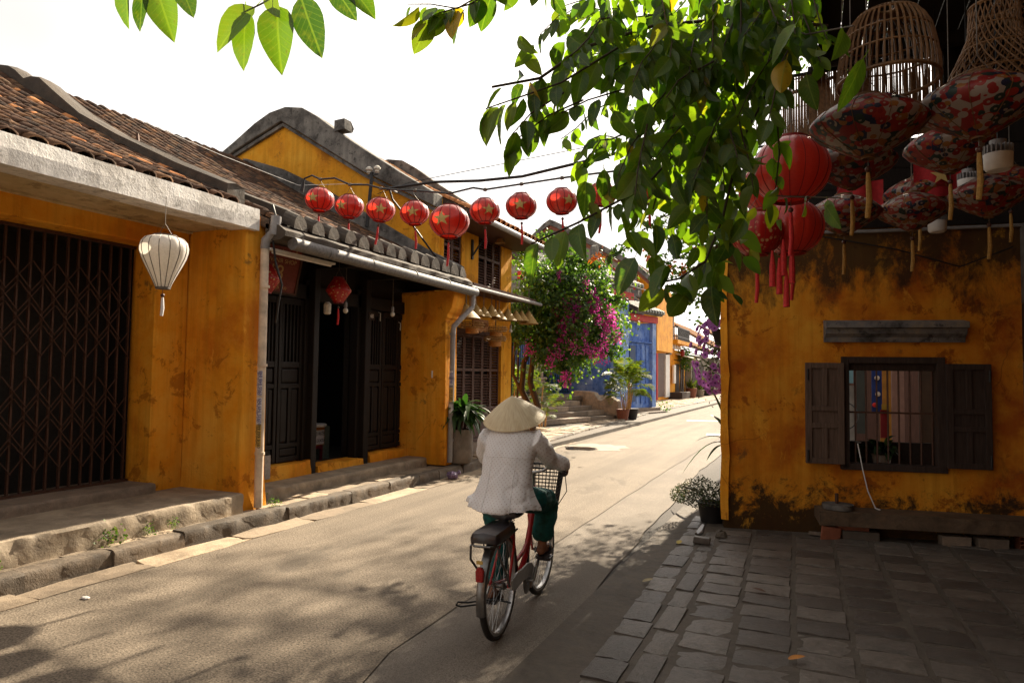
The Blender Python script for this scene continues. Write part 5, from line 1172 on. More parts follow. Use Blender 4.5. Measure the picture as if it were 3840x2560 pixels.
for k in range(280):
    d = rng.normal(0, 1, 3); d /= np.linalg.norm(d); r = rng.uniform(.66, 1.04)*(1+.16*math.sin(3*d[0]+5*d[2])+.08*math.sin(7*d[1]))
    p = BC+BR*d*r
    if p[2] < 2.05: p[2] = 2.05+rng.uniform(-.1, .35)
    if p[0] < -6.2 and p[2] < 2.5: p[2] += .7
    cl.append((p, rng.uniform(.09, .22), 60))
for k in range(60): cl.append((BC+BR*rng.normal(0, .42, 3), .3, 50))
for (a, b, m_, n_) in (((-5.9, 15.9, 4.5), (-5.2, 15.5, 4.7), .12, 7), ((-5.4, 15.6, 4.5), (-4.55, 15.6, 4.28), .07, 12), ((-5.0, 15.6, 3.9), (-4.05, 15.6, 3.35), .07, 12), ((-6.5, 15.0, 4.4), (-6.2, 14.7, 4.9), .1, 6), ((-6.8, 14.6, 3.6), (-6.2, 14.5, 2.9), .12, 10), ((-6.3, 15.0, 4.7), (-5.7, 15, 5.1), .08, 6), ((-4.8, 16, 2.4), (-4.3, 16, 2.2), .1, 8), ((-5.6, 15.3, 2.1), (-5.2, 15.2, 1.55), .06, 8)):
    a, b = np.array(a), np.array(b)
    for k in range(n_): cl.append((a+(b-a)*k/n_+rng.normal(0, .03, 3), m_, 26))
P_ = np.vstack([c+rng.normal(0, s, (n_, 3)) for c, s, n_ in cl]); n_ = len(P_)
D = rng.normal(0, .6, (n_, 3)); D[:, 2] -= .55; NR = rng.normal(0, .5, (n_, 3))+np.array((.15, -.3, .8))
V, F = leaves_np(P_, D, NR, rng.uniform(.065, .135, n_), rng.uniform(.028, .052, n_))
o = put('crown', npmesh('crown', V, F, smooth=False), MT['boug'], bt); o['kind'] = 'stuff'
fl = [(-5.55, 15.05, 3.15), (-5.25, 15.0, 3.3), (-5.05, 15.05, 3.05), (-4.75, 15.3, 3.35), (-4.65, 15.4, 3.0), (-4.5, 15.6, 2.75), (-4.9, 15.1, 2.7), (-5.35, 14.95, 2.85), (-5.4, 15.0, 2.6), (-4.55, 15.5, 2.45), (-4.75, 15.3, 3.6), (-4.95, 15.2, 3.8), (-5.5, 15.05, 4.05), (-5.7, 15, 3.95), (-6.0, 14.95, 3.85), (-5.9, 14.9, 3.75), (-5.75, 14.85, 3.2), (-5.95, 14.9, 2.45), (-6.2, 14.95, 2.3), (-5.5, 14.95, 2.2), (-4.6, 15.6, 2.15), (-5.1, 15, 2.35), (-4.45, 15.7, 3.15), (-4.4, 15.8, 2.95), (-4.85, 15.15, 2.3), (-5.2, 14.95, 3.05), (-5.0, 15.0, 3.2), (-4.7, 15.3, 2.2), (-5.65, 14.9, 2.0), (-4.35, 16.0, 2.6), (-5.3, 15.0, 1.62), (-5.85, 14.9, 2.75)]
fl = [p for p in fl if p[0] > -5.6 or p[2] < 2.4]
fm = []
for s in range(5):
    n_ = 80; p = rng.normal(0, 1, (n_, 3))*np.array((.085, .06, .10)); d = p+rng.normal(0, .06, (n_, 3))+np.array((0, -.05, 0))
    V, F = leaves_np(p, d, rng.normal(0, 1, (n_, 3)), rng.uniform(.045, .075, n_), rng.uniform(.02, .032, n_), .1); fm.append(npmesh('flower_cluster', V, F, smooth=False)); fm[-1].materials.append(MT['bract'])
for k, p in enumerate(fl+[tuple(np.array(p)+rng.normal(0, .1, 3)) for p in fl[:8]]):
    put('flower_cluster', fm[k % 5], None, bt, kind='stuff', mw=wm(bt).inverted() @ Matrix.Translation(p) @ Matrix.Rotation(random.uniform(0, 6), 4, 'Z') @ Matrix.Scale(random.uniform(.5, 1.0), 4))
for pts, r in (([(-6.5, 15.9, .1), (-6.45, 15.85, .7), (-6.75, 15.8, 1.3), (-6.7, 15.8, 2.0), (-6.3, 15.9, 2.8)], [.11, .09, .08, .07, .05]), ([(-6.48, 15.88, .5), (-6.3, 15.8, .9), (-6.5, 15.75, 1.5), (-6.45, 15.8, 2.2), (-5.9, 16, 2.9)], [.09, .085, .075, .065, .04]), ([(-6.75, 15.8, 1.25), (-6.95, 15.7, 1.7), (-6.9, 15.7, 2.6)], [.05, .045, .035]), ([(-6.95, 15.9, .15), (-6.9, 15.9, 1.4), (-6.9, 15.9, 2.6)], [.035, .03, .025])):
    MB().tube(pts, r, 9).build('trunk', MT['bark'], bt, True)
for x, y in ((-6.85, 14.7), (-6.75, 15.1)): tag(MB().tube([(x, y, .15), (x+.03, y, 2.9)], .028, 8).build('support_pole', MT['cable']), 'dark slim pole beside the yellow pier, %s' % ('closest to it' if y < 15 else 'next to the bougainvillea trunks'), 'pole')
# ================================================================== PALMS
MT['palm'] = leafmat('palm leaflet', [(0, (.05, .09, .015)), (.6, (.09, .13, .02)), (1, (.18, .17, .03))], (1.5, 1.6, .4), .45, .5, 'isl')
def frond(L, seed, droop=.8, n=26):
    r = np.random.default_rng(seed); V = []; F = []; pts = []
    for i in range(n+1): u = i/n; pts.append(np.array((L*(u-.25*droop*u*u), 0, L*(.75*u-droop*.75*u*u))))
    for i in range(n): b = len(V); w = .009*(1-i/n)+.002; V += [pts[i]+(0, -w, 0), pts[i]+(0, w, 0), pts[i+1]+(0, w, 0), pts[i+1]+(0, -w, 0)]; F.append((b, b+1, b+2, b+3))
    for i in range(5, n):
        u = i/n; ln = L*.34*math.sin(PI*(.15+.8*u))
        for s in (-1, 1):
            tip = pts[i]+np.array((ln*.55, s*ln*.75, -ln*r.uniform(.15, .5)+.04)); mid = (pts[i]+tip)/2+np.array((0, 0, ln*.12)); w = L*.019
            b = len(V); V += [pts[i], mid+(w, 0, .005), tip, mid+(-w, 0, -.005)]; F.append((b, b+1, b+2, b+3))
    return npmesh('frond', V, F, smooth=False)
FR = [frond(1.0, s, .7+.12*s) for s in range(5)]
for m in FR: m.materials.append(MT['palm'])
def palm(label, base, h, n, L, group=None, pot=None, seed=0, cat='palm'):
    r = random.Random(seed); t = T('areca_palm', label, cat, base, 0, group)
    for k in range(max(3, n//5)):
        a = r.uniform(0, 6.28); q_ = (base[0]+.12*math.cos(a), base[1]+.12*math.sin(a), base[2]); MB().tube([q_, (q_[0]+.1*math.cos(a), q_[1]+.1*math.sin(a), base[2]+h*r.uniform(.4, .9))], [.03, .018], 6).build('stem', MT['bamboo'], t, True)
    for k in range(n):
        z = base[2]+h*r.uniform(.25, 1); a = r.uniform(0, 6.28); el = r.uniform(-.9, .1)
        put('frond', FR[k % 5], None, t, mw=wm(t).inverted() @ Matrix.Translation((base[0]+.08*math.cos(a), base[1]+.08*math.sin(a), z)) @ Matrix.Rotation(a, 4, 'Z') @ Matrix.Rotation(el, 4, 'Y') @ Matrix.Scale(L*r.uniform(.75, 1.15), 4))
    for i, (dx, dy, R_, H_, m) in enumerate(pot or ()):
        MB().lathe([(R_*.7, 0), (R_, H_*.9), (R_*1.08, H_), (R_*.9, H_), (.01, H_*.92)], (base[0]+dx, base[1]+dy, base[2]-H_), 16, True).build('pot', MT[m], t, True)
palm('tall areca palm with a browning frond behind the tree trunks', (-7.75, 19.3, .3), 1.3, 16, 1.0, seed=1)
palm('bushy areca palm at the left, behind the bougainvillea trunk', (-7.9, 17.6, .15), 1.6, 20, 1.1, seed=2)
palm('low areca palm right behind the rider\'s hat', (-7.4, 19.0, .15), .7, 12, .7, seed=3)
palm('potted areca palm in two dark pots beside the stone steps', (-6.25, 24.3, .5), 1.15, 46, 1.15, pot=((-.1, -.15, .24, .42, 'terracotta'), (.02, .55, .28, .42, 'black')), seed=4)
# ================================================================== BLUE TEMPLE GATE
S0 = Vector((-6.6, 24.2, .12)); ex = Vector((.25, .968, 0)).normalized(); ey = Vector((-.968, .25, 0)).normalized()
ML = Matrix((ex, ey, Vector((0, 0, 1)))).transposed().to_4x4(); ML.translation = S0
def lb(mb, a, b, c_, d_, e, g): return mb.box(a, b, c_, d_, e, g, ML)
def lp(a, b, c_): return ML @ Vector((a, b, c_))
stp = T('stone_steps', 'weathered stone steps with a scrolled side wall leading to the blue gate', 'steps', S0)
for i in range(5):
    a = 0
    while a > -5.3:
        w_ = random.uniform(1.2, 2.2); rough = MB(); lb(rough, max(a-w_, -5.3)+.006, a-(0 if i > 3 else .25*i) if a == 0 else a, .36*i+random.uniform(-.01, .01), .36*(i+1)+.12 if i < 4 else 5, .16*i, .16*(i+1)+random.uniform(-.006, .006)); rough.build('step_stone', MT['granite'], stp, bevel=.015); a -= w_
lb(MB(), -.0, 5.9, 1.7, 5, 0, .79).build('landing', MT['granite'], stp)
pf = [(-.1, 0), (.0, .55), (.02, .66), (.1, .72), (.16, .70), (.2, .76), (.32, .84), (.46, .82), (.56, .72), (.66, .66), (.82, .68), (.92, .80), (1.0, .93), (1.2, .98), (1.9, 1.0), (1.9, 0)]
MB().prism(pf, lp(.02, -.02, 0), ey, (0, 0, 1), ex, .32).build('side_scroll', MT['granite'], stp, bevel=.03)
fn = T('iron_fence', 'dark green iron fence with stone post at the top of the steps', 'fence', lp(0, 3.6, .8))
for z0, z1 in ((.86, .90), (1.42, 1.46), (3.0, 3.04)): lb(MB(), -5.2, 5.8, 3.56, 3.62, z0, z1).build('rail', MT['darkgreen'], fn)
bm = MB().box(-.012, .012, -.012, .012, 0, 2.3).mesh('bar'); bm.materials.append(MT['darkgreen'])
for i in range(88):
    a = -5.2+i*.125
    put('bar', bm, None, fn, mw=wm(fn).inverted() @ ML @ Matrix.Translation((a, 3.59, .84)))
ob = MB()
for i in range(44): ob.lathe([(.10, -.008), (.108, 0), (.10, .008), (.092, 0), (.10, -.008)], (0, 0, 0), 12, False, ML @ Matrix.Translation((-5.1+i*.25, 3.59, 1.16)) @ Matrix.Rotation(PI/2, 4, 'X') @ Matrix.Diagonal((1, 2.2, 1, 1)))
o = ob.build('scroll_ornament', MT['darkgreen'], fn); o['kind'] = 'stuff'
for a in (2.63, -.2):
    pp_ = T('stone_post', 'carved pink stone post in the green fence, %s' % ('right one at mid landing' if a > 1 else 'left one behind the palm'), 'post', lp(a, 3.5, .8))
    for r0, z0, z1 in ((.30, .8, .98), (.24, .98, 1.06), (.28, 1.06, 1.30), (.24, 1.30, 1.38), (.30, 1.38, 1.48), (.19, 1.48, 3.6)): lb(MB(), a-r0, a+r0, 3.45-r0, 3.45+r0, z0, z1).build('shaft' if z1 > 3 else 'base_block', MT['postst'], pp_, bevel=.03)
gp_ = T('green_post', 'dark green iron gatepost behind the left palm', 'post', lp(-1.6, 3.3, .8)); lb(MB(), -1.68, -1.52, 3.3, 3.46, .8, 1.75).build('shaft', MT['darkgreen'], gp_, bevel=.01); MB().ball(lp(-1.6, 3.38, 1.8), .1, 10, 7).build('cap', MT['darkgreen'], gp_, True)
ga = T('blue_gate', 'blue limewashed gate house with red beams and grey tiled roofs', 'gate house', lp(4.5, 1.5, 0))
lb(MB(), 3.5, 5.5, 1.5, 1.9, -.1, 3.83).build('wall', MT['blue_pl'], ga); lb(MB(), 5.5, 5.85, 1.36, 2.0, -.12, 3.9).build('pillar', MT['blue_lt'], ga); lb(MB(), 2.45, 3.45, 1.4, 2.0, -.1, 4.7).build('pillar', MT['blue_lt'], ga)
lb(MB(), 2.3, 2.45, 1.7, 5, .7, 4.5).build('side_wall', MT['blue_pl'], ga)
lb(MB(), -6, 6, 5.0, 5.2, .7, 4.2).build('back_wall', MT['blue_pl'], ga)
lb(MB(), 3.6, 4.1, 1.44, 1.5, .5, 2.85).build('door_panel', simple('dark blue door', (.02, .05, .13), .6), ga); lb(MB(), 3.46, 5.5, 1.38, 1.5, 3.0, 3.05).build('string_course', MT['blue_pl'], ga)
for k in range(3): lb(MB(), 4.25+k*.42, 4.30+k*.42, 1.47, 1.5, .4, 2.9).build('batten', MT['blue_pl'], ga)
lb(MB(), 3.45, 5.9, 1.3, 1.5, 3.9, 4.18).build('red_beam', MT['red_wood'], ga); lb(MB(), -4, 3.5, 1.2, 1.5, 4.72, 5.0).build('red_beam', MT['red_wood'], ga)
def gate_roof(a0, a1, z, d0, nm):
    rf = lb(MB(), a0, a1, d0+.05, d0+.15, z-.12, z+.02).build('roof_edge', MT['grey_pl'], ga)
    sl = [tuple(ML @ Vector(p)) for p in ((a0, d0, z), (a1, d0, z), (a1, d0+1.6, z+.75), (a0, d0+1.6, z+.75))]
    R = MB().add(sl, [(0, 1, 2, 3)]).build('roof', MT['tile_grey'], ga); R.modifiers.new('solid', 'SOLIDIFY').thickness = .08
    nn_ = int((a1-a0)/.26)
    for i in range(nn_+1):
        a = a0+.1+i*(a1-a0-.2)/nn_
        MB().tube([lp(a, d0-.05, z+.03), lp(a, d0+1.6, z+.80)], .075, 8).build('roof_tile', MT['tile_grey'], R, True)
        MB().lathe([(.0, .02), (.07, .02), (.085, .0), (.085, -.03)], (0, 0, 0), 10, False, ML @ Matrix.Translation((a, d0-.06, z+.02)) @ Matrix.Rotation(PI/2, 4, 'X')).build('tile_end', MT['tile_end'], R, True)
MT['tile_end'] = stone('pale glazed tile end', (.19, .21, .19), .3, True, 14, .5)
gate_roof(3.45, 5.95, 4.32, 1.05, 'low'); gate_roof(-4, 3.6, 5.25, .85, 'high')
sc_ = [(0, 0), (0, .75), (.12, .85), (.3, .82), (.45, .9), (.75, .88), (1.0, .8), (1.2, .55), (1.35, .32), (1.7, .2), (2.1, .1), (2.45, .05), (2.45, 0)]
MB().prism(sc_, lp(3.45, 2.0, 4.85), ex, (0, 0, 1), ey, .22).build('ridge_scroll', MT['grey_pl'], ga, bevel=.03); lb(MB(), 3.4, 5.9, 2.0, 2.2, 4.1, 4.9).build('ridge_base', MT['grey_pl'], ga)
lb(MB(), -4, 3.6, 2.3, 2.6, 5.7, 6.2).build('ridge_base', MT['grey_pl'], ga, bevel=.04); MB().prism([(0, 0), (0, .7), (.2, .8), (.35, .5), (.6, .55), (.7, .2), (1.2, .1), (1.2, 0)], lp(2.2, 2.3, 6.2), ex, (0, 0, 1), ey, .25).build('ridge_scroll', MT['grey_pl'], ga, bevel=.03)
for k in range(2): lb(MB(), 3.5-.2*k, 6.1+.0*k, 1.0+.25*k, 1.6, -.12+.16*k, .06+.16*k).build('step_stone', MT['granite'], ga, bevel=.02)
tag(MB().tube([lp(1.6, 1.4, 6.1), lp(3.0, .9, 5.1)], .04, 6).build('iron_bar', MT['red_wood']), 'rusty red bar slanting over the blue gate roof', 'bar')
# scattered things on the landing behind the fence
tag(MB().loft([[lp(a+.9, 4.2+.1*c_, 1.0+h) for a, h, c_ in ((0, .3, 0), (.2, .6, 0), (.5, .75, 0), (.8, .55, 0), (1.0, .1, 0))], [lp(a+.9, 4.6, 1.0+h) for a, h in ((0, .3), (.2, .6), (.5, .75), (.8, .55), (1.0, .1))]], False, False).build('fan_shaped_board', MT['brown_wood']), 'dark curved board standing behind the iron fence', 'board')
tag(lb(MB(), 4.0, 4.6, 2.6, 3.0, 1.0, 1.35).build('white_crate', MT['white'], None, bevel=.03), 'white crate behind the fence by the blue pillar', 'crate')
# grey gable house behind
gh = T('grey_gable_house', 'tall bare grey plaster gable rising behind the bougainvillea', 'house', (-10, 34, 0))
GP = [(-15.5, 8.2), (-14.0, 9.2), (-13.3, 9.8), (-12.95, 10.0), (-12.6, 9.85), (-8.3, 7.45), (-7.9, 7.05), (-7.4, 6.6)]
MB().prism([(-15.5, 3), (-8.32, 3), (-8.32, 7.4)]+GP[:6][::-1], (0, 34, 0), (1, 0, 0), (0, 0, 1), (0, 1, 0), 5).build('gable_wall', MT['grey_house'], gh)
MB().prism(GP+[(a, b-.32) for a, b in GP[::-1]], (0, 33.8, 0), (1, 0, 0), (0, 0, 1), (0, 1, 0), .5).build('coping', MT['grey_pl'], gh, bevel=.03)
MB().prism([(a, b-.32) for a, b in GP]+[(a, b-.52) for a, b in GP[::-1]], (0, 33.9, 0), (1, 0, 0), (0, 0, 1), (0, 1, 0), .12).build('brick_band', MT['brick'], gh)
MB().box(-13.4, -12.6, 33.75, 34, 7.6, 9.3).build('buttress', MT['grey_pl'], gh, bevel=.05)
MB().box(-11.6, -8.0, 33.2, 34, 5.6, 6.0).build('ledge', MT['grey_pl'], gh, bevel=.04); MB().prism([(0, 0), (.5, .1), (1.2, -.1), (2, .0), (2.6, .35), (2.4, .5), (1.8, .2), (.6, .35), (0, .3)], (-11.5, 33.1, 6.05), (1, 0, 0), (0, 0, 1), (0, 1, 0), .3).build('ridge_scroll', MT['grey_pl'], gh, bevel=.03)
og = T('orange_upper_room', 'orange upper room with a blue grey shutter behind the gate roof', 'house', (-8.4, 36, 0))
MB().prism([(-8.3, 3), (-7.45, 3), (-7.45, 6.35), (-8.3, 6.95)], (0, 34.6, 0), (1, 0, 0), (0, 0, 1), (0, 1, 0), 4).build('wall', MT['yellow'], og); MB().box(-8.28, -7.95, 34.54, 34.6, 5.0, 5.9).build('shutter', simple('blue grey shutter', (.10, .13, .15), .7), og)
MB().box(-7.5, -7.32, 34.5, 38.6, 3, 6.3).build('corner_pillar', MT['yellow_b3'], og); MB().box(-8.36, -8.26, 34.3, 34.6, 3, 6.9).build('corner_pillar', MT['yellow_b3'], og)
for x in (-8.2, -7.95): MB().lathe([(.05, 0), (.07, .05), (.03, .1), (.06, .16), (.0, .18)], (x, 34.5, 5.95), 8).build('insulator', MT['white'], og)
# ================================================================== FAR STREET
def far_roof(parent, y0, y1, xe, ze, xr, zr):
    nx = int(abs(xr-xe)/.25); V = []; F = []
    R = MB().loft([[(xe, y, ze), (xe, y, ze-.1), (xr, y, zr-.1), (xr, y, zr)] for y in (y0, y1)]).build('roof', MT['pan'], parent)
    AV = []; AF = []; nb = 0
    n_ = int((y1-y0)/.32)
    ang = math.atan2(zr-ze, abs(xr-xe))
    for c in range(n_):
        for r in range(nx*1):
            t_ = r/nx; M = np.array(Matrix.Translation((xe+(xr-xe)*t_, y0+.16+c*.32, ze+(zr-ze)*t_+.02)) @ Matrix.Rotation(PI, 4, 'Z') @ Matrix.Rotation(-ang-.06, 4, 'Y') @ Matrix.Scale(1.7, 4)); AV.append(TV @ M[:3, :3].T+M[:3, 3]); AF.append(TF+nb); nb += len(TV)
    o = put('roof_tile', npmesh('far_tiles', np.vstack(AV), np.vstack(AF)), MT['tile_b3'], R); o['kind'] = 'stuff'
fa = T('balcony_house', 'far yellow house with iron balcony, brown door and white pillar', 'house', (-9.2, 46, .15))
MB().box(-14, -9.25, 42.8, 49.5, 0, 6.4).build('wall', MT['yellow'], fa)
MB().box(-9.3, -9.18, 43, 45.6, .36, 3.7).build('door', MT['brown_wood'], fa); MB().box(-9.3, -9.1, 45.65, 47.0, .3, 3.8).build('pillar', MT['white'], fa); MB().box(-9.3, -9.05, 42.7, 42.95, .2, 3.8).build('door_frame', MT['red_wood'], fa)
for k in range(4): MB().box(-9.18, -9.16, 43.2, 45.4, .6+k*.78, 1.25+k*.78).build('door_panel', MT['brown_wood'], fa)
bal = MB().box(-9.3, -8.2, 45, 49.6, 3.85, 4.1).build('balcony', MT['yellow_b3'], fa)
for z in (4.3, 4.9): MB().box(-8.25, -8.2, 45, 49.6, z, z+.05).build('rail', MT['cable'], bal); 
for z in (4.3, 4.9): MB().box(-9.3, -8.2, 45, 45.05, z, z+.05).build('rail', MT['cable'], bal)
bmesh_ = MB().box(-.02, .02, -.02, .02, 0, .8).mesh('baluster'); bmesh_.materials.append(MT['cable'])
for i in range(30): put('baluster', bmesh_, None, bal, mw=Matrix.Translation((-8.22, 45.1+i*.155, 4.1)))
for i in range(8): put('baluster', bmesh_, None, bal, mw=Matrix.Translation((-9.2+i*.13, 45.02, 4.1)))
MB().box(-9.28, -9.2, 46, 49, 4.15, 5.9).build('upper_door', MT['brown_wood'], fa)
for i in range(4): MB().lathe([(.12, -.28), (.14, -.1), (.1, 0)], (-8.7, 45.4+i*.9, 3.82), 10).build('lamp', MT['cream'], fa, True)
MB().loft([[(-8.6, y, 6.3), (-8.6, y, 6.45), (-11.5, y, 7.7), (-11.5, y, 7.5)] for y in (42.5, 49.7)]).build('roof', MT['tile_isl'], fa)
tag(MB().box(-9.12, -8.98, 48.0, 48.6, 1.2, 2.5).build('meter_box', MT['white'], None, bevel=.03), 'white meter box on the far yellow wall', 'meter')
wl = T('wall_lantern', 'red lantern on a curled bracket at the far yellow house', 'lantern', (-8.6, 49, 3.4)); MB().ball((-8.6, 49, 3.35), .16, 10, 8, (1, 1, 1.6)).build('shade', MT['red_dark'], wl, True); MB().tube([(-9.2, 49, 2.9), (-8.9, 49, 2.8), (-8.6, 49, 3.0)], .03, 6).build('bracket', MT['cable'], wl, True)
bc_ = T('hanging_birdcage', 'grey round birdcage hanging before the far brown door', 'birdcage', (-8.7, 44.5, 3.5)); 
for z, r in ((3.15, .18), (3.3, .26), (3.5, .30), (3.7, .28), (3.85, .16)): MB().lathe([(r, -.05), (r+.02, 0), (r, .05), (r-.02, 0), (r, -.05)], (-8.7, 44.5, z), 16).build('ring', MT['fender'], bc_, True)
MB().tube([(-8.7, 44.5, 3.85), (-8.7, 44.5, 4.3)], .02, 5).build('cord', MT['cable'], bc_)
def awning_house(label, y0, y1, x, zw, ze, zr, m, mw_, doors):
    t = T('far_house', label, 'house', (x, (y0+y1)/2, .15)); MB().box(x-6, x, y0, y1, 0, zw).build('wall', MT[m], t)
    far_roof(t, y0-.1, y1+.1, x+.9, ze, x-4.5, zr)
    for a, b, h in doors: MB().box(x-.02, x+.04, a, b, .2, h).build('door', MT[mw_], t)
    return t
awning_house('far low house with creeper and small awning beside the balcony house', 49.6, 54.2, -9.3, 3.6, 3.9, 6.3, 'yellow_b3', 'frame_r', ((50, 51.4, 2.6), (52, 53.4, 2.6)))
awning_house('far grey white shop with tiled roof past the creeper house', 54.4, 63.5, -8.9, 3.4, 3.7, 6.2, 'grey_house', 'frame_r', ((55, 57.5, 2.7), (58.5, 61, 2.7)))
awning_house('far dark house near the street\'s visible end', 64, 78, -8.4, 3.4, 3.8, 7, 'grey_house', 'brown_wood', ((65, 68, 2.6), (70, 74, 2.6)))
awning_house('farthest yellow house beyond the purple petunias', 78.5, 100, -7.6, 3.2, 3.6, 7.5, 'yellow', 'brown_wood', ((80, 84, 2.6),))
for label, y0, y1, z in (('white slanting awning over the far creeper house door', 49.7, 52.4, 3.0), ('pale awning before the far grey white shop', 54.5, 58.5, 3.25)):
    tag(MB().loft([[(-9.2, y, z+.35), (-9.2, y, z+.29), (-7.9, y, z-.06), (-7.9, y, z)] for y in (y0, y1)]).build('awning', MT['white_pl']), label, 'awning')
V = []; P_ = np.vstack([np.array((-9.0, 50+2.2*i/12+.9, 3.0+.5*math.sin(i*1.3)))+rng.normal(0, .25, (60, 3)) for i in range(12)]); n_ = len(P_)
V, F = leaves_np(P_, rng.normal(0, 1, (n_, 3)), rng.normal(0, 1, (n_, 3)), rng.uniform(.1, .2, n_), rng.uniform(.04, .08, n_)); t = T('creeper', 'green creeper over the far low house front', 'plant', (-9, 52, 2.5)); o = put('foliage', npmesh('foliage', V, F), MT['boug'], t); o['kind'] = 'stuff'
for i in range(3): MB().tube([(-9.1, 50.5+i, .2), (-9.05, 50.7+i, 1.6), (-9.1, 51+i, 3.0)], .03, 5).build('stem', MT['bark'], t)
for i, (x, y, R_, H_, m, lab) in enumerate(((-8.4, 51.5, .42, .7, 'terracotta', 'brown pot of spiky leaves before the far creeper house'), (-8.2, 54.0, .40, .55, 'pot', 'striped box planter with spiky leaves on the far pavement'), (-8.3, 58.0, .5, .8, 'black', 'dark low planter at the far grey shop'))):
    t = T('far_planter', lab, 'potted plant', (x, y, .15)); MB().lathe([(R_*.75, 0), (R_, H_*.9), (R_*1.05, H_), (.01, H_*.95)], (x, y, .15), 12).build('pot', MT[m], t, True)
    n_ = 60; p = np.tile(np.array((x, y, .1+H_)), (n_, 1))+rng.normal(0, .12, (n_, 3)); d = rng.normal(0, .35, (n_, 3)); d[:, 2] = 1
    V, F = leaves_np(p, d, rng.normal(0, 1, (n_, 3)), rng.uniform(.4, .9, n_), rng.uniform(.03, .06, n_)); o = put('leaves', npmesh('leaves', V, F), MT['palm'], t); o['kind'] = 'stuff'
tag(MB().box(-8.3, -7.9, 56, 56.5, .9, 1.3).build('red_crate', MT['red_paint']), 'small red crate beside the far planters', 'crate')
tag(MB().box(-9.2, -8.3, 47.2, 50.5, .15, .6).build('dark_bench', MT['frame_r'], None, bevel=.03), 'low dark bench at the far yellow wall', 'bench')
tag(MB().box(-9.0, -8.6, 58.5, 61.5, .15, .5).build('stone_plinth', MT['granite'], None, bevel=.03), 'low stone plinth in front of the far grey shop', 'plinth')
tag(MB().tube([(-7.3, 28.3, .15), (-7.2, 28.5, 1.1)], .05, 6).build('green_handrail', MT['darkgreen']), 'short dark green rail behind the side scroll', 'rail')
fe = T('street_end_house', 'hazy house closing the far end of the street', 'house', (-4, 118, 0)); MB().box(-14, 8, 118, 124, 0, 5).build('wall', MT['grey_house'], fe); MB().loft([[(x, 117.5, 4.8), (x, 117.5, 5), (x, 121, 7), (x, 124, 5)] for x in (-14, 8)]).build('roof', MT['tile_isl'], fe)
wt = T('weathervane', 'tiny dark rooftop finial behind the orange upper room', 'finial', (-9.2, 46, 7.2)); MB().tube([(-10.2, 46, 7.2), (-10.2, 46, 8.0)], .05, 5).build('rod', MT['cable'], wt); MB().box(-10.4, -10.0, 45.97, 46.03, 7.6, 7.75).build('arm', MT['cable'], wt)
# small weeds along the platform
for i, (x, y, z, s, lab) in enumerate(((-5.74, 4.17, .2, .09, 'biggest weed tuft on the platform edge'), (-5.72, 4.55, .2, .05, 'middle small weed at the platform foot'), (-5.70, 4.80, .22, .045, 'right small weed at the platform foot'), (-5.74, 3.22, .2, .05, 'weed tuft at the left frame edge below the platform'), (-5.68, 6.12, .2, .06, 'weed at the foot of the drain pipe'), (-6.3, 30.9, .25, .3, 'leafy weed at the blue gate corner'))):
    n_ = 90; p = np.array((x, y, z))+rng.normal(0, s*.6, (n_, 3)); V, F = leaves_np(p, rng.normal(0, 1, (n_, 3)), rng.normal(0, 1, (n_, 3)), rng.uniform(.2, .4, n_)*s, rng.uniform(.1, .18, n_)*s)
    t = T('weed', lab, 'weed', (x, y, z), 0, 'weeds in the pavement'); put('leaves', npmesh('leaves', V, F), MT['boug'], t)['kind'] = 'stuff'
# ================================================================== BICYCLE AND RIDER
BO = Vector((-1.88, 4.07, 0)); BU = Vector((-.104, .9946, 0)).normalized(); BV = Vector((-BU.y, BU.x, 0))
def bp(u, v, w): return BO+BU*u+BV*v+Vector((0, 0, w))
MBK = Matrix((BU, BV, Vector((0, 0, 1)))).transposed().to_4x4(); MBK.translation = BO
bk = T('bicycle', 'red step through bicycle with front wire basket and black cushion on the rear rack', 'bicycle', BO, math.atan2(BU.y, BU.x))
MT['tyre'] = simple('dusty black tyre', (.02, .018, .017), .75, 0, 40, .3, .3)
def btube(name, pts, r, m, parent=None, n=10, smooth=True): return MB().tube([bp(*p) for p in pts], r, n).build(name, MT[m], parent or bk, smooth)
spk = MB().tube([(0, 0, .02), (0, 0, .292)], .0011, 4).mesh('spoke'); spk.materials.append(MT['chrome'])
def wheel(u, turn=0):
    M = MBK @ Matrix.Translation((u, 0, .335)) @ Matrix.Rotation(turn, 4, 'Z') @ Matrix.Rotation(PI/2, 4, 'X')
    tr = [(.312+.021*math.cos(a), .021*math.sin(a)) for a in np.linspace(0, 2*PI, 11)]
    Wh = MB().lathe(tr, (0, 0, 0), 64, False, M).build('wheel', MT['tyre'], bk, True, angle=None)
    MB().lathe([(.284, -.016), (.302, -.017), (.302, .017), (.284, .016), (.288, 0), (.284, -.016)], (0, 0, 0), 64, False, M).build('rim', MT['chrome'], Wh, True)
    MB().lathe([(.006, -.055), (.02, -.04), (.026, -.035), (.014, -.02), (.014, .02), (.026, .035), (.02, .04), (.006, .055)], (0, 0, 0), 16, True, M).build('hub', MT['fender'], Wh, True)
    for k in range(32):
        a = 2*PI*k/32; put('spoke', spk, None, Wh, mw=wm(Wh).inverted() @ M @ Matrix.Rotation(a, 4, 'Z') @ Matrix.Translation((0, .018*(1 if k % 4 < 2 else -1), .028*(1 if k % 2 else -1))) @ Matrix.Rotation(PI/2, 4, 'Y') @ Matrix.Rotation(.095*(1 if k % 2 else -1), 4, 'Y'))
    return Wh
wheel(0); wheel(.97, -.05)
fr = btube('frame', [(.40, 0, .27), (.33, 0, .42), (.22, 0, .70)], .017, 'red_paint')
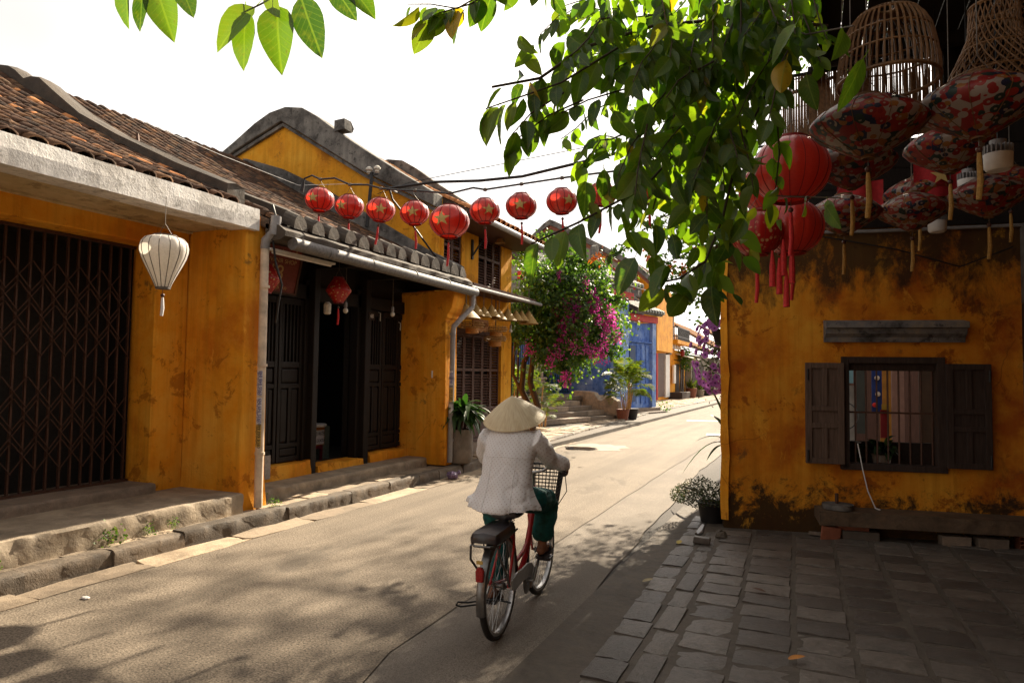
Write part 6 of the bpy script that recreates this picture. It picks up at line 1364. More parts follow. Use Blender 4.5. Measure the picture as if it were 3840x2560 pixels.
for p, r in (([(.795, 0, .80), (.76, 0, .70), (.68, 0, .52), (.58, 0, .38), (.40, 0, .27)], .021), ([(.785, 0, .74), (.74, 0, .64), (.65, 0, .49), (.54, 0, .43), (.34, 0, .40)], .015), ([(.812, 0, .68), (.775, 0, .86)], .021)):
    btube('frame_tube', p, r, 'red_paint', fr)
for s in (-1, 1):
    btube('stay', [(0, s*.062, .335), (.12, s*.055, .315), (.40, s*.04, .275)], .010, 'red_paint', fr)
    btube('stay', [(0, s*.062, .335), (.15, s*.05, .56), (.24, s*.02, .65)], .009, 'red_paint', fr)
    btube('fork_blade', [(.81, s*.025, .70), (.83, s*.05, .63), (.90, s*.055, .46), (.965, s*.058, .335)], [.013, .013, .012, .009], 'red_paint', fr)
btube('seat_post', [(.225, 0, .69), (.20, 0, .765)], .013, 'chrome')
sadl = [[bp(.04+.0*k, 0, 0) for k in range(1)]]
rg = []
for u, hw, z in ((.06, .02, .765), (.07, .09, .77), (.10, .115, .775), (.16, .115, .775), (.22, .075, .775), (.30, .032, .775), (.335, .015, .77)):
    rg.append([bp(u, hw*math.cos(a), z+.03*math.sin(a)) for a in np.linspace(0, 2*PI, 13)[:-1]])
MB().loft(rg).build('saddle', MT['seat'], bk, True)
for s in (-1, 1):
    for k in range(1): MB().tube([bp(.10+.012*math.cos(t), s*.05+.016*math.sin(t), .70+t*.0035) for t in np.linspace(0, 18, 50)], .003, 5).build('spring', MT['chrome'], bk, True)
def fender(u, a0, a1, w_, R_, name):
    rg = []
    for a in np.linspace(a0, a1, 26):
        c_, s_ = math.cos(a), math.sin(a)
        rg.append([bp(u-(R_+d)*c_, v, .335+(R_+d)*s_) for v, d in ((-w_, -.018), (-w_*.8, 0), (0, .008), (w_*.8, 0), (w_, -.018), (w_*.75, -.006), (0, .003), (-w_*.75, -.006))])
    MB().loft(rg).build(name, MT['fender'], bk, True)
fender(0, -.25, 2.1, .031, .355, 'rear_fender'); fender(.97, .55, 1.9, .028, .352, 'front_fender')
MB().loft([[bp(-.352-.02*d, v*s, .50+z) for v, z in ((-.022, -.04), (.022, -.04), (.026, .02), (.014, .045), (-.014, .045), (-.026, .02))] for d, s in ((0, 1), (.8, 1), (1, .8))]).build('reflector', simple('red reflector', (.30, .008, .008), .2, 0, 90, .2, .3), bk)
MB().box(-.372, -.366, -.02, .02, .565, .585, MBK).build('sticker', MT['paper_y'], bk)
for s in (-1, 1):
    btube('rack_rail', [(.18, s*.06, .665), (.0, s*.075, .665), (-.28, s*.085, .66), (-.33, s*.05, .66), (-.335, 0, .66)], .007, 'fender')
    btube('rack_leg', [(-.29, s*.088, .655), (-.26, s*.10, .56), (-.15, s*.095, .47), (-.02, s*.075, .345)], .0075, 'fender')
    btube('rack_leg', [(-.10, s*.08, .66), (-.01, s*.07, .345)], .005, 'fender')
for u in (-.2, -.05): btube('rack_rail', [(u, -.08, .662), (u, .08, .662)], .005, 'fender')
cu = [[bp(u, v*s, .672+z*s2) for v, z in ((-.09, 0), (-.092, .03), (-.08, .058), (0, .07), (.08, .058), (.092, .03), (.09, 0))] for u, s, s2 in ((-.31, .8, .6), (-.30, .95, .9), (-.24, 1, 1), (-.1, 1, 1), (.06, .95, 1), (.085, .8, .7))]
MB().loft(cu).build('cushion', MT['seat'], bk, True, angle=50)
cg = [(-.02, .385), (.1, .405), (.22, .40), (.34, .405), (.43, .385), (.50, .335), (.51, .28), (.47, .225), (.42, .21), (.43, .26), (.38, .30), (.22, .315), (.05, .30), (-.02, .32)]
MB().prism(cg, bp(0, -.082, 0), BU, (0, 0, 1), BV, -.016).build('chain_guard', MT['chrome'], bk, bevel=.005)
MB().lathe([(.088, -.004), (.095, 0), (.088, .004), (.03, .003), (.03, -.003), (.088, -.004)], (0, 0, 0), 30, False, MBK @ Matrix.Translation((.40, -.07, .27)) @ Matrix.Rotation(PI/2, 4, 'X')).build('chainring', MT['fender'], bk, True)
btube('crank', [(.40, -.115, .27), (.525, -.118, .395)], .011, 'chrome'); btube('crank', [(.40, .10, .27), (.275, .10, .145)], .011, 'chrome'); btube('axle', [(.40, -.115, .27), (.40, .10, .27)], .014, 'chrome')
for u, v, w_ in ((.527, -.165, .40), (.273, .15, .14)): MB().box(u-.045, u+.045, v-.045, v+.045, w_-.012, w_+.012, MBK).build('pedal', MT['seat'], bk, bevel=.004)
btube('foot_peg', [(.0, -.08, .235), (.01, .0, .24), (-.0, .11, .23), (-.06, .19, .225), (-.10, .245, .235), (-.10, .255, .215), (-.05, .245, .19), (.02, .12, .20)], .006, 'cable')
btube('kick_stand', [(.02, .07, .33), (-.04, .085, .24), (-.10, .09, .17)], .009, 'chrome')
btube('stem', [(.775, 0, .85), (.755, 0, .96)], .013, 'chrome')
btube('handlebar', [(.50, .30, 1.0), (.58, .29, 1.02), (.68, .24, 1.04), (.74, .16, 1.03), (.77, .07, .975), (.76, 0, .96), (.77, -.07, .975), (.74, -.16, 1.03), (.68, -.24, 1.04), (.58, -.29, 1.02), (.50, -.30, 1.0)], .0115, 'chrome', n=10)
for s in (-1, 1):
    btube('grip', [(.615, s*.275, 1.025), (.49, s*.302, .998)], .017, 'seat'); btube('brake_lever', [(.69, s*.235, 1.03), (.66, s*.255, .995), (.56, s*.29, .985)], .006, 'chrome')
btube('brake_cable', [(.70, -.23, 1.04), (.85, -.22, 1.0), (.98, -.21, .80), (.95, -.1, .62), (.90, -.05, .60)], .0035, 'cable')
bskt = btube('basket', [(.84+.0, -.185, .985), (1.10, -.17, .985), (1.10, .17, .985), (.84, .185, .985), (.84, -.185, .985)], .008, 'cable')
def bw_(t_, side):   # points on the basket side: t_ along the rim 0..1, s height 0..1
    pass
def bcorner(s): k_ = .76+.24*s; return [(.86, -.175*k_), (.86+.235*k_, -.165*k_), (.86+.235*k_, .165*k_), (.86, .175*k_)]
for h in np.linspace(0, 1, 12):
    c_ = bcorner(h); MB().tube([bp(u, v, .68+.30*h) for u, v in c_+[c_[0]]], .0028, 4).build('wire', MT['cable'], bskt)
c0_, c1_ = bcorner(0), bcorner(1)
for e in range(4):
    for k in range(11 if e % 2 else 9):
        t_ = k/(11 if e % 2 else 9); q0 = [c0_[e][i]*(1-t_)+c0_[(e+1) % 4][i]*t_ for i in (0, 1)]; q1 = [c1_[e][i]*(1-t_)+c1_[(e+1) % 4][i]*t_ for i in (0, 1)]
        MB().tube([bp(*q0, .68), bp(*q1, .98)], .0028, 4).build('wire', MT['cable'], bskt)
for k in range(8): t_ = (k+.5)/8; MB().tube([bp(.86, -.133+.266*t_, .68), bp(1.04, -.125+.25*t_, .68)], .0028, 4).build('wire', MT['cable'], bskt)
# ---- rider
pe = T('person', 'person in conical straw hat and white dotted blouse riding a red bicycle away', 'person', BO)
def caps(mb, chain, n=12):
    mb.tube([bp(*p[:3]) for p in chain], [p[3] for p in chain], n)
    for p in (chain[0], chain[-1]): mb.ball(bp(*p[:3]), p[3]*.98, n, 8)
def remeshed(mb, name, vox, smooth_it, disp=None):
    me = mb.mesh(name); o = bpy.data.objects.new(name, me); COL.objects.link(o)
    r = o.modifiers.new('r', 'REMESH'); r.mode = 'VOXEL'; r.voxel_size = vox
    s = o.modifiers.new('s', 'SMOOTH'); s.iterations = smooth_it; s.factor = .5
    bpy.context.view_layer.update()
    m2 = bpy.data.meshes.new_from_object(o.evaluated_get(bpy.context.evaluated_depsgraph_get())); bpy.data.objects.remove(o); m2.name = name
    if disp:
        n_ = len(m2.vertices); co = np.empty(n_*3, np.float32); no = np.empty(n_*3, np.float32); m2.vertices.foreach_get('co', co); m2.vertices.foreach_get('normal', no)
        co = co.reshape(-1, 3); no = no.reshape(-1, 3); d = np.array([disp(p) for p in co]); co += no*d[:, None]; m2.vertices.foreach_set('co', co.ravel()); m2.update()
    m2.polygons.foreach_set('use_smooth', np.ones(len(m2.polygons), dtype=bool)); return m2
b = MB()
caps(b, [(.18, .03, .88, .09), (.22, .03, .97, .095), (.27, .03, 1.10, .095), (.30, .03, 1.19, .09), (.345, .03, 1.27, .05), (.38, .03, 1.31, .046)])
b.ball(bp(.42, .035, 1.375), .074, 16, 12, (1.0, 1.08, 1.2)); b.ball(bp(.455, .035, 1.335), .054, 12, 8, (1, 1, 1.1)); b.ball(bp(.502, .035, 1.365), .017, 8, 6, (1, 1.3, 1.4))
for s in (-1, 1): b.ball(bp(.415, .035+s*.078, 1.365), .026, 8, 6, (.8, .45, 1.15))
for s in (-1, 1): caps(b, [(.33, .03+s*.13, 1.22, .035), (.44, .03+s*.225, 1.11, .042), (.57, .0+s*.275, 1.055, .028), (.60, s*.275, 1.05, .026)])
caps(b, [(.18, -.06, .86, .08), (.60, -.15, .80, .062), (.57, -.145, .66, .056), (.53, -.14, .50, .034), (.525, -.14, .475, .036)])
caps(b, [(.18, .12, .86, .08), (.50, .15, .57, .062), (.40, .145, .42, .056), (.255, .14, .235, .034), (.25, .14, .215, .036)])
def foot(u, v, w, pitch):
    cs, sn = math.cos(pitch), math.sin(pitch)
    q = lambda a, c, d: (u+a*cs-d*sn, v+c, w+a*sn+d*cs)
    for a, c, d, r in ((-.03, 0, -.02, .032), (.03, 0, -.015, .036), (.08, -.008, -.022, .035), (.12, -.012, -.03, .032)): b.ball(bp(*q(a, c, d)), r, 10, 7)
    caps(b, [q(-.03, 0, -.02)+(.03,), q(.05, 0, -.015)+(.036,), q(.13, -.01, -.033)+(.03,)])
    for k in range(5): caps(b, [q(.13, -.032+.015*k, -.036)+(.012,), q(.175-.008*abs(k-(1 if v < 0 else 3)), -.038+.018*k, -.043)+(.0095 if k not in (0, 4) else .0085,)], 8)
foot(.525, -.14, .475, .02); foot(.25, .14, .215, -.25)
for s in (-1, 1):     # hands closed round the grips
    g0, g1 = Vector((.60, s*.278, 1.022)), Vector((.50, s*.30, 1.0)); ax = (g1-g0).normalized()
    b.ball(bp(.575, s*.278, 1.058), .03, 10, 8, (1.25, 1.05, .72)); b.ball(bp(.61, s*.268, 1.05), .026, 10, 8, (1.2, 1, .75))
    for k in range(4):
        c_ = g0+ax*(.012+.0215*k)+Vector((.012, 0, 0)); R_ = .027-.001*abs(k-1.5)
        side = Vector((ax.y, -ax.x, 0)).normalized(); side = side if side.x > 0 else -side
        pts = [c_+side*(R_*math.cos(t))+Vector((0, 0, R_*1.15*math.sin(t)))+Vector((0, 0, .004)) for t in np.linspace(1.9, -1.9, 8)]
        caps(b, [tuple(p)+(.0095-.0004*j,) for j, p in enumerate(pts)], 8)
    caps(b, [(.615, s*.262, 1.045, .012), (.60, s*.247, 1.028, .0105), (.575, s*.25, 1.008, .009)], 8)
body = put('body', remeshed(b, 'body', .0062, 4), MT['skin'], pe)
# eyes, brows and mouth on the face turned away under the hat
for s in (-1, 1): MB().ball(bp(.483, .035+s*.03, 1.385), .011, 8, 6).build('eye', MT['white'], body, True)
MB().tube([bp(.50, .01, 1.325), bp(.506, .035, 1.322), bp(.50, .06, 1.325)], .005, 6).build('mouth', MT['red_dark'], body, True)
hb2 = MB(); hb2.ball(bp(.405, .035, 1.385), .083, 16, 10, (1, 1.08, 1.05)); hb2.ball(bp(.345, .035, 1.345), .04, 10, 8, (.9, 1.2, 1.1)); hb2.build('hair', MT['hair'], body, True)
# blouse
MT['blouse'] = None
q = N('white dotted blouse'); co = q.co(scale=(1, 1, 1)); xz = q.xyz(co); cb_ = q.n('ShaderNodeCombineXYZ'); q.set(cb_.inputs[0], q.math('ADD', xz[0], xz[2])); q.set(cb_.inputs[1], q.math('SUBTRACT', xz[2], xz[0])); v = q.n('ShaderNodeTexVoronoi', voronoi_dimensions='2D'); v.inputs['Scale'].default_value = 36; v.inputs['Randomness'].default_value = 0; q.set(v.inputs['Vector'], cb_.outputs[0]); v = v.outputs[0]
cc = q.mix(q.ramp(v, [(.12, .75), (.2, 0.)]), (.90, .88, .875), (.56, .45, .44)); n1 = q.noise(9, 4, .6)
q.col(cc).rough(.85).spec(.2); q.bump(n1, .25, .01); q.translucent(cc, .25); MT['blouse'] = q.m
sh = MB(); n = 40
prof = [(.792, .13, .255, .175), (.83, .14, .243, .168), (.88, .155, .215, .15), (.95, .18, .188, .135), (1.02, .21, .178, .13), (1.10, .25, .183, .128), (1.18, .285, .186, .12), (1.25, .315, .18, .105), (1.30, .335, .15, .088), (1.335, .35, .085, .072), (1.355, .36, .062, .06)]
def ring(w_, u, a, bb, off=0):
    out = []
    for k in range(n):
        t_ = 2*PI*k/n; cv, su = math.cos(t_), math.sin(t_)
        fl_ = (1 if w_ < .85 else max(0, (1.0-w_)/.15) if w_ < 1 else 0)
        r_ = 1+fl_*(.05*math.sin(3*t_+.6)+.035*math.sin(7*t_)+.03*math.sin(11*t_+2))
        z = w_+(fl_*(.026*max(0, cv)**3-.010*su+.012*math.sin(2*t_+1)) if w_ < .86 else 0)
        out.append(bp(u+(bb-off)*su*r_, .03+(a-off)*cv*r_, z))
    return out
sh.loft([ring(.93, .18, .175, .125, .0), ring(.86, .15, .222, .155, .018), ring(.797, .13, .255, .175, .016)]+[ring(*p) for p in prof])
for s in (-1, 1):
    ch = [(.31, .03+s*.15, 1.255, .082), (.36, .03+s*.195, 1.205, .076), (.43, .03+s*.23, 1.13, .068), (.47, .03+s*.24, 1.10, .064), (.53, .0+s*.268, 1.07, .058), (.575, s*.278, 1.055, .056)]
    sh.tube([bp(*p[:3]) for p in ch], [p[3] for p in ch], 16)
def wr(p):
    q = Vector(p); 
    a = mn.noise(Vector((q.x*10, q.y*10, q.z*4)))*.007+mn.noise(Vector((q.x*7+q.z*9, q.y*7, q.z*5-q.x*7)))*.007
    r = mn.noise(Vector((q.x*11+q.z*5, q.y*6, q.z*6-q.x*4))); a += -.004*max(0, 1-abs(r)*5)
    return a
shm = remeshed(sh, 'blouse', .0085, 3, wr); blouse = put('blouse', shm, MT['blouse'], pe)
from mathutils.bvhtree import BVHTree
bvh = BVHTree.FromPolygons([v_.co.copy() for v_ in shm.vertices], [tuple(p.vertices) for p in shm.polygons])
def seam(pts):
    out = []
    for v_, w_ in pts:
        h = bvh.ray_cast(bp(-.6, v_, w_), BU)
        if h[0] is not None: out.append(h[0]-BU*.0012)
    if len(out) > 3: MB().tube(out, .0024, 5).build('seam', MT['blouse'], blouse, True)
seam([(.03+.185*t_, 1.145-.012*abs(t_)) for t_ in np.linspace(-1, 1, 34)])
for s in (-1, 1): seam([(.03+s*(.085+.02*max(0, (1-w_))*3), w_) for w_ in np.linspace(1.14, .80, 34)])
# trousers
tr_ = MB(); bpn = lambda ch: (tr_.tube([bp(*p[:3]) for p in ch], [p[3] for p in ch], 16), tr_.ball(bp(*ch[0][:3]), ch[0][3], 12, 8), tr_.ball(bp(*ch[-2][:3]), ch[-2][3], 12, 8))
bpn([(.19, -.05, .87, .09), (.38, -.12, .825, .095), (.58, -.15, .80, .084), (.61, -.152, .77, .082), (.59, -.15, .68, .084), (.545, -.142, .575, .078), (.54, -.14, .565, .076)])
bpn([(.19, .11, .87, .09), (.34, .14, .70, .098), (.49, .15, .58, .084), (.50, .15, .55, .082), (.44, .148, .46, .08), (.31, .142, .30, .074), (.30, .142, .285, .07)])
tr_.ball(bp(.19, .03, .86), .13, 14, 10, (.9, 1.2, .6))
put('trousers', remeshed(tr_, 'trousers', .009, 3, lambda p: mn.noise(Vector(p)*14)*.010+mn.noise(Vector((p[0]*8, p[1]*8, p[2]*40)))*.005), MT['teal'], pe)
# sandals
def sandal(u, v, w, pitch):
    cs, sn = math.cos(pitch), math.sin(pitch); q = lambda a, c, d: bp(u+a*cs-d*sn, v+c, w+a*sn+d*cs)
    ol_ = [(-.075, .02), (-.06, .034), (0, .036), (.07, .044), (.14, .05), (.19, .036), (.205, 0), (.19, -.034), (.14, -.048), (.07, -.042), (0, -.034), (-.06, -.032), (-.075, -.018)]
    so_ = MB().loft([[q(a, c, d) for a, c in ol_] for d in (-.068, -.05)]).build('sandal', MT['seat'], pe, True, angle=40)
    for s in (-1, 1): MB().tube([q(.13, .0, -.012), q(.10, s*.028, -.006), q(.05, s*.046, -.028), q(.03, s*.044, -.05)], [.006, .011, .011, .007], 8).build('strap', MT['seat'], so_, True)
sandal(.525, -.142, .475, .02); sandal(.25, .142, .215, -.25)
# hat
HA = Vector((-.36, .02, .93)).normalized(); HXa = HA.cross(Vector((0, 1, 0))).normalized(); HYa = HA.cross(HXa)
Mh = MBK @ Matrix.Translation((.435, .05, 1.388)) @ Matrix((HXa, HYa, HA)).transposed().to_4x4()
hp2 = []
for k in range(33):
    t_ = k/32; hp2.append((.004+.214*t_, .165*(1-t_)+.012*math.sin(PI*t_)+(.0028 if k % 2 else 0)))
hp2 += [(.222, -.004), (.217, -.007), (.20, .006), (.12, .075), (.02, .15)]
q = N('pale palm leaf hat'); s_ = q.xyz(q.co('UV')); lines = q.noise(1, 3, .6, q.co('UV', (150, 2.5, 1))); blot = q.noise(4, 4, .6, q.co('UV', (6, 1, 1)))
cc = q.ramp(lines, [(.3, (.66, .52, .32)), (.55, (.80, .69, .47)), (.75, (.86, .77, .58))]); cc = q.mix(q.ramp(blot, [(.45, 0.), (.7, .4)]), cc, (.56, .41, .22))
q.col(cc).rough(.55).spec(.35); q.bump(lines, .25, .004); q.translucent(cc, .25); MT['hat'] = q.m
hm = MB().lathe(hp2, (0, 0, 0), 48, False, Mh).mesh('hat', True)
ul = hm.uv_layers.new(name='UVMap'); nn_ = 48
for po in hm.polygons:
    ks = [vi % nn_ for vi in po.vertices]; wrap = max(ks)-min(ks) > 2
    for li, vi in zip(po.loop_indices, po.vertices): kk = vi % nn_; kk = kk+nn_ if wrap and kk == 0 else kk; ul.data[li].uv = (kk/nn_, (vi//nn_)/32)
hat = put('hat', hm, MT['hat'], pe)
MB().lathe([(.219, -.008), (.225, -.004), (.219, .0), (.213, -.004), (.219, -.008)], (0, 0, 0), 48, False, Mh).build('brim_ring', MT['straw'], hat, True)
for s in (-1, 1): MB().tube([bp(.43, .035+s*.10, 1.42), bp(.45, .035+s*.07, 1.31), bp(.47, .035, 1.275)], .006, 5).build('chin_strap', MT['blouse'], hat, True)

# ================================================================== OVERHANGING VINE
MT['vleaf'] = leafmat('vine leaf', [(0, (.022, .055, .010)), (.4, (.045, .095, .015)), (.85, (.08, .135, .02)), (.96, (.10, .13, .02)), (.985, (.30, .20, .02)), (1, (.40, .24, .02))], (2.3, 2.5, .5), .38, .38, 'obj', True)
MT['vleaf_m'] = leafmat('vine leaf mass', [(0, (.022, .055, .010)), (.4, (.045, .095, .015)), (.9, (.08, .135, .02)), (1, (.13, .14, .02))], (3.6, 3.4, .5), .55, .38, 'isl')
def vleaf(L_, w, cup, curl, ns=9, seed=0):
    r = random.Random(seed); V = []; F = []; UV = []
    for i in range(ns+1):
        u = i/ns; hw = w*(math.sin(PI*u**.80))**.82*(1-.12*u)+.0005
        if i == ns: hw = .0004
        for k, sd in enumerate((-1, -.5, 0, .5, 1)):
            V.append((L_*u, hw*sd, -curl*L_*u*u+cup*hw*abs(sd)**1.3+r.uniform(-1, 1)*.0012)); UV.append((u, .5+.5*sd*hw/w))
    for i in range(ns):
        for k in range(4): a = i*5+k; F.append((a, a+1, a+6, a+5))
    b = len(V)
    for p in ((-.022, -.0012, .004), (-.022, .0012, .004), (0, .0012, 0), (0, -.0012, 0)): V.append(p); UV.append((0, .5))
    F.append((b, b+1, b+2, b+3)); return np.array(V), np.array(F), np.array(UV)
VL = [vleaf(.13, (.031, .038, .034, .042)[s], (.15, .4, .5, .25)[s], (.05, .25, .4, .12)[s], seed=s) for s in range(4)]
vm = [npmesh('leaf', *v_[:2], uv=v_[2]) for v_ in VL]
for m in vm: m.materials.append(MT['vleaf'])
vine = T('vine', 'leafy green vine hanging over the street from the alley canopy', 'vine', (-.35, 3.2, 0))
def cam_pt(x, y, d):      # a point named by the direction it was measured in and its distance
    return Vector((0, 0, EYE))+f*d+rr*(x*d)+uu*(y*d)
leaves = []
def put_leaf(p, tip, nrm, s, k):
    tip = Vector(tip).normalized(); nrm = Vector(nrm); y_ = nrm.cross(tip)
    if y_.length < 1e-3: y_ = tip.orthogonal()
    y_.normalize(); z_ = tip.cross(y_); M = Matrix((tip, y_, z_)).transposed().to_4x4(); M.translation = p
    leaves.append((M @ Matrix.Scale(s, 4), k))
# clusters: centre (world), spread, count, leaf size
VC = [
    ((-0.72, 3.10, 3.32), 0.13, 0.30, 0.08, 35, 0.98),
    ((-0.49, 3.43, 3.21), 0.13, 0.35, 0.12, 47, 0.98),
    ((-0.59, 3.29, 2.89), 0.13, 0.30, 0.10, 40, 0.98),
    ((-0.98, 2.68, 2.98), 0.06, 0.20, 0.06, 13, 0.98),
    ((-0.89, 2.70, 3.18), 0.06, 0.20, 0.05, 13, 0.98),
    ((-1.04, 2.54, 2.89), 0.04, 0.15, 0.03, 4, 0.98),
    ((-0.42, 3.38, 2.64), 0.08, 0.30, 0.10, 30, 0.98),
    ((-0.73, 2.91, 2.72), 0.07, 0.20, 0.06, 13, 1.03),
    ((-0.56, 3.11, 2.48), 0.09, 0.25, 0.07, 20, 1.03),
    ((-0.44, 3.06, 2.28), 0.06, 0.20, 0.06, 14, 1.03),
    ((-0.36, 2.89, 2.08), 0.04, 0.15, 0.05, 6, 1.08),
    ((-0.50, 2.61, 2.04), 0.04, 0.10, 0.04, 4, 1.13),
    ((-0.27, 3.83, 3.60), 0.09, 0.30, 0.08, 23, 0.98),
    ((-0.30, 3.84, 3.22), 0.08, 0.30, 0.12, 17, 0.98),
    ((-0.17, 3.48, 2.89), 0.03, 0.20, 0.03, 4, 0.88),
    ((-0.19, 3.38, 2.55), 0.04, 0.20, 0.03, 4, 0.93),
    ((-0.32, 3.11, 2.32), 0.05, 0.15, 0.05, 7, 1.03),
    ((-0.74, 2.59, 2.36), 0.05, 0.15, 0.03, 6, 1.08),
    ((-0.58, 2.67, 2.22), 0.04, 0.15, 0.04, 5, 1.08),
    ((-0.75, 3.21, 3.09), 0.09, 0.30, 0.07, 20, 0.98),
    ((-0.85, 2.95, 3.11), 0.07, 0.25, 0.07, 13, 0.98),
    ((-0.54, 2.97, 3.26), 0.13, 0.30, 0.04, 25, 0.98),
    ((-0.02, 2.56, 2.86), 0.03, 0.15, 0.04, 4, 1.03),
    ((0.14, 2.21, 2.64), 0.01, 0.05, 0.02, 1, 1.08),
    ((0.01, 2.82, 2.36), 0.03, 0.05, 0.01, 1, 1.18),
    ((-0.41, 3.59, 2.89), 0.06, 0.30, 0.14, 20, 0.98),
    ((-0.79, 2.78, 2.51), 0.05, 0.12, 0.04, 8, 0.98),
    ((-1.50, 8.00, 3.90), 0.35, 0.50, 0.30, 90, 1.30),
    ((-1.60, 9.30, 4.30), 0.35, 0.60, 0.30, 90, 1.40),
    ((-1.35, 7.00, 3.60), 0.30, 0.40, 0.30, 60, 1.20),
    ((-1.20, 10.40, 4.60), 0.40, 0.60, 0.30, 70, 1.40),
    ((-1.00, 8.20, 4.90), 0.25, 0.15, 0.50, 60, 1.30),  # this and the next cluster: leaves added to break a hard shadow edge
    ((-0.50, 8.00, 5.60), 0.40, 0.20, 0.25, 60, 1.30),
]
for (c_, sx, sy, sz, n_, s) in VC:
    for k in range(n_):
        p = Vector((c_[0]+rng.normal(0, sx), c_[1]+rng.normal(0, sy), c_[2]+rng.normal(0, sz)))
        tip = Vector((rng.normal(0, .62), rng.normal(0, .62), -.85+rng.normal(0, .5)))
        put_leaf(p, tip, (rng.normal(0, .9), rng.normal(-.5, .8), rng.normal(.3, .7)), s*rng.uniform(.62, 1.18), k % 4)
def twig(pts, r0, r1=None, nl=0, s=1, hang=.9):
    pts = [Vector(p) for p in pts]; r1 = r1 or r0*.5; n_ = len(pts)
    MB().tube(pts, [r0+(r1-r0)*i/(n_-1) for i in range(n_)], 6).build('branch', MT['twig'], vine, True)
    for k in range(nl):
        t_ = (k+.5)/nl*(n_-1); i = min(int(t_), n_-2); p = pts[i].lerp(pts[i+1], t_-i); d = (pts[i+1]-pts[i]).normalized()
        sd = d.cross(Vector((0, 0, 1))).normalized()*(1 if k % 2 else -1)
        put_leaf(p+Vector((0, 0, -.01)), d*.4+sd*.5+Vector((rng.normal(0, .25), rng.normal(0, .25), -hang)), (rng.normal(0, .7), rng.normal(-.8, .6), rng.normal(.25, .5)), s*rng.uniform(.6, 1.15), k % 4)
twig([(0.068, 3.878, 3.554), (-0.331, 3.485, 3.489), (-0.664, 3.019, 3.286), (-0.892, 2.708, 3.088), (-1.007, 2.503, 2.891), (-1.162, 2.382, 2.832)], 0.0100, None, 12, 1.00, 0.90)
twig([(-0.247, 3.745, 3.412), (-0.518, 3.324, 2.887), (-0.66, 2.842, 2.5), (-0.82, 2.454, 2.281), (-0.949, 2.292, 2.177)], 0.0070, None, 14, 1.15, 0.90)
twig([(-0.143, 3.794, 3.368), (-0.336, 3.516, 2.861), (-0.381, 3.19, 2.422), (-0.425, 2.963, 2.189), (-0.491, 2.72, 2.086), (-0.549, 2.587, 2.054)], 0.0080, None, 16, 1.10, 0.90)
twig([(-0.43, 3.439, 3.531), (-0.593, 3.277, 3.138), (-0.615, 3.176, 2.788), (-0.648, 2.961, 2.433)], 0.0070, None, 8, 1.00, 0.90)
twig([(-0.514, 3.299, 3.391), (-0.732, 2.896, 2.966), (-0.846, 2.633, 2.826), (-0.911, 2.499, 2.733)], 0.0050, None, 6, 1.00, 0.90)
twig([(-0.175, 3.572, 3.145), (-0.153, 3.491, 2.787), (-0.169, 3.387, 2.55), (0.09, 2.853, 2.386)], 0.0050, None, 9, 0.95, 0.90)
twig([(-0.928, 2.595, 2.861), (-1.021, 2.45, 2.731), (-1.072, 2.378, 2.627)], 0.0040, None, 4, 0.95, 0.90)
twig([(-0.97, 2.446, 3.248), (-1.131, 2.269, 3.155), (-1.214, 2.183, 3.06), (-1.278, 2.1, 3.048), (-1.358, 2.065, 3.047)], 0.0040, None, 12, 0.85, 0.90)
twig([(-0.97, 2.444, 3.282), (-0.942, 2.572, 3.181), (-1.024, 2.54, 3.091)], 0.0040, None, 6, 0.85, 0.90)
twig([(-0.757, 2.768, 3.09), (-0.927, 2.539, 2.875), (-1.068, 2.426, 2.791), (-1.177, 2.358, 2.738)], 0.0050, None, 12, 1.15, 0.90)
twig([(-0.863, 2.625, 2.826), (-0.976, 2.525, 2.743), (-1.053, 2.44, 2.645), (-1.117, 2.415, 2.592)], 0.0040, None, 7, 1.05, 0.90)
twig([(-1.04, 2.307, 3.206), (-1.169, 2.202, 3.077), (-1.249, 2.115, 3.017), (-1.307, 2.09, 2.984)], 0.0040, None, 9, 1.00, 0.90)
twig([(-0.341, 3.584, 3.608), (-0.031, 3.195, 3.206), (0.124, 2.514, 2.886)], 0.0050, None, 6, 1.00, 0.90)
twig([(-0.599, 3.826, 3.413), (-0.615, 3.754, 3.345), (-0.631, 3.685, 3.229), (-0.646, 3.615, 3.111), (-0.661, 3.547, 2.981)], 0.0045, None, 10, 0.83, 0.57)
twig([(-0.473, 3.555, 2.99), (-0.475, 3.49, 2.909), (-0.476, 3.425, 2.833), (-0.477, 3.361, 2.744), (-0.477, 3.298, 2.634)], 0.0045, None, 10, 0.72, 0.60)
twig([(-0.695, 3.218, 3.622), (-0.707, 3.15, 3.503), (-0.719, 3.082, 3.385), (-0.73, 3.016, 3.247), (-0.739, 2.95, 3.114)], 0.0045, None, 12, 0.81, 0.78)
twig([(-0.101, 3.235, 3.508), (-0.093, 3.176, 3.403), (-0.084, 3.115, 3.327), (-0.075, 3.056, 3.224), (-0.067, 2.997, 3.106)], 0.0045, None, 10, 0.97, 0.92)
twig([(-1.034, 3.599, 3.728), (-1.075, 3.514, 3.699), (-1.114, 3.429, 3.685), (-1.151, 3.346, 3.641), (-1.187, 3.266, 3.564)], 0.0045, None, 13, 0.91, 0.56)
twig([(-0.598, 2.79, 3.312), (-0.575, 2.734, 3.259), (-0.552, 2.679, 3.201), (-0.53, 2.625, 3.106), (-0.509, 2.57, 3.042)], 0.0045, None, 15, 0.81, 0.70)
twig([(-0.068, 3.965, 3.893), (-0.032, 3.916, 3.837), (0.002, 3.869, 3.715), (0.035, 3.823, 3.552), (0.066, 3.775, 3.434)], 0.0045, None, 14, 0.73, 0.99)
twig([(-0.794, 3.545, 3.632), (-0.821, 3.468, 3.56), (-0.847, 3.394, 3.453), (-0.872, 3.319, 3.372), (-0.895, 3.246, 3.249)], 0.0045, None, 12, 0.87, 0.56)
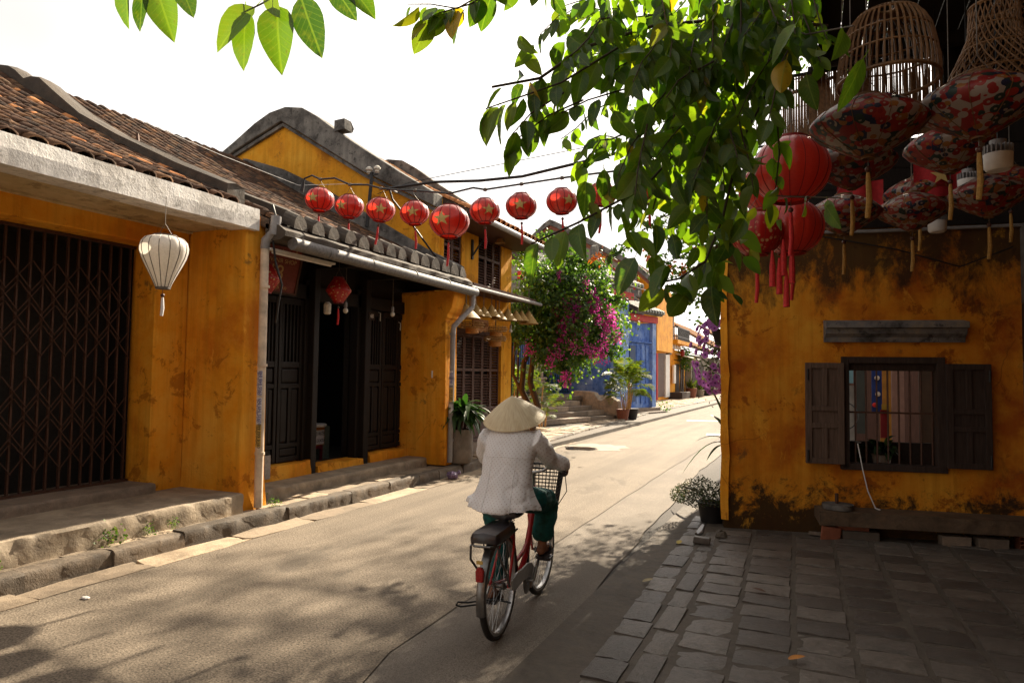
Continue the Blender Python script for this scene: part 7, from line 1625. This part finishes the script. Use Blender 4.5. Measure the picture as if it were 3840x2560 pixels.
twig([(-0.362, 3.011, 2.836), (-0.382, 2.938, 2.761), (-0.401, 2.866, 2.66), (-0.419, 2.795, 2.561), (-0.436, 2.723, 2.478)], 0.0045, None, 15, 0.96, 0.60)
twig([(-0.1, 3.662, 3.417), (-0.127, 3.586, 3.325), (-0.153, 3.508, 3.292), (-0.178, 3.433, 3.196), (-0.201, 3.358, 3.128)], 0.0045, None, 14, 0.84, 0.76)
twig([(-0.101, 3.102, 3.103), (-0.118, 3.03, 3.037), (-0.134, 2.959, 2.938), (-0.15, 2.891, 2.811), (-0.164, 2.821, 2.707)], 0.0045, None, 10, 0.78, 0.72)
twig([(-0.823, 3.056, 3.423), (-0.858, 2.975, 3.367), (-0.892, 2.896, 3.285), (-0.923, 2.818, 3.198), (-0.953, 2.741, 3.115)], 0.0045, None, 10, 0.96, 0.74)
twig([(-0.513, 2.804, 3.166), (-0.509, 2.74, 3.11), (-0.505, 2.676, 3.059), (-0.501, 2.613, 2.994), (-0.496, 2.551, 2.906)], 0.0045, None, 12, 0.91, 0.95)
twig([(-0.306, 3.791, 3.562), (-0.275, 3.741, 3.478), (-0.244, 3.691, 3.392), (-0.214, 3.64, 3.313), (-0.185, 3.591, 3.186)], 0.0045, None, 13, 0.86, 0.81)
twig([(-0.607, 3.453, 3.219), (-0.662, 3.364, 3.131), (-0.715, 3.277, 3.034), (-0.765, 3.192, 2.934), (-0.814, 3.109, 2.797)], 0.0045, None, 14, 0.83, 0.73)
twig([(-0.451, 3.406, 3.27), (-0.482, 3.328, 3.183), (-0.512, 3.248, 3.158), (-0.54, 3.172, 3.058), (-0.567, 3.095, 2.981)], 0.0045, None, 13, 0.77, 0.51)
twig([(-0.592, 2.983, 2.963), (-0.629, 2.903, 2.87), (-0.664, 2.825, 2.743), (-0.697, 2.747, 2.647), (-0.728, 2.672, 2.51)], 0.0045, None, 11, 0.88, 0.90)
twig([(-0.238, 3.13, 3.433), (-0.278, 3.049, 3.323), (-0.316, 2.971, 3.195), (-0.352, 2.894, 3.047), (-0.386, 2.816, 2.942)], 0.0045, None, 10, 0.97, 0.64)
twig([(-0.711, 3.006, 3.184), (-0.728, 2.933, 3.121), (-0.744, 2.861, 3.061), (-0.758, 2.788, 3.016), (-0.771, 2.717, 2.955)], 0.0045, None, 10, 0.78, 0.80)
twig([(-0.314, 3.269, 3.353), (-0.311, 3.206, 3.277), (-0.309, 3.143, 3.189), (-0.306, 3.082, 3.061), (-0.303, 3.02, 2.966)], 0.0045, None, 11, 0.92, 0.99)
twig([(-0.822, 3.249, 3.586), (-0.883, 3.154, 3.577), (-0.941, 3.063, 3.512), (-0.997, 2.973, 3.452), (-1.05, 2.884, 3.391)], 0.0045, None, 10, 0.75, 0.64)
twig([(-0.622, 3.345, 3.105), (-0.618, 3.284, 2.991), (-0.614, 3.224, 2.878), (-0.61, 3.162, 2.795), (-0.605, 3.103, 2.634)], 0.0045, None, 15, 0.81, 0.73)
twig([(-0.626, 2.744, 2.732), (-0.624, 2.681, 2.645), (-0.621, 2.617, 2.578), (-0.619, 2.555, 2.486), (-0.615, 2.494, 2.367)], 0.0045, None, 10, 0.90, 0.91)
twig([(-0.33, 3.114, 2.93), (-0.303, 3.063, 2.841), (-0.277, 3.012, 2.718), (-0.251, 2.96, 2.614), (-0.227, 2.91, 2.465)], 0.0045, None, 10, 0.80, 0.54)
twig([(-0.582, 3.65, 3.334), (-0.595, 3.576, 3.324), (-0.607, 3.507, 3.234), (-0.618, 3.436, 3.192), (-0.628, 3.368, 3.102)], 0.0045, None, 11, 0.83, 1.00)
twig([(-0.147, 3.722, 3.58), (-0.172, 3.649, 3.456), (-0.196, 3.576, 3.323), (-0.219, 3.504, 3.198), (-0.241, 3.434, 3.044)], 0.0045, None, 15, 0.86, 0.58)
twig([(-0.437, 3.125, 2.807), (-0.429, 3.065, 2.715), (-0.422, 3.005, 2.615), (-0.415, 2.946, 2.503), (-0.408, 2.888, 2.362)], 0.0045, None, 12, 0.86, 0.60)
twig([(-0.469, 3.505, 3.308), (-0.533, 3.414, 3.192), (-0.594, 3.326, 3.044), (-0.652, 3.239, 2.914), (-0.708, 3.153, 2.769)], 0.0045, None, 15, 0.75, 0.97)
twig([(-0.573, 3.709, 3.026), (-0.596, 3.633, 2.976), (-0.618, 3.559, 2.88), (-0.639, 3.486, 2.797), (-0.658, 3.414, 2.704)], 0.0045, None, 14, 0.79, 0.60)
twig([(-0.338, 3.018, 2.77), (-0.322, 2.958, 2.734), (-0.307, 2.9, 2.673), (-0.292, 2.84, 2.631), (-0.277, 2.782, 2.565)], 0.0045, None, 14, 0.84, 0.75)
twig([(-0.433, 3.559, 3.0), (-0.421, 3.499, 2.945), (-0.41, 3.442, 2.814), (-0.4, 3.385, 2.692), (-0.389, 3.327, 2.578)], 0.0045, None, 14, 0.76, 0.82)
twig([(-0.407, 3.823, 3.424), (-0.41, 3.761, 3.283), (-0.412, 3.698, 3.152), (-0.413, 3.637, 3.009), (-0.415, 3.574, 2.886)], 0.0045, None, 12, 0.95, 0.60)
twig([(-0.21, 3.004, 3.366), (-0.187, 2.95, 3.3), (-0.165, 2.895, 3.234), (-0.143, 2.84, 3.142), (-0.123, 2.785, 3.073)], 0.0045, None, 15, 0.74, 0.70)
twig([(-0.291, 3.089, 3.458), (-0.285, 3.027, 3.379), (-0.279, 2.968, 3.244), (-0.274, 2.909, 3.107), (-0.269, 2.85, 2.982)], 0.0045, None, 15, 0.93, 0.90)
twig([(-0.539, 3.636, 3.822), (-0.539, 3.574, 3.709), (-0.538, 3.513, 3.574), (-0.536, 3.452, 3.424), (-0.535, 3.393, 3.267)], 0.0045, None, 12, 0.96, 0.55)
twig([(-0.852, 3.185, 2.865), (-0.881, 3.106, 2.82), (-0.909, 3.027, 2.794), (-0.935, 2.951, 2.705), (-0.959, 2.876, 2.628)], 0.0045, None, 11, 0.81, 0.68)
twig([(-0.619, 3.456, 2.954), (-0.672, 3.369, 2.864), (-0.723, 3.285, 2.721), (-0.772, 3.201, 2.6), (-0.819, 3.119, 2.47)], 0.0045, None, 13, 0.86, 0.60)
twig([(-0.446, 3.693, 3.525), (-0.484, 3.609, 3.497), (-0.522, 3.53, 3.394), (-0.557, 3.448, 3.349), (-0.591, 3.369, 3.248)], 0.0045, None, 14, 0.89, 0.88)
twig([(-0.273, 3.716, 3.656), (-0.338, 3.621, 3.6), (-0.4, 3.53, 3.495), (-0.46, 3.441, 3.383), (-0.518, 3.353, 3.272)], 0.0045, None, 11, 0.78, 0.98)
twig([(-0.635, 3.184, 3.436), (-0.674, 3.101, 3.385), (-0.711, 3.019, 3.333), (-0.746, 2.939, 3.262), (-0.779, 2.86, 3.167)], 0.0045, None, 14, 0.71, 0.81)
twig([(-0.268, 3.338, 3.523), (-0.327, 3.246, 3.471), (-0.384, 3.156, 3.392), (-0.439, 3.069, 3.282), (-0.491, 2.982, 3.202)], 0.0045, None, 14, 0.82, 0.76)
twig([(-0.181, 3.424, 3.597), (-0.181, 3.361, 3.495), (-0.182, 3.296, 3.418), (-0.183, 3.234, 3.286), (-0.183, 3.171, 3.188)], 0.0045, None, 11, 0.94, 0.77)
twig([(-0.4, 3.402, 3.323), (-0.435, 3.322, 3.239), (-0.468, 3.243, 3.156), (-0.499, 3.165, 3.07), (-0.53, 3.09, 2.939)], 0.0045, None, 15, 0.90, 0.65)
twig([(-0.765, 2.701, 3.19), (-0.792, 2.623, 3.15), (-0.817, 2.549, 3.042), (-0.841, 2.474, 2.961), (-0.862, 2.4, 2.899)], 0.0045, None, 11, 0.82, 0.74)
twig([(-0.076, 3.566, 3.602), (-0.048, 3.516, 3.476), (-0.021, 3.466, 3.369), (0.005, 3.415, 3.254), (0.03, 3.363, 3.141)], 0.0045, None, 14, 0.82, 0.56)
twig([(-0.152, 3.101, 3.336), (-0.179, 3.024, 3.274), (-0.205, 2.948, 3.207), (-0.229, 2.873, 3.131), (-0.252, 2.798, 3.058)], 0.0045, None, 15, 0.85, 1.00)
twig([(-0.086, 3.237, 3.24), (-0.14, 3.15, 3.14), (-0.191, 3.064, 3.034), (-0.24, 2.98, 2.913), (-0.287, 2.898, 2.768)], 0.0045, None, 14, 0.90, 0.60)
twig([(-0.772, 3.765, 3.749), (-0.782, 3.699, 3.62), (-0.791, 3.632, 3.504), (-0.8, 3.565, 3.403), (-0.808, 3.501, 3.25)], 0.0045, None, 10, 0.87, 0.55)
twig([(-0.385, 2.915, 3.349), (-0.378, 2.853, 3.275), (-0.37, 2.793, 3.18), (-0.363, 2.733, 3.089), (-0.356, 2.674, 2.976)], 0.0045, None, 15, 0.74, 0.93)
twig([(-0.246, 3.845, 3.699), (-0.225, 3.793, 3.572), (-0.203, 3.74, 3.463), (-0.183, 3.687, 3.338), (-0.163, 3.635, 3.192)], 0.0045, None, 14, 0.79, 0.77)
twig([(-0.266, 3.383, 3.269), (-0.293, 3.304, 3.252), (-0.319, 3.227, 3.19), (-0.344, 3.152, 3.098), (-0.368, 3.077, 3.019)], 0.0045, None, 15, 0.83, 0.91)
twig([(-1.026, 3.607, 3.648), (-1.059, 3.529, 3.556), (-1.091, 3.449, 3.507), (-1.12, 3.373, 3.394), (-1.148, 3.297, 3.305)], 0.0045, None, 10, 0.79, 0.72)
twig([(-0.43, 3.638, 2.977), (-0.468, 3.556, 2.921), (-0.504, 3.476, 2.839), (-0.539, 3.398, 2.704), (-0.573, 3.321, 2.602)], 0.0045, None, 14, 0.77, 0.68)
twig([(-0.578, 3.204, 3.31), (-0.597, 3.13, 3.243), (-0.615, 3.057, 3.184), (-0.632, 2.986, 3.093), (-0.647, 2.914, 3.014)], 0.0045, None, 11, 0.73, 0.73)
twig([(-0.162, 3.183, 3.222), (-0.219, 3.092, 3.178), (-0.273, 3.004, 3.083), (-0.324, 2.916, 3.024), (-0.374, 2.83, 2.934)], 0.0045, None, 12, 0.92, 0.54)
twig([(-0.956, 3.647, 3.225), (-1.02, 3.552, 3.186), (-1.081, 3.46, 3.115), (-1.141, 3.371, 3.004), (-1.197, 3.281, 2.919)], 0.0045, None, 13, 0.81, 0.67)
twig([(-0.081, 3.538, 3.409), (-0.095, 3.469, 3.3), (-0.108, 3.399, 3.21), (-0.122, 3.332, 3.073), (-0.134, 3.264, 2.951)], 0.0045, None, 10, 0.93, 0.92)
twig([(-0.157, 3.683, 3.371), (-0.172, 3.612, 3.287), (-0.187, 3.543, 3.175), (-0.201, 3.474, 3.065), (-0.214, 3.408, 2.909)], 0.0045, None, 15, 0.81, 0.58)
twig([(-0.687, 3.035, 3.214), (-0.645, 2.987, 3.176), (-0.605, 2.941, 3.099), (-0.565, 2.894, 3.027), (-0.527, 2.845, 2.973)], 0.0045, None, 10, 0.91, 0.51)
twig([(-0.471, 3.171, 2.923), (-0.51, 3.089, 2.86), (-0.547, 3.008, 2.792), (-0.582, 2.928, 2.708), (-0.615, 2.849, 2.619)], 0.0045, None, 12, 0.81, 0.96)
twig([(-0.123, 4.045, 3.691), (-0.137, 3.976, 3.572), (-0.152, 3.91, 3.411), (-0.165, 3.842, 3.279), (-0.178, 3.776, 3.118)], 0.0045, None, 10, 0.84, 0.61)
twig([(-0.96, 3.54, 2.973), (-0.99, 3.459, 2.965), (-1.018, 3.379, 2.946), (-1.045, 3.301, 2.904), (-1.07, 3.225, 2.819)], 0.0045, None, 12, 0.83, 0.62)
twig([(-0.539, 3.267, 2.893), (-0.519, 3.21, 2.852), (-0.5, 3.151, 2.822), (-0.482, 3.096, 2.73), (-0.464, 3.039, 2.657)], 0.0045, None, 14, 0.85, 0.58)
twig([(-0.275, 3.821, 3.905), (-0.252, 3.769, 3.775), (-0.23, 3.719, 3.622), (-0.208, 3.666, 3.506), (-0.187, 3.616, 3.336)], 0.0045, None, 13, 0.72, 0.87)
twig([(-0.376, 2.856, 3.001), (-0.412, 2.774, 2.946), (-0.445, 2.693, 2.896), (-0.477, 2.614, 2.838), (-0.507, 2.537, 2.747)], 0.0045, None, 13, 0.74, 0.92)
twig([(-0.555, 2.836, 3.166), (-0.577, 2.761, 3.105), (-0.598, 2.688, 3.011), (-0.618, 2.615, 2.939), (-0.636, 2.544, 2.83)], 0.0045, None, 13, 0.91, 0.89)
twig([(-0.905, 3.614, 3.476), (-0.956, 3.524, 3.451), (-1.005, 3.435, 3.415), (-1.052, 3.348, 3.37), (-1.096, 3.264, 3.298)], 0.0045, None, 11, 0.78, 0.69)
twig([(-0.425, 3.2, 3.344), (-0.446, 3.127, 3.252), (-0.466, 3.056, 3.129), (-0.484, 2.984, 3.032), (-0.502, 2.915, 2.889)], 0.0045, None, 14, 0.83, 0.82)
twig([(-0.46, 2.911, 3.134), (-0.456, 2.847, 3.1), (-0.451, 2.783, 3.039), (-0.447, 2.72, 2.974), (-0.442, 2.659, 2.881)], 0.0045, None, 15, 0.73, 0.61)
twig([(-0.753, 3.129, 3.503), (-0.786, 3.049, 3.448), (-0.817, 2.97, 3.384), (-0.846, 2.892, 3.328), (-0.873, 2.815, 3.247)], 0.0045, None, 13, 0.87, 0.86)
twig([(-0.422, 3.733, 3.572), (-0.466, 3.651, 3.453), (-0.509, 3.571, 3.315), (-0.549, 3.493, 3.159), (-0.588, 3.416, 2.993)], 0.0045, None, 14, 0.81, 0.75)
twig([(-0.244, 3.608, 3.403), (-0.298, 3.52, 3.313), (-0.349, 3.434, 3.204), (-0.398, 3.351, 3.071), (-0.445, 3.268, 2.95)], 0.0045, None, 15, 0.76, 0.97)
twig([(-0.063, 4.067, 3.645), (-0.076, 3.995, 3.592), (-0.088, 3.923, 3.56), (-0.101, 3.854, 3.468), (-0.112, 3.785, 3.383)], 0.0045, None, 12, 0.79, 0.96)
twig([(-0.529, 2.911, 3.076), (-0.491, 2.861, 3.04), (-0.454, 2.812, 2.981), (-0.418, 2.763, 2.912), (-0.384, 2.713, 2.844)], 0.0045, None, 15, 0.98, 0.91)
FORE = [
    ((-1.328, 1.279, 2.617), (-1.316, 1.259, 2.457)),
    ((-1.253, 1.311, 2.634), (-1.238, 1.294, 2.466)),
    ((-1.200, 1.333, 2.659), (-1.134, 1.339, 2.492)),
    ((-1.307, 1.287, 2.629), (-1.387, 1.224, 2.525)),
    ((-1.128, 1.363, 2.696), (-1.052, 1.370, 2.586)),
    ((-1.088, 1.382, 2.691), (-1.011, 1.387, 2.608)),
    ((-1.280, 1.297, 2.672), (-1.230, 1.291, 2.590)),
    ((-1.598, 1.154, 2.695), (-1.601, 1.126, 2.573)),
    ((-1.567, 1.169, 2.678), (-1.554, 1.148, 2.552)),
    ((-1.536, 1.182, 2.679), (-1.483, 1.180, 2.545)),
    ((-1.485, 1.204, 2.696), (-1.427, 1.203, 2.589)),
]
for k, (a, b) in enumerate(FORE):
    a, b = Vector(a), Vector(b); put_leaf(a, b-a, (.35+rng.normal(0, .25), -.9, rng.normal(.1, .2)), (b-a).length/.13, k % 2)
twig([(-1.125, 1.617, 3.121), (-1.16, 1.399, 2.782), (-1.251, 1.31, 2.661), (-1.333, 1.276, 2.615)], 0.0040)
twig([(-1.287, 1.542, 3.17), (-1.432, 1.274, 2.858), (-1.516, 1.19, 2.713), (-1.587, 1.159, 2.7)], 0.0040)
# nearest leaves become parts of their own, the rest one mass
inf = []
for M, k in leaves:
    p = M @ Vector((.06, 0, 0)); v_ = np.array(p)-np.array((0, 0, EYE)); inf.append((0 if infr(p, 1.05) else 1, float(np.linalg.norm(v_))))
order = sorted(range(len(leaves)), key=lambda i: inf[i]); AV = []; AF = []; AU = []; nb = 0
for q_, i in enumerate(order):
    M, k = leaves[i]
    if q_ < 295: put('leaf', vm[k], None, vine, mw=wm(vine).inverted() @ M)
    else: Mn = np.array(M); AV.append(VL[k][0] @ Mn[:3, :3].T+Mn[:3, 3]); AF.append(VL[k][1]+nb); AU.append(VL[k][2]); nb += len(VL[k][0])
o = put('leaf', npmesh('leaf_mass', np.vstack(AV), np.vstack(AF), np.vstack(AU)), MT['vleaf_m'], vine); o['kind'] = 'stuff'
# trumpet vine behind it
tv = T('trumpet_vine', 'small leaved vine with orange trumpet flowers reaching over the street', 'vine', (-1.3, 9.5, 3))
pts = []
def spray(a, b, sag, n_, sp):
    a, b = np.array(a), np.array(b); P = [a+(b-a)*t_+np.array((0, 0, -sag*4*t_*(1-t_))) for t_ in np.linspace(0, 1, 12)]
    MB().tube([tuple(p) for p in P], .008, 5).build('stem', MT['twig'], tv)
    return np.vstack([P[int(t_*11)]+rng.normal(0, sp, 3) for t_ in rng.uniform(0, 1, n_)])
SP = [spray(*s_) for s_ in [((-1.72, 9.52, 4.09), (-2.3, 9.28, 3.62), 0.0, 60, 0.03), ((-2.3, 9.28, 3.62), (-2.69, 9.23, 3.36), 0.05, 70, 0.04), ((-1.22, 9.76, 3.79), (-2.06, 9.41, 3.23), 0.1, 200, 0.12), ((-1.17, 9.8, 3.43), (-1.89, 9.5, 3.05), 0.05, 160, 0.1), ((-1.17, 9.81, 3.19), (-1.62, 9.64, 2.69), 0.05, 160, 0.12), ((-1.15, 9.85, 2.7), (-1.4, 9.74, 2.58), 0.05, 60, 0.1), ((-1.52, 9.74, 3.69), (-2.19, 9.44, 3.8), -0.05, 40, 0.05), ((-0.95, 8.6, 3.5), (-1.55, 8.4, 3.45), -0.12, 70, 0.13), ((-0.95, 8.879999999999999, 3.5), (-1.795, 8.799999999999999, 3.765), -0.12, 70, 0.13), ((-0.95, 9.16, 3.5), (-1.69, 9.2, 3.73), -0.12, 70, 0.13), ((-0.95, 9.44, 3.5), (-1.585, 9.6, 3.6950000000000003), -0.12, 70, 0.13), ((-0.95, 9.719999999999999, 3.5), (-1.83, 9.6, 3.66), -0.12, 70, 0.13), ((-0.95, 10.0, 3.5), (-1.725, 10.0, 3.625), -0.12, 70, 0.13), ((-0.95, 10.28, 3.5), (-1.62, 10.399999999999999, 3.5900000000000003), -0.12, 70, 0.13), ((-0.95, 10.56, 3.5), (-1.865, 10.4, 3.555), -0.12, 70, 0.13), ((-0.95, 10.84, 3.5), (-1.76, 10.8, 3.52), -0.12, 70, 0.13), ((-0.95, 11.120000000000001, 3.5), (-1.655, 11.200000000000001, 3.4850000000000003), -0.12, 70, 0.13), ((-0.95, 11.4, 3.5), (-1.55, 11.200000000000001, 3.45), -0.12, 70, 0.13), ((-0.95, 11.68, 3.5), (-1.795, 11.6, 3.765), -0.12, 70, 0.13), ((-0.95, 11.96, 3.5), (-1.69, 12.0, 3.73), -0.12, 70, 0.13), ((-0.95, 12.24, 3.5), (-1.585, 12.4, 3.6950000000000003), -0.12, 70, 0.13), ((-0.95, 12.52, 3.5), (-1.83, 12.4, 3.66), -0.12, 70, 0.13)]]
P_ = np.vstack(SP); n_ = len(P_); D = rng.normal(0, .6, (n_, 3)); D[:, 2] -= .4
V, F = leaves_np(P_, D, rng.normal(0, 1, (n_, 3)), rng.uniform(.05, .095, n_), rng.uniform(.02, .034, n_)); o = put('foliage', npmesh('foliage', V, F, smooth=False), MT['boug'], tv); o['kind'] = 'stuff'
MT['orange_fl'] = leafmat('orange trumpet petal', [(0, (.55, .10, .02)), (1, (.65, .20, .03))], (1.2, 1.1, .8), .4, .6, 'isl')
for p in [(-2.75, 9.1, 3.34), (-2.8, 9.08, 3.32), (-2.04, 9.31, 3.34), (-1.79, 9.43, 3.21), (-1.63, 9.5, 3.13), (-2.14, 9.25, 3.51), (-1.43, 9.57, 3.44), (-1.27, 9.66, 3.05), (-2.07, 9.35, 3.33), (-1.66, 9.54, 3.18)]:
    n_ = 16; d = rng.normal(0, 1, (n_, 3)); V, F = leaves_np(np.tile(np.array(p), (n_, 1))+rng.normal(0, .035, (n_, 3)), d, rng.normal(0, 1, (n_, 3)), rng.uniform(.05, .09, n_), rng.uniform(.014, .024, n_)); put('flower', npmesh('flower', V, F), MT['orange_fl'], tv, kind='stuff')
# tall street tree far behind the corner house; its crown stands above the view and dapples the road
MT['tleaf'] = leafmat('tree leaf', [(0, (.02, .045, .012)), (1, (.06, .10, .02))], (1.6, 1.9, .6), .35, .5, 'isl')
tt_ = T('street_tree', 'tall tree behind the corner house, its crown spreading high over the street', 'tree', (1.4, 19.8, 0))
MB().tube([(1.4, 19.8, 0), (1.2, 19.8, 4), (.6, 19.7, 8), (-.2, 19.6, 11.2)], [.28, .24, .2, .12], 10).build('trunk', MT['bark'], tt_, True)
CL = []
for (x0, x1, m_) in ((-.4, 3.2, 62), (-1.6, -.4, 18), (-2.4, -1.6, 5), (-4.6, -2.4, 4)):
    for k in range(m_): CL.append((rng.uniform(x0, x1), rng.uniform(18.6, 23.6), 12.6+rng.normal(0, .8)))
for c_ in CL:
    if rng.random() < .4: MB().tube([(-.2, 19.6, 11.2), ((c_[0]-.2)/2, (c_[1]+19.6)/2, 11.9), c_], [.05, .03, .01], 5).build('limb', MT['bark'], tt_)
P_ = np.vstack([np.array(c_)+rng.normal(0, 1, (70, 3))*np.array((.5, .42, .3)) for c_ in CL]); n_ = len(P_)
V, F = leaves_np(P_, rng.normal(0, 1, (n_, 3)), rng.normal(0, 1, (n_, 3)), rng.uniform(.10, .18, n_), rng.uniform(.035, .06, n_)); o = put('crown', npmesh('crown', V, F, smooth=False), MT['tleaf'], tt_); o['kind'] = 'stuff'
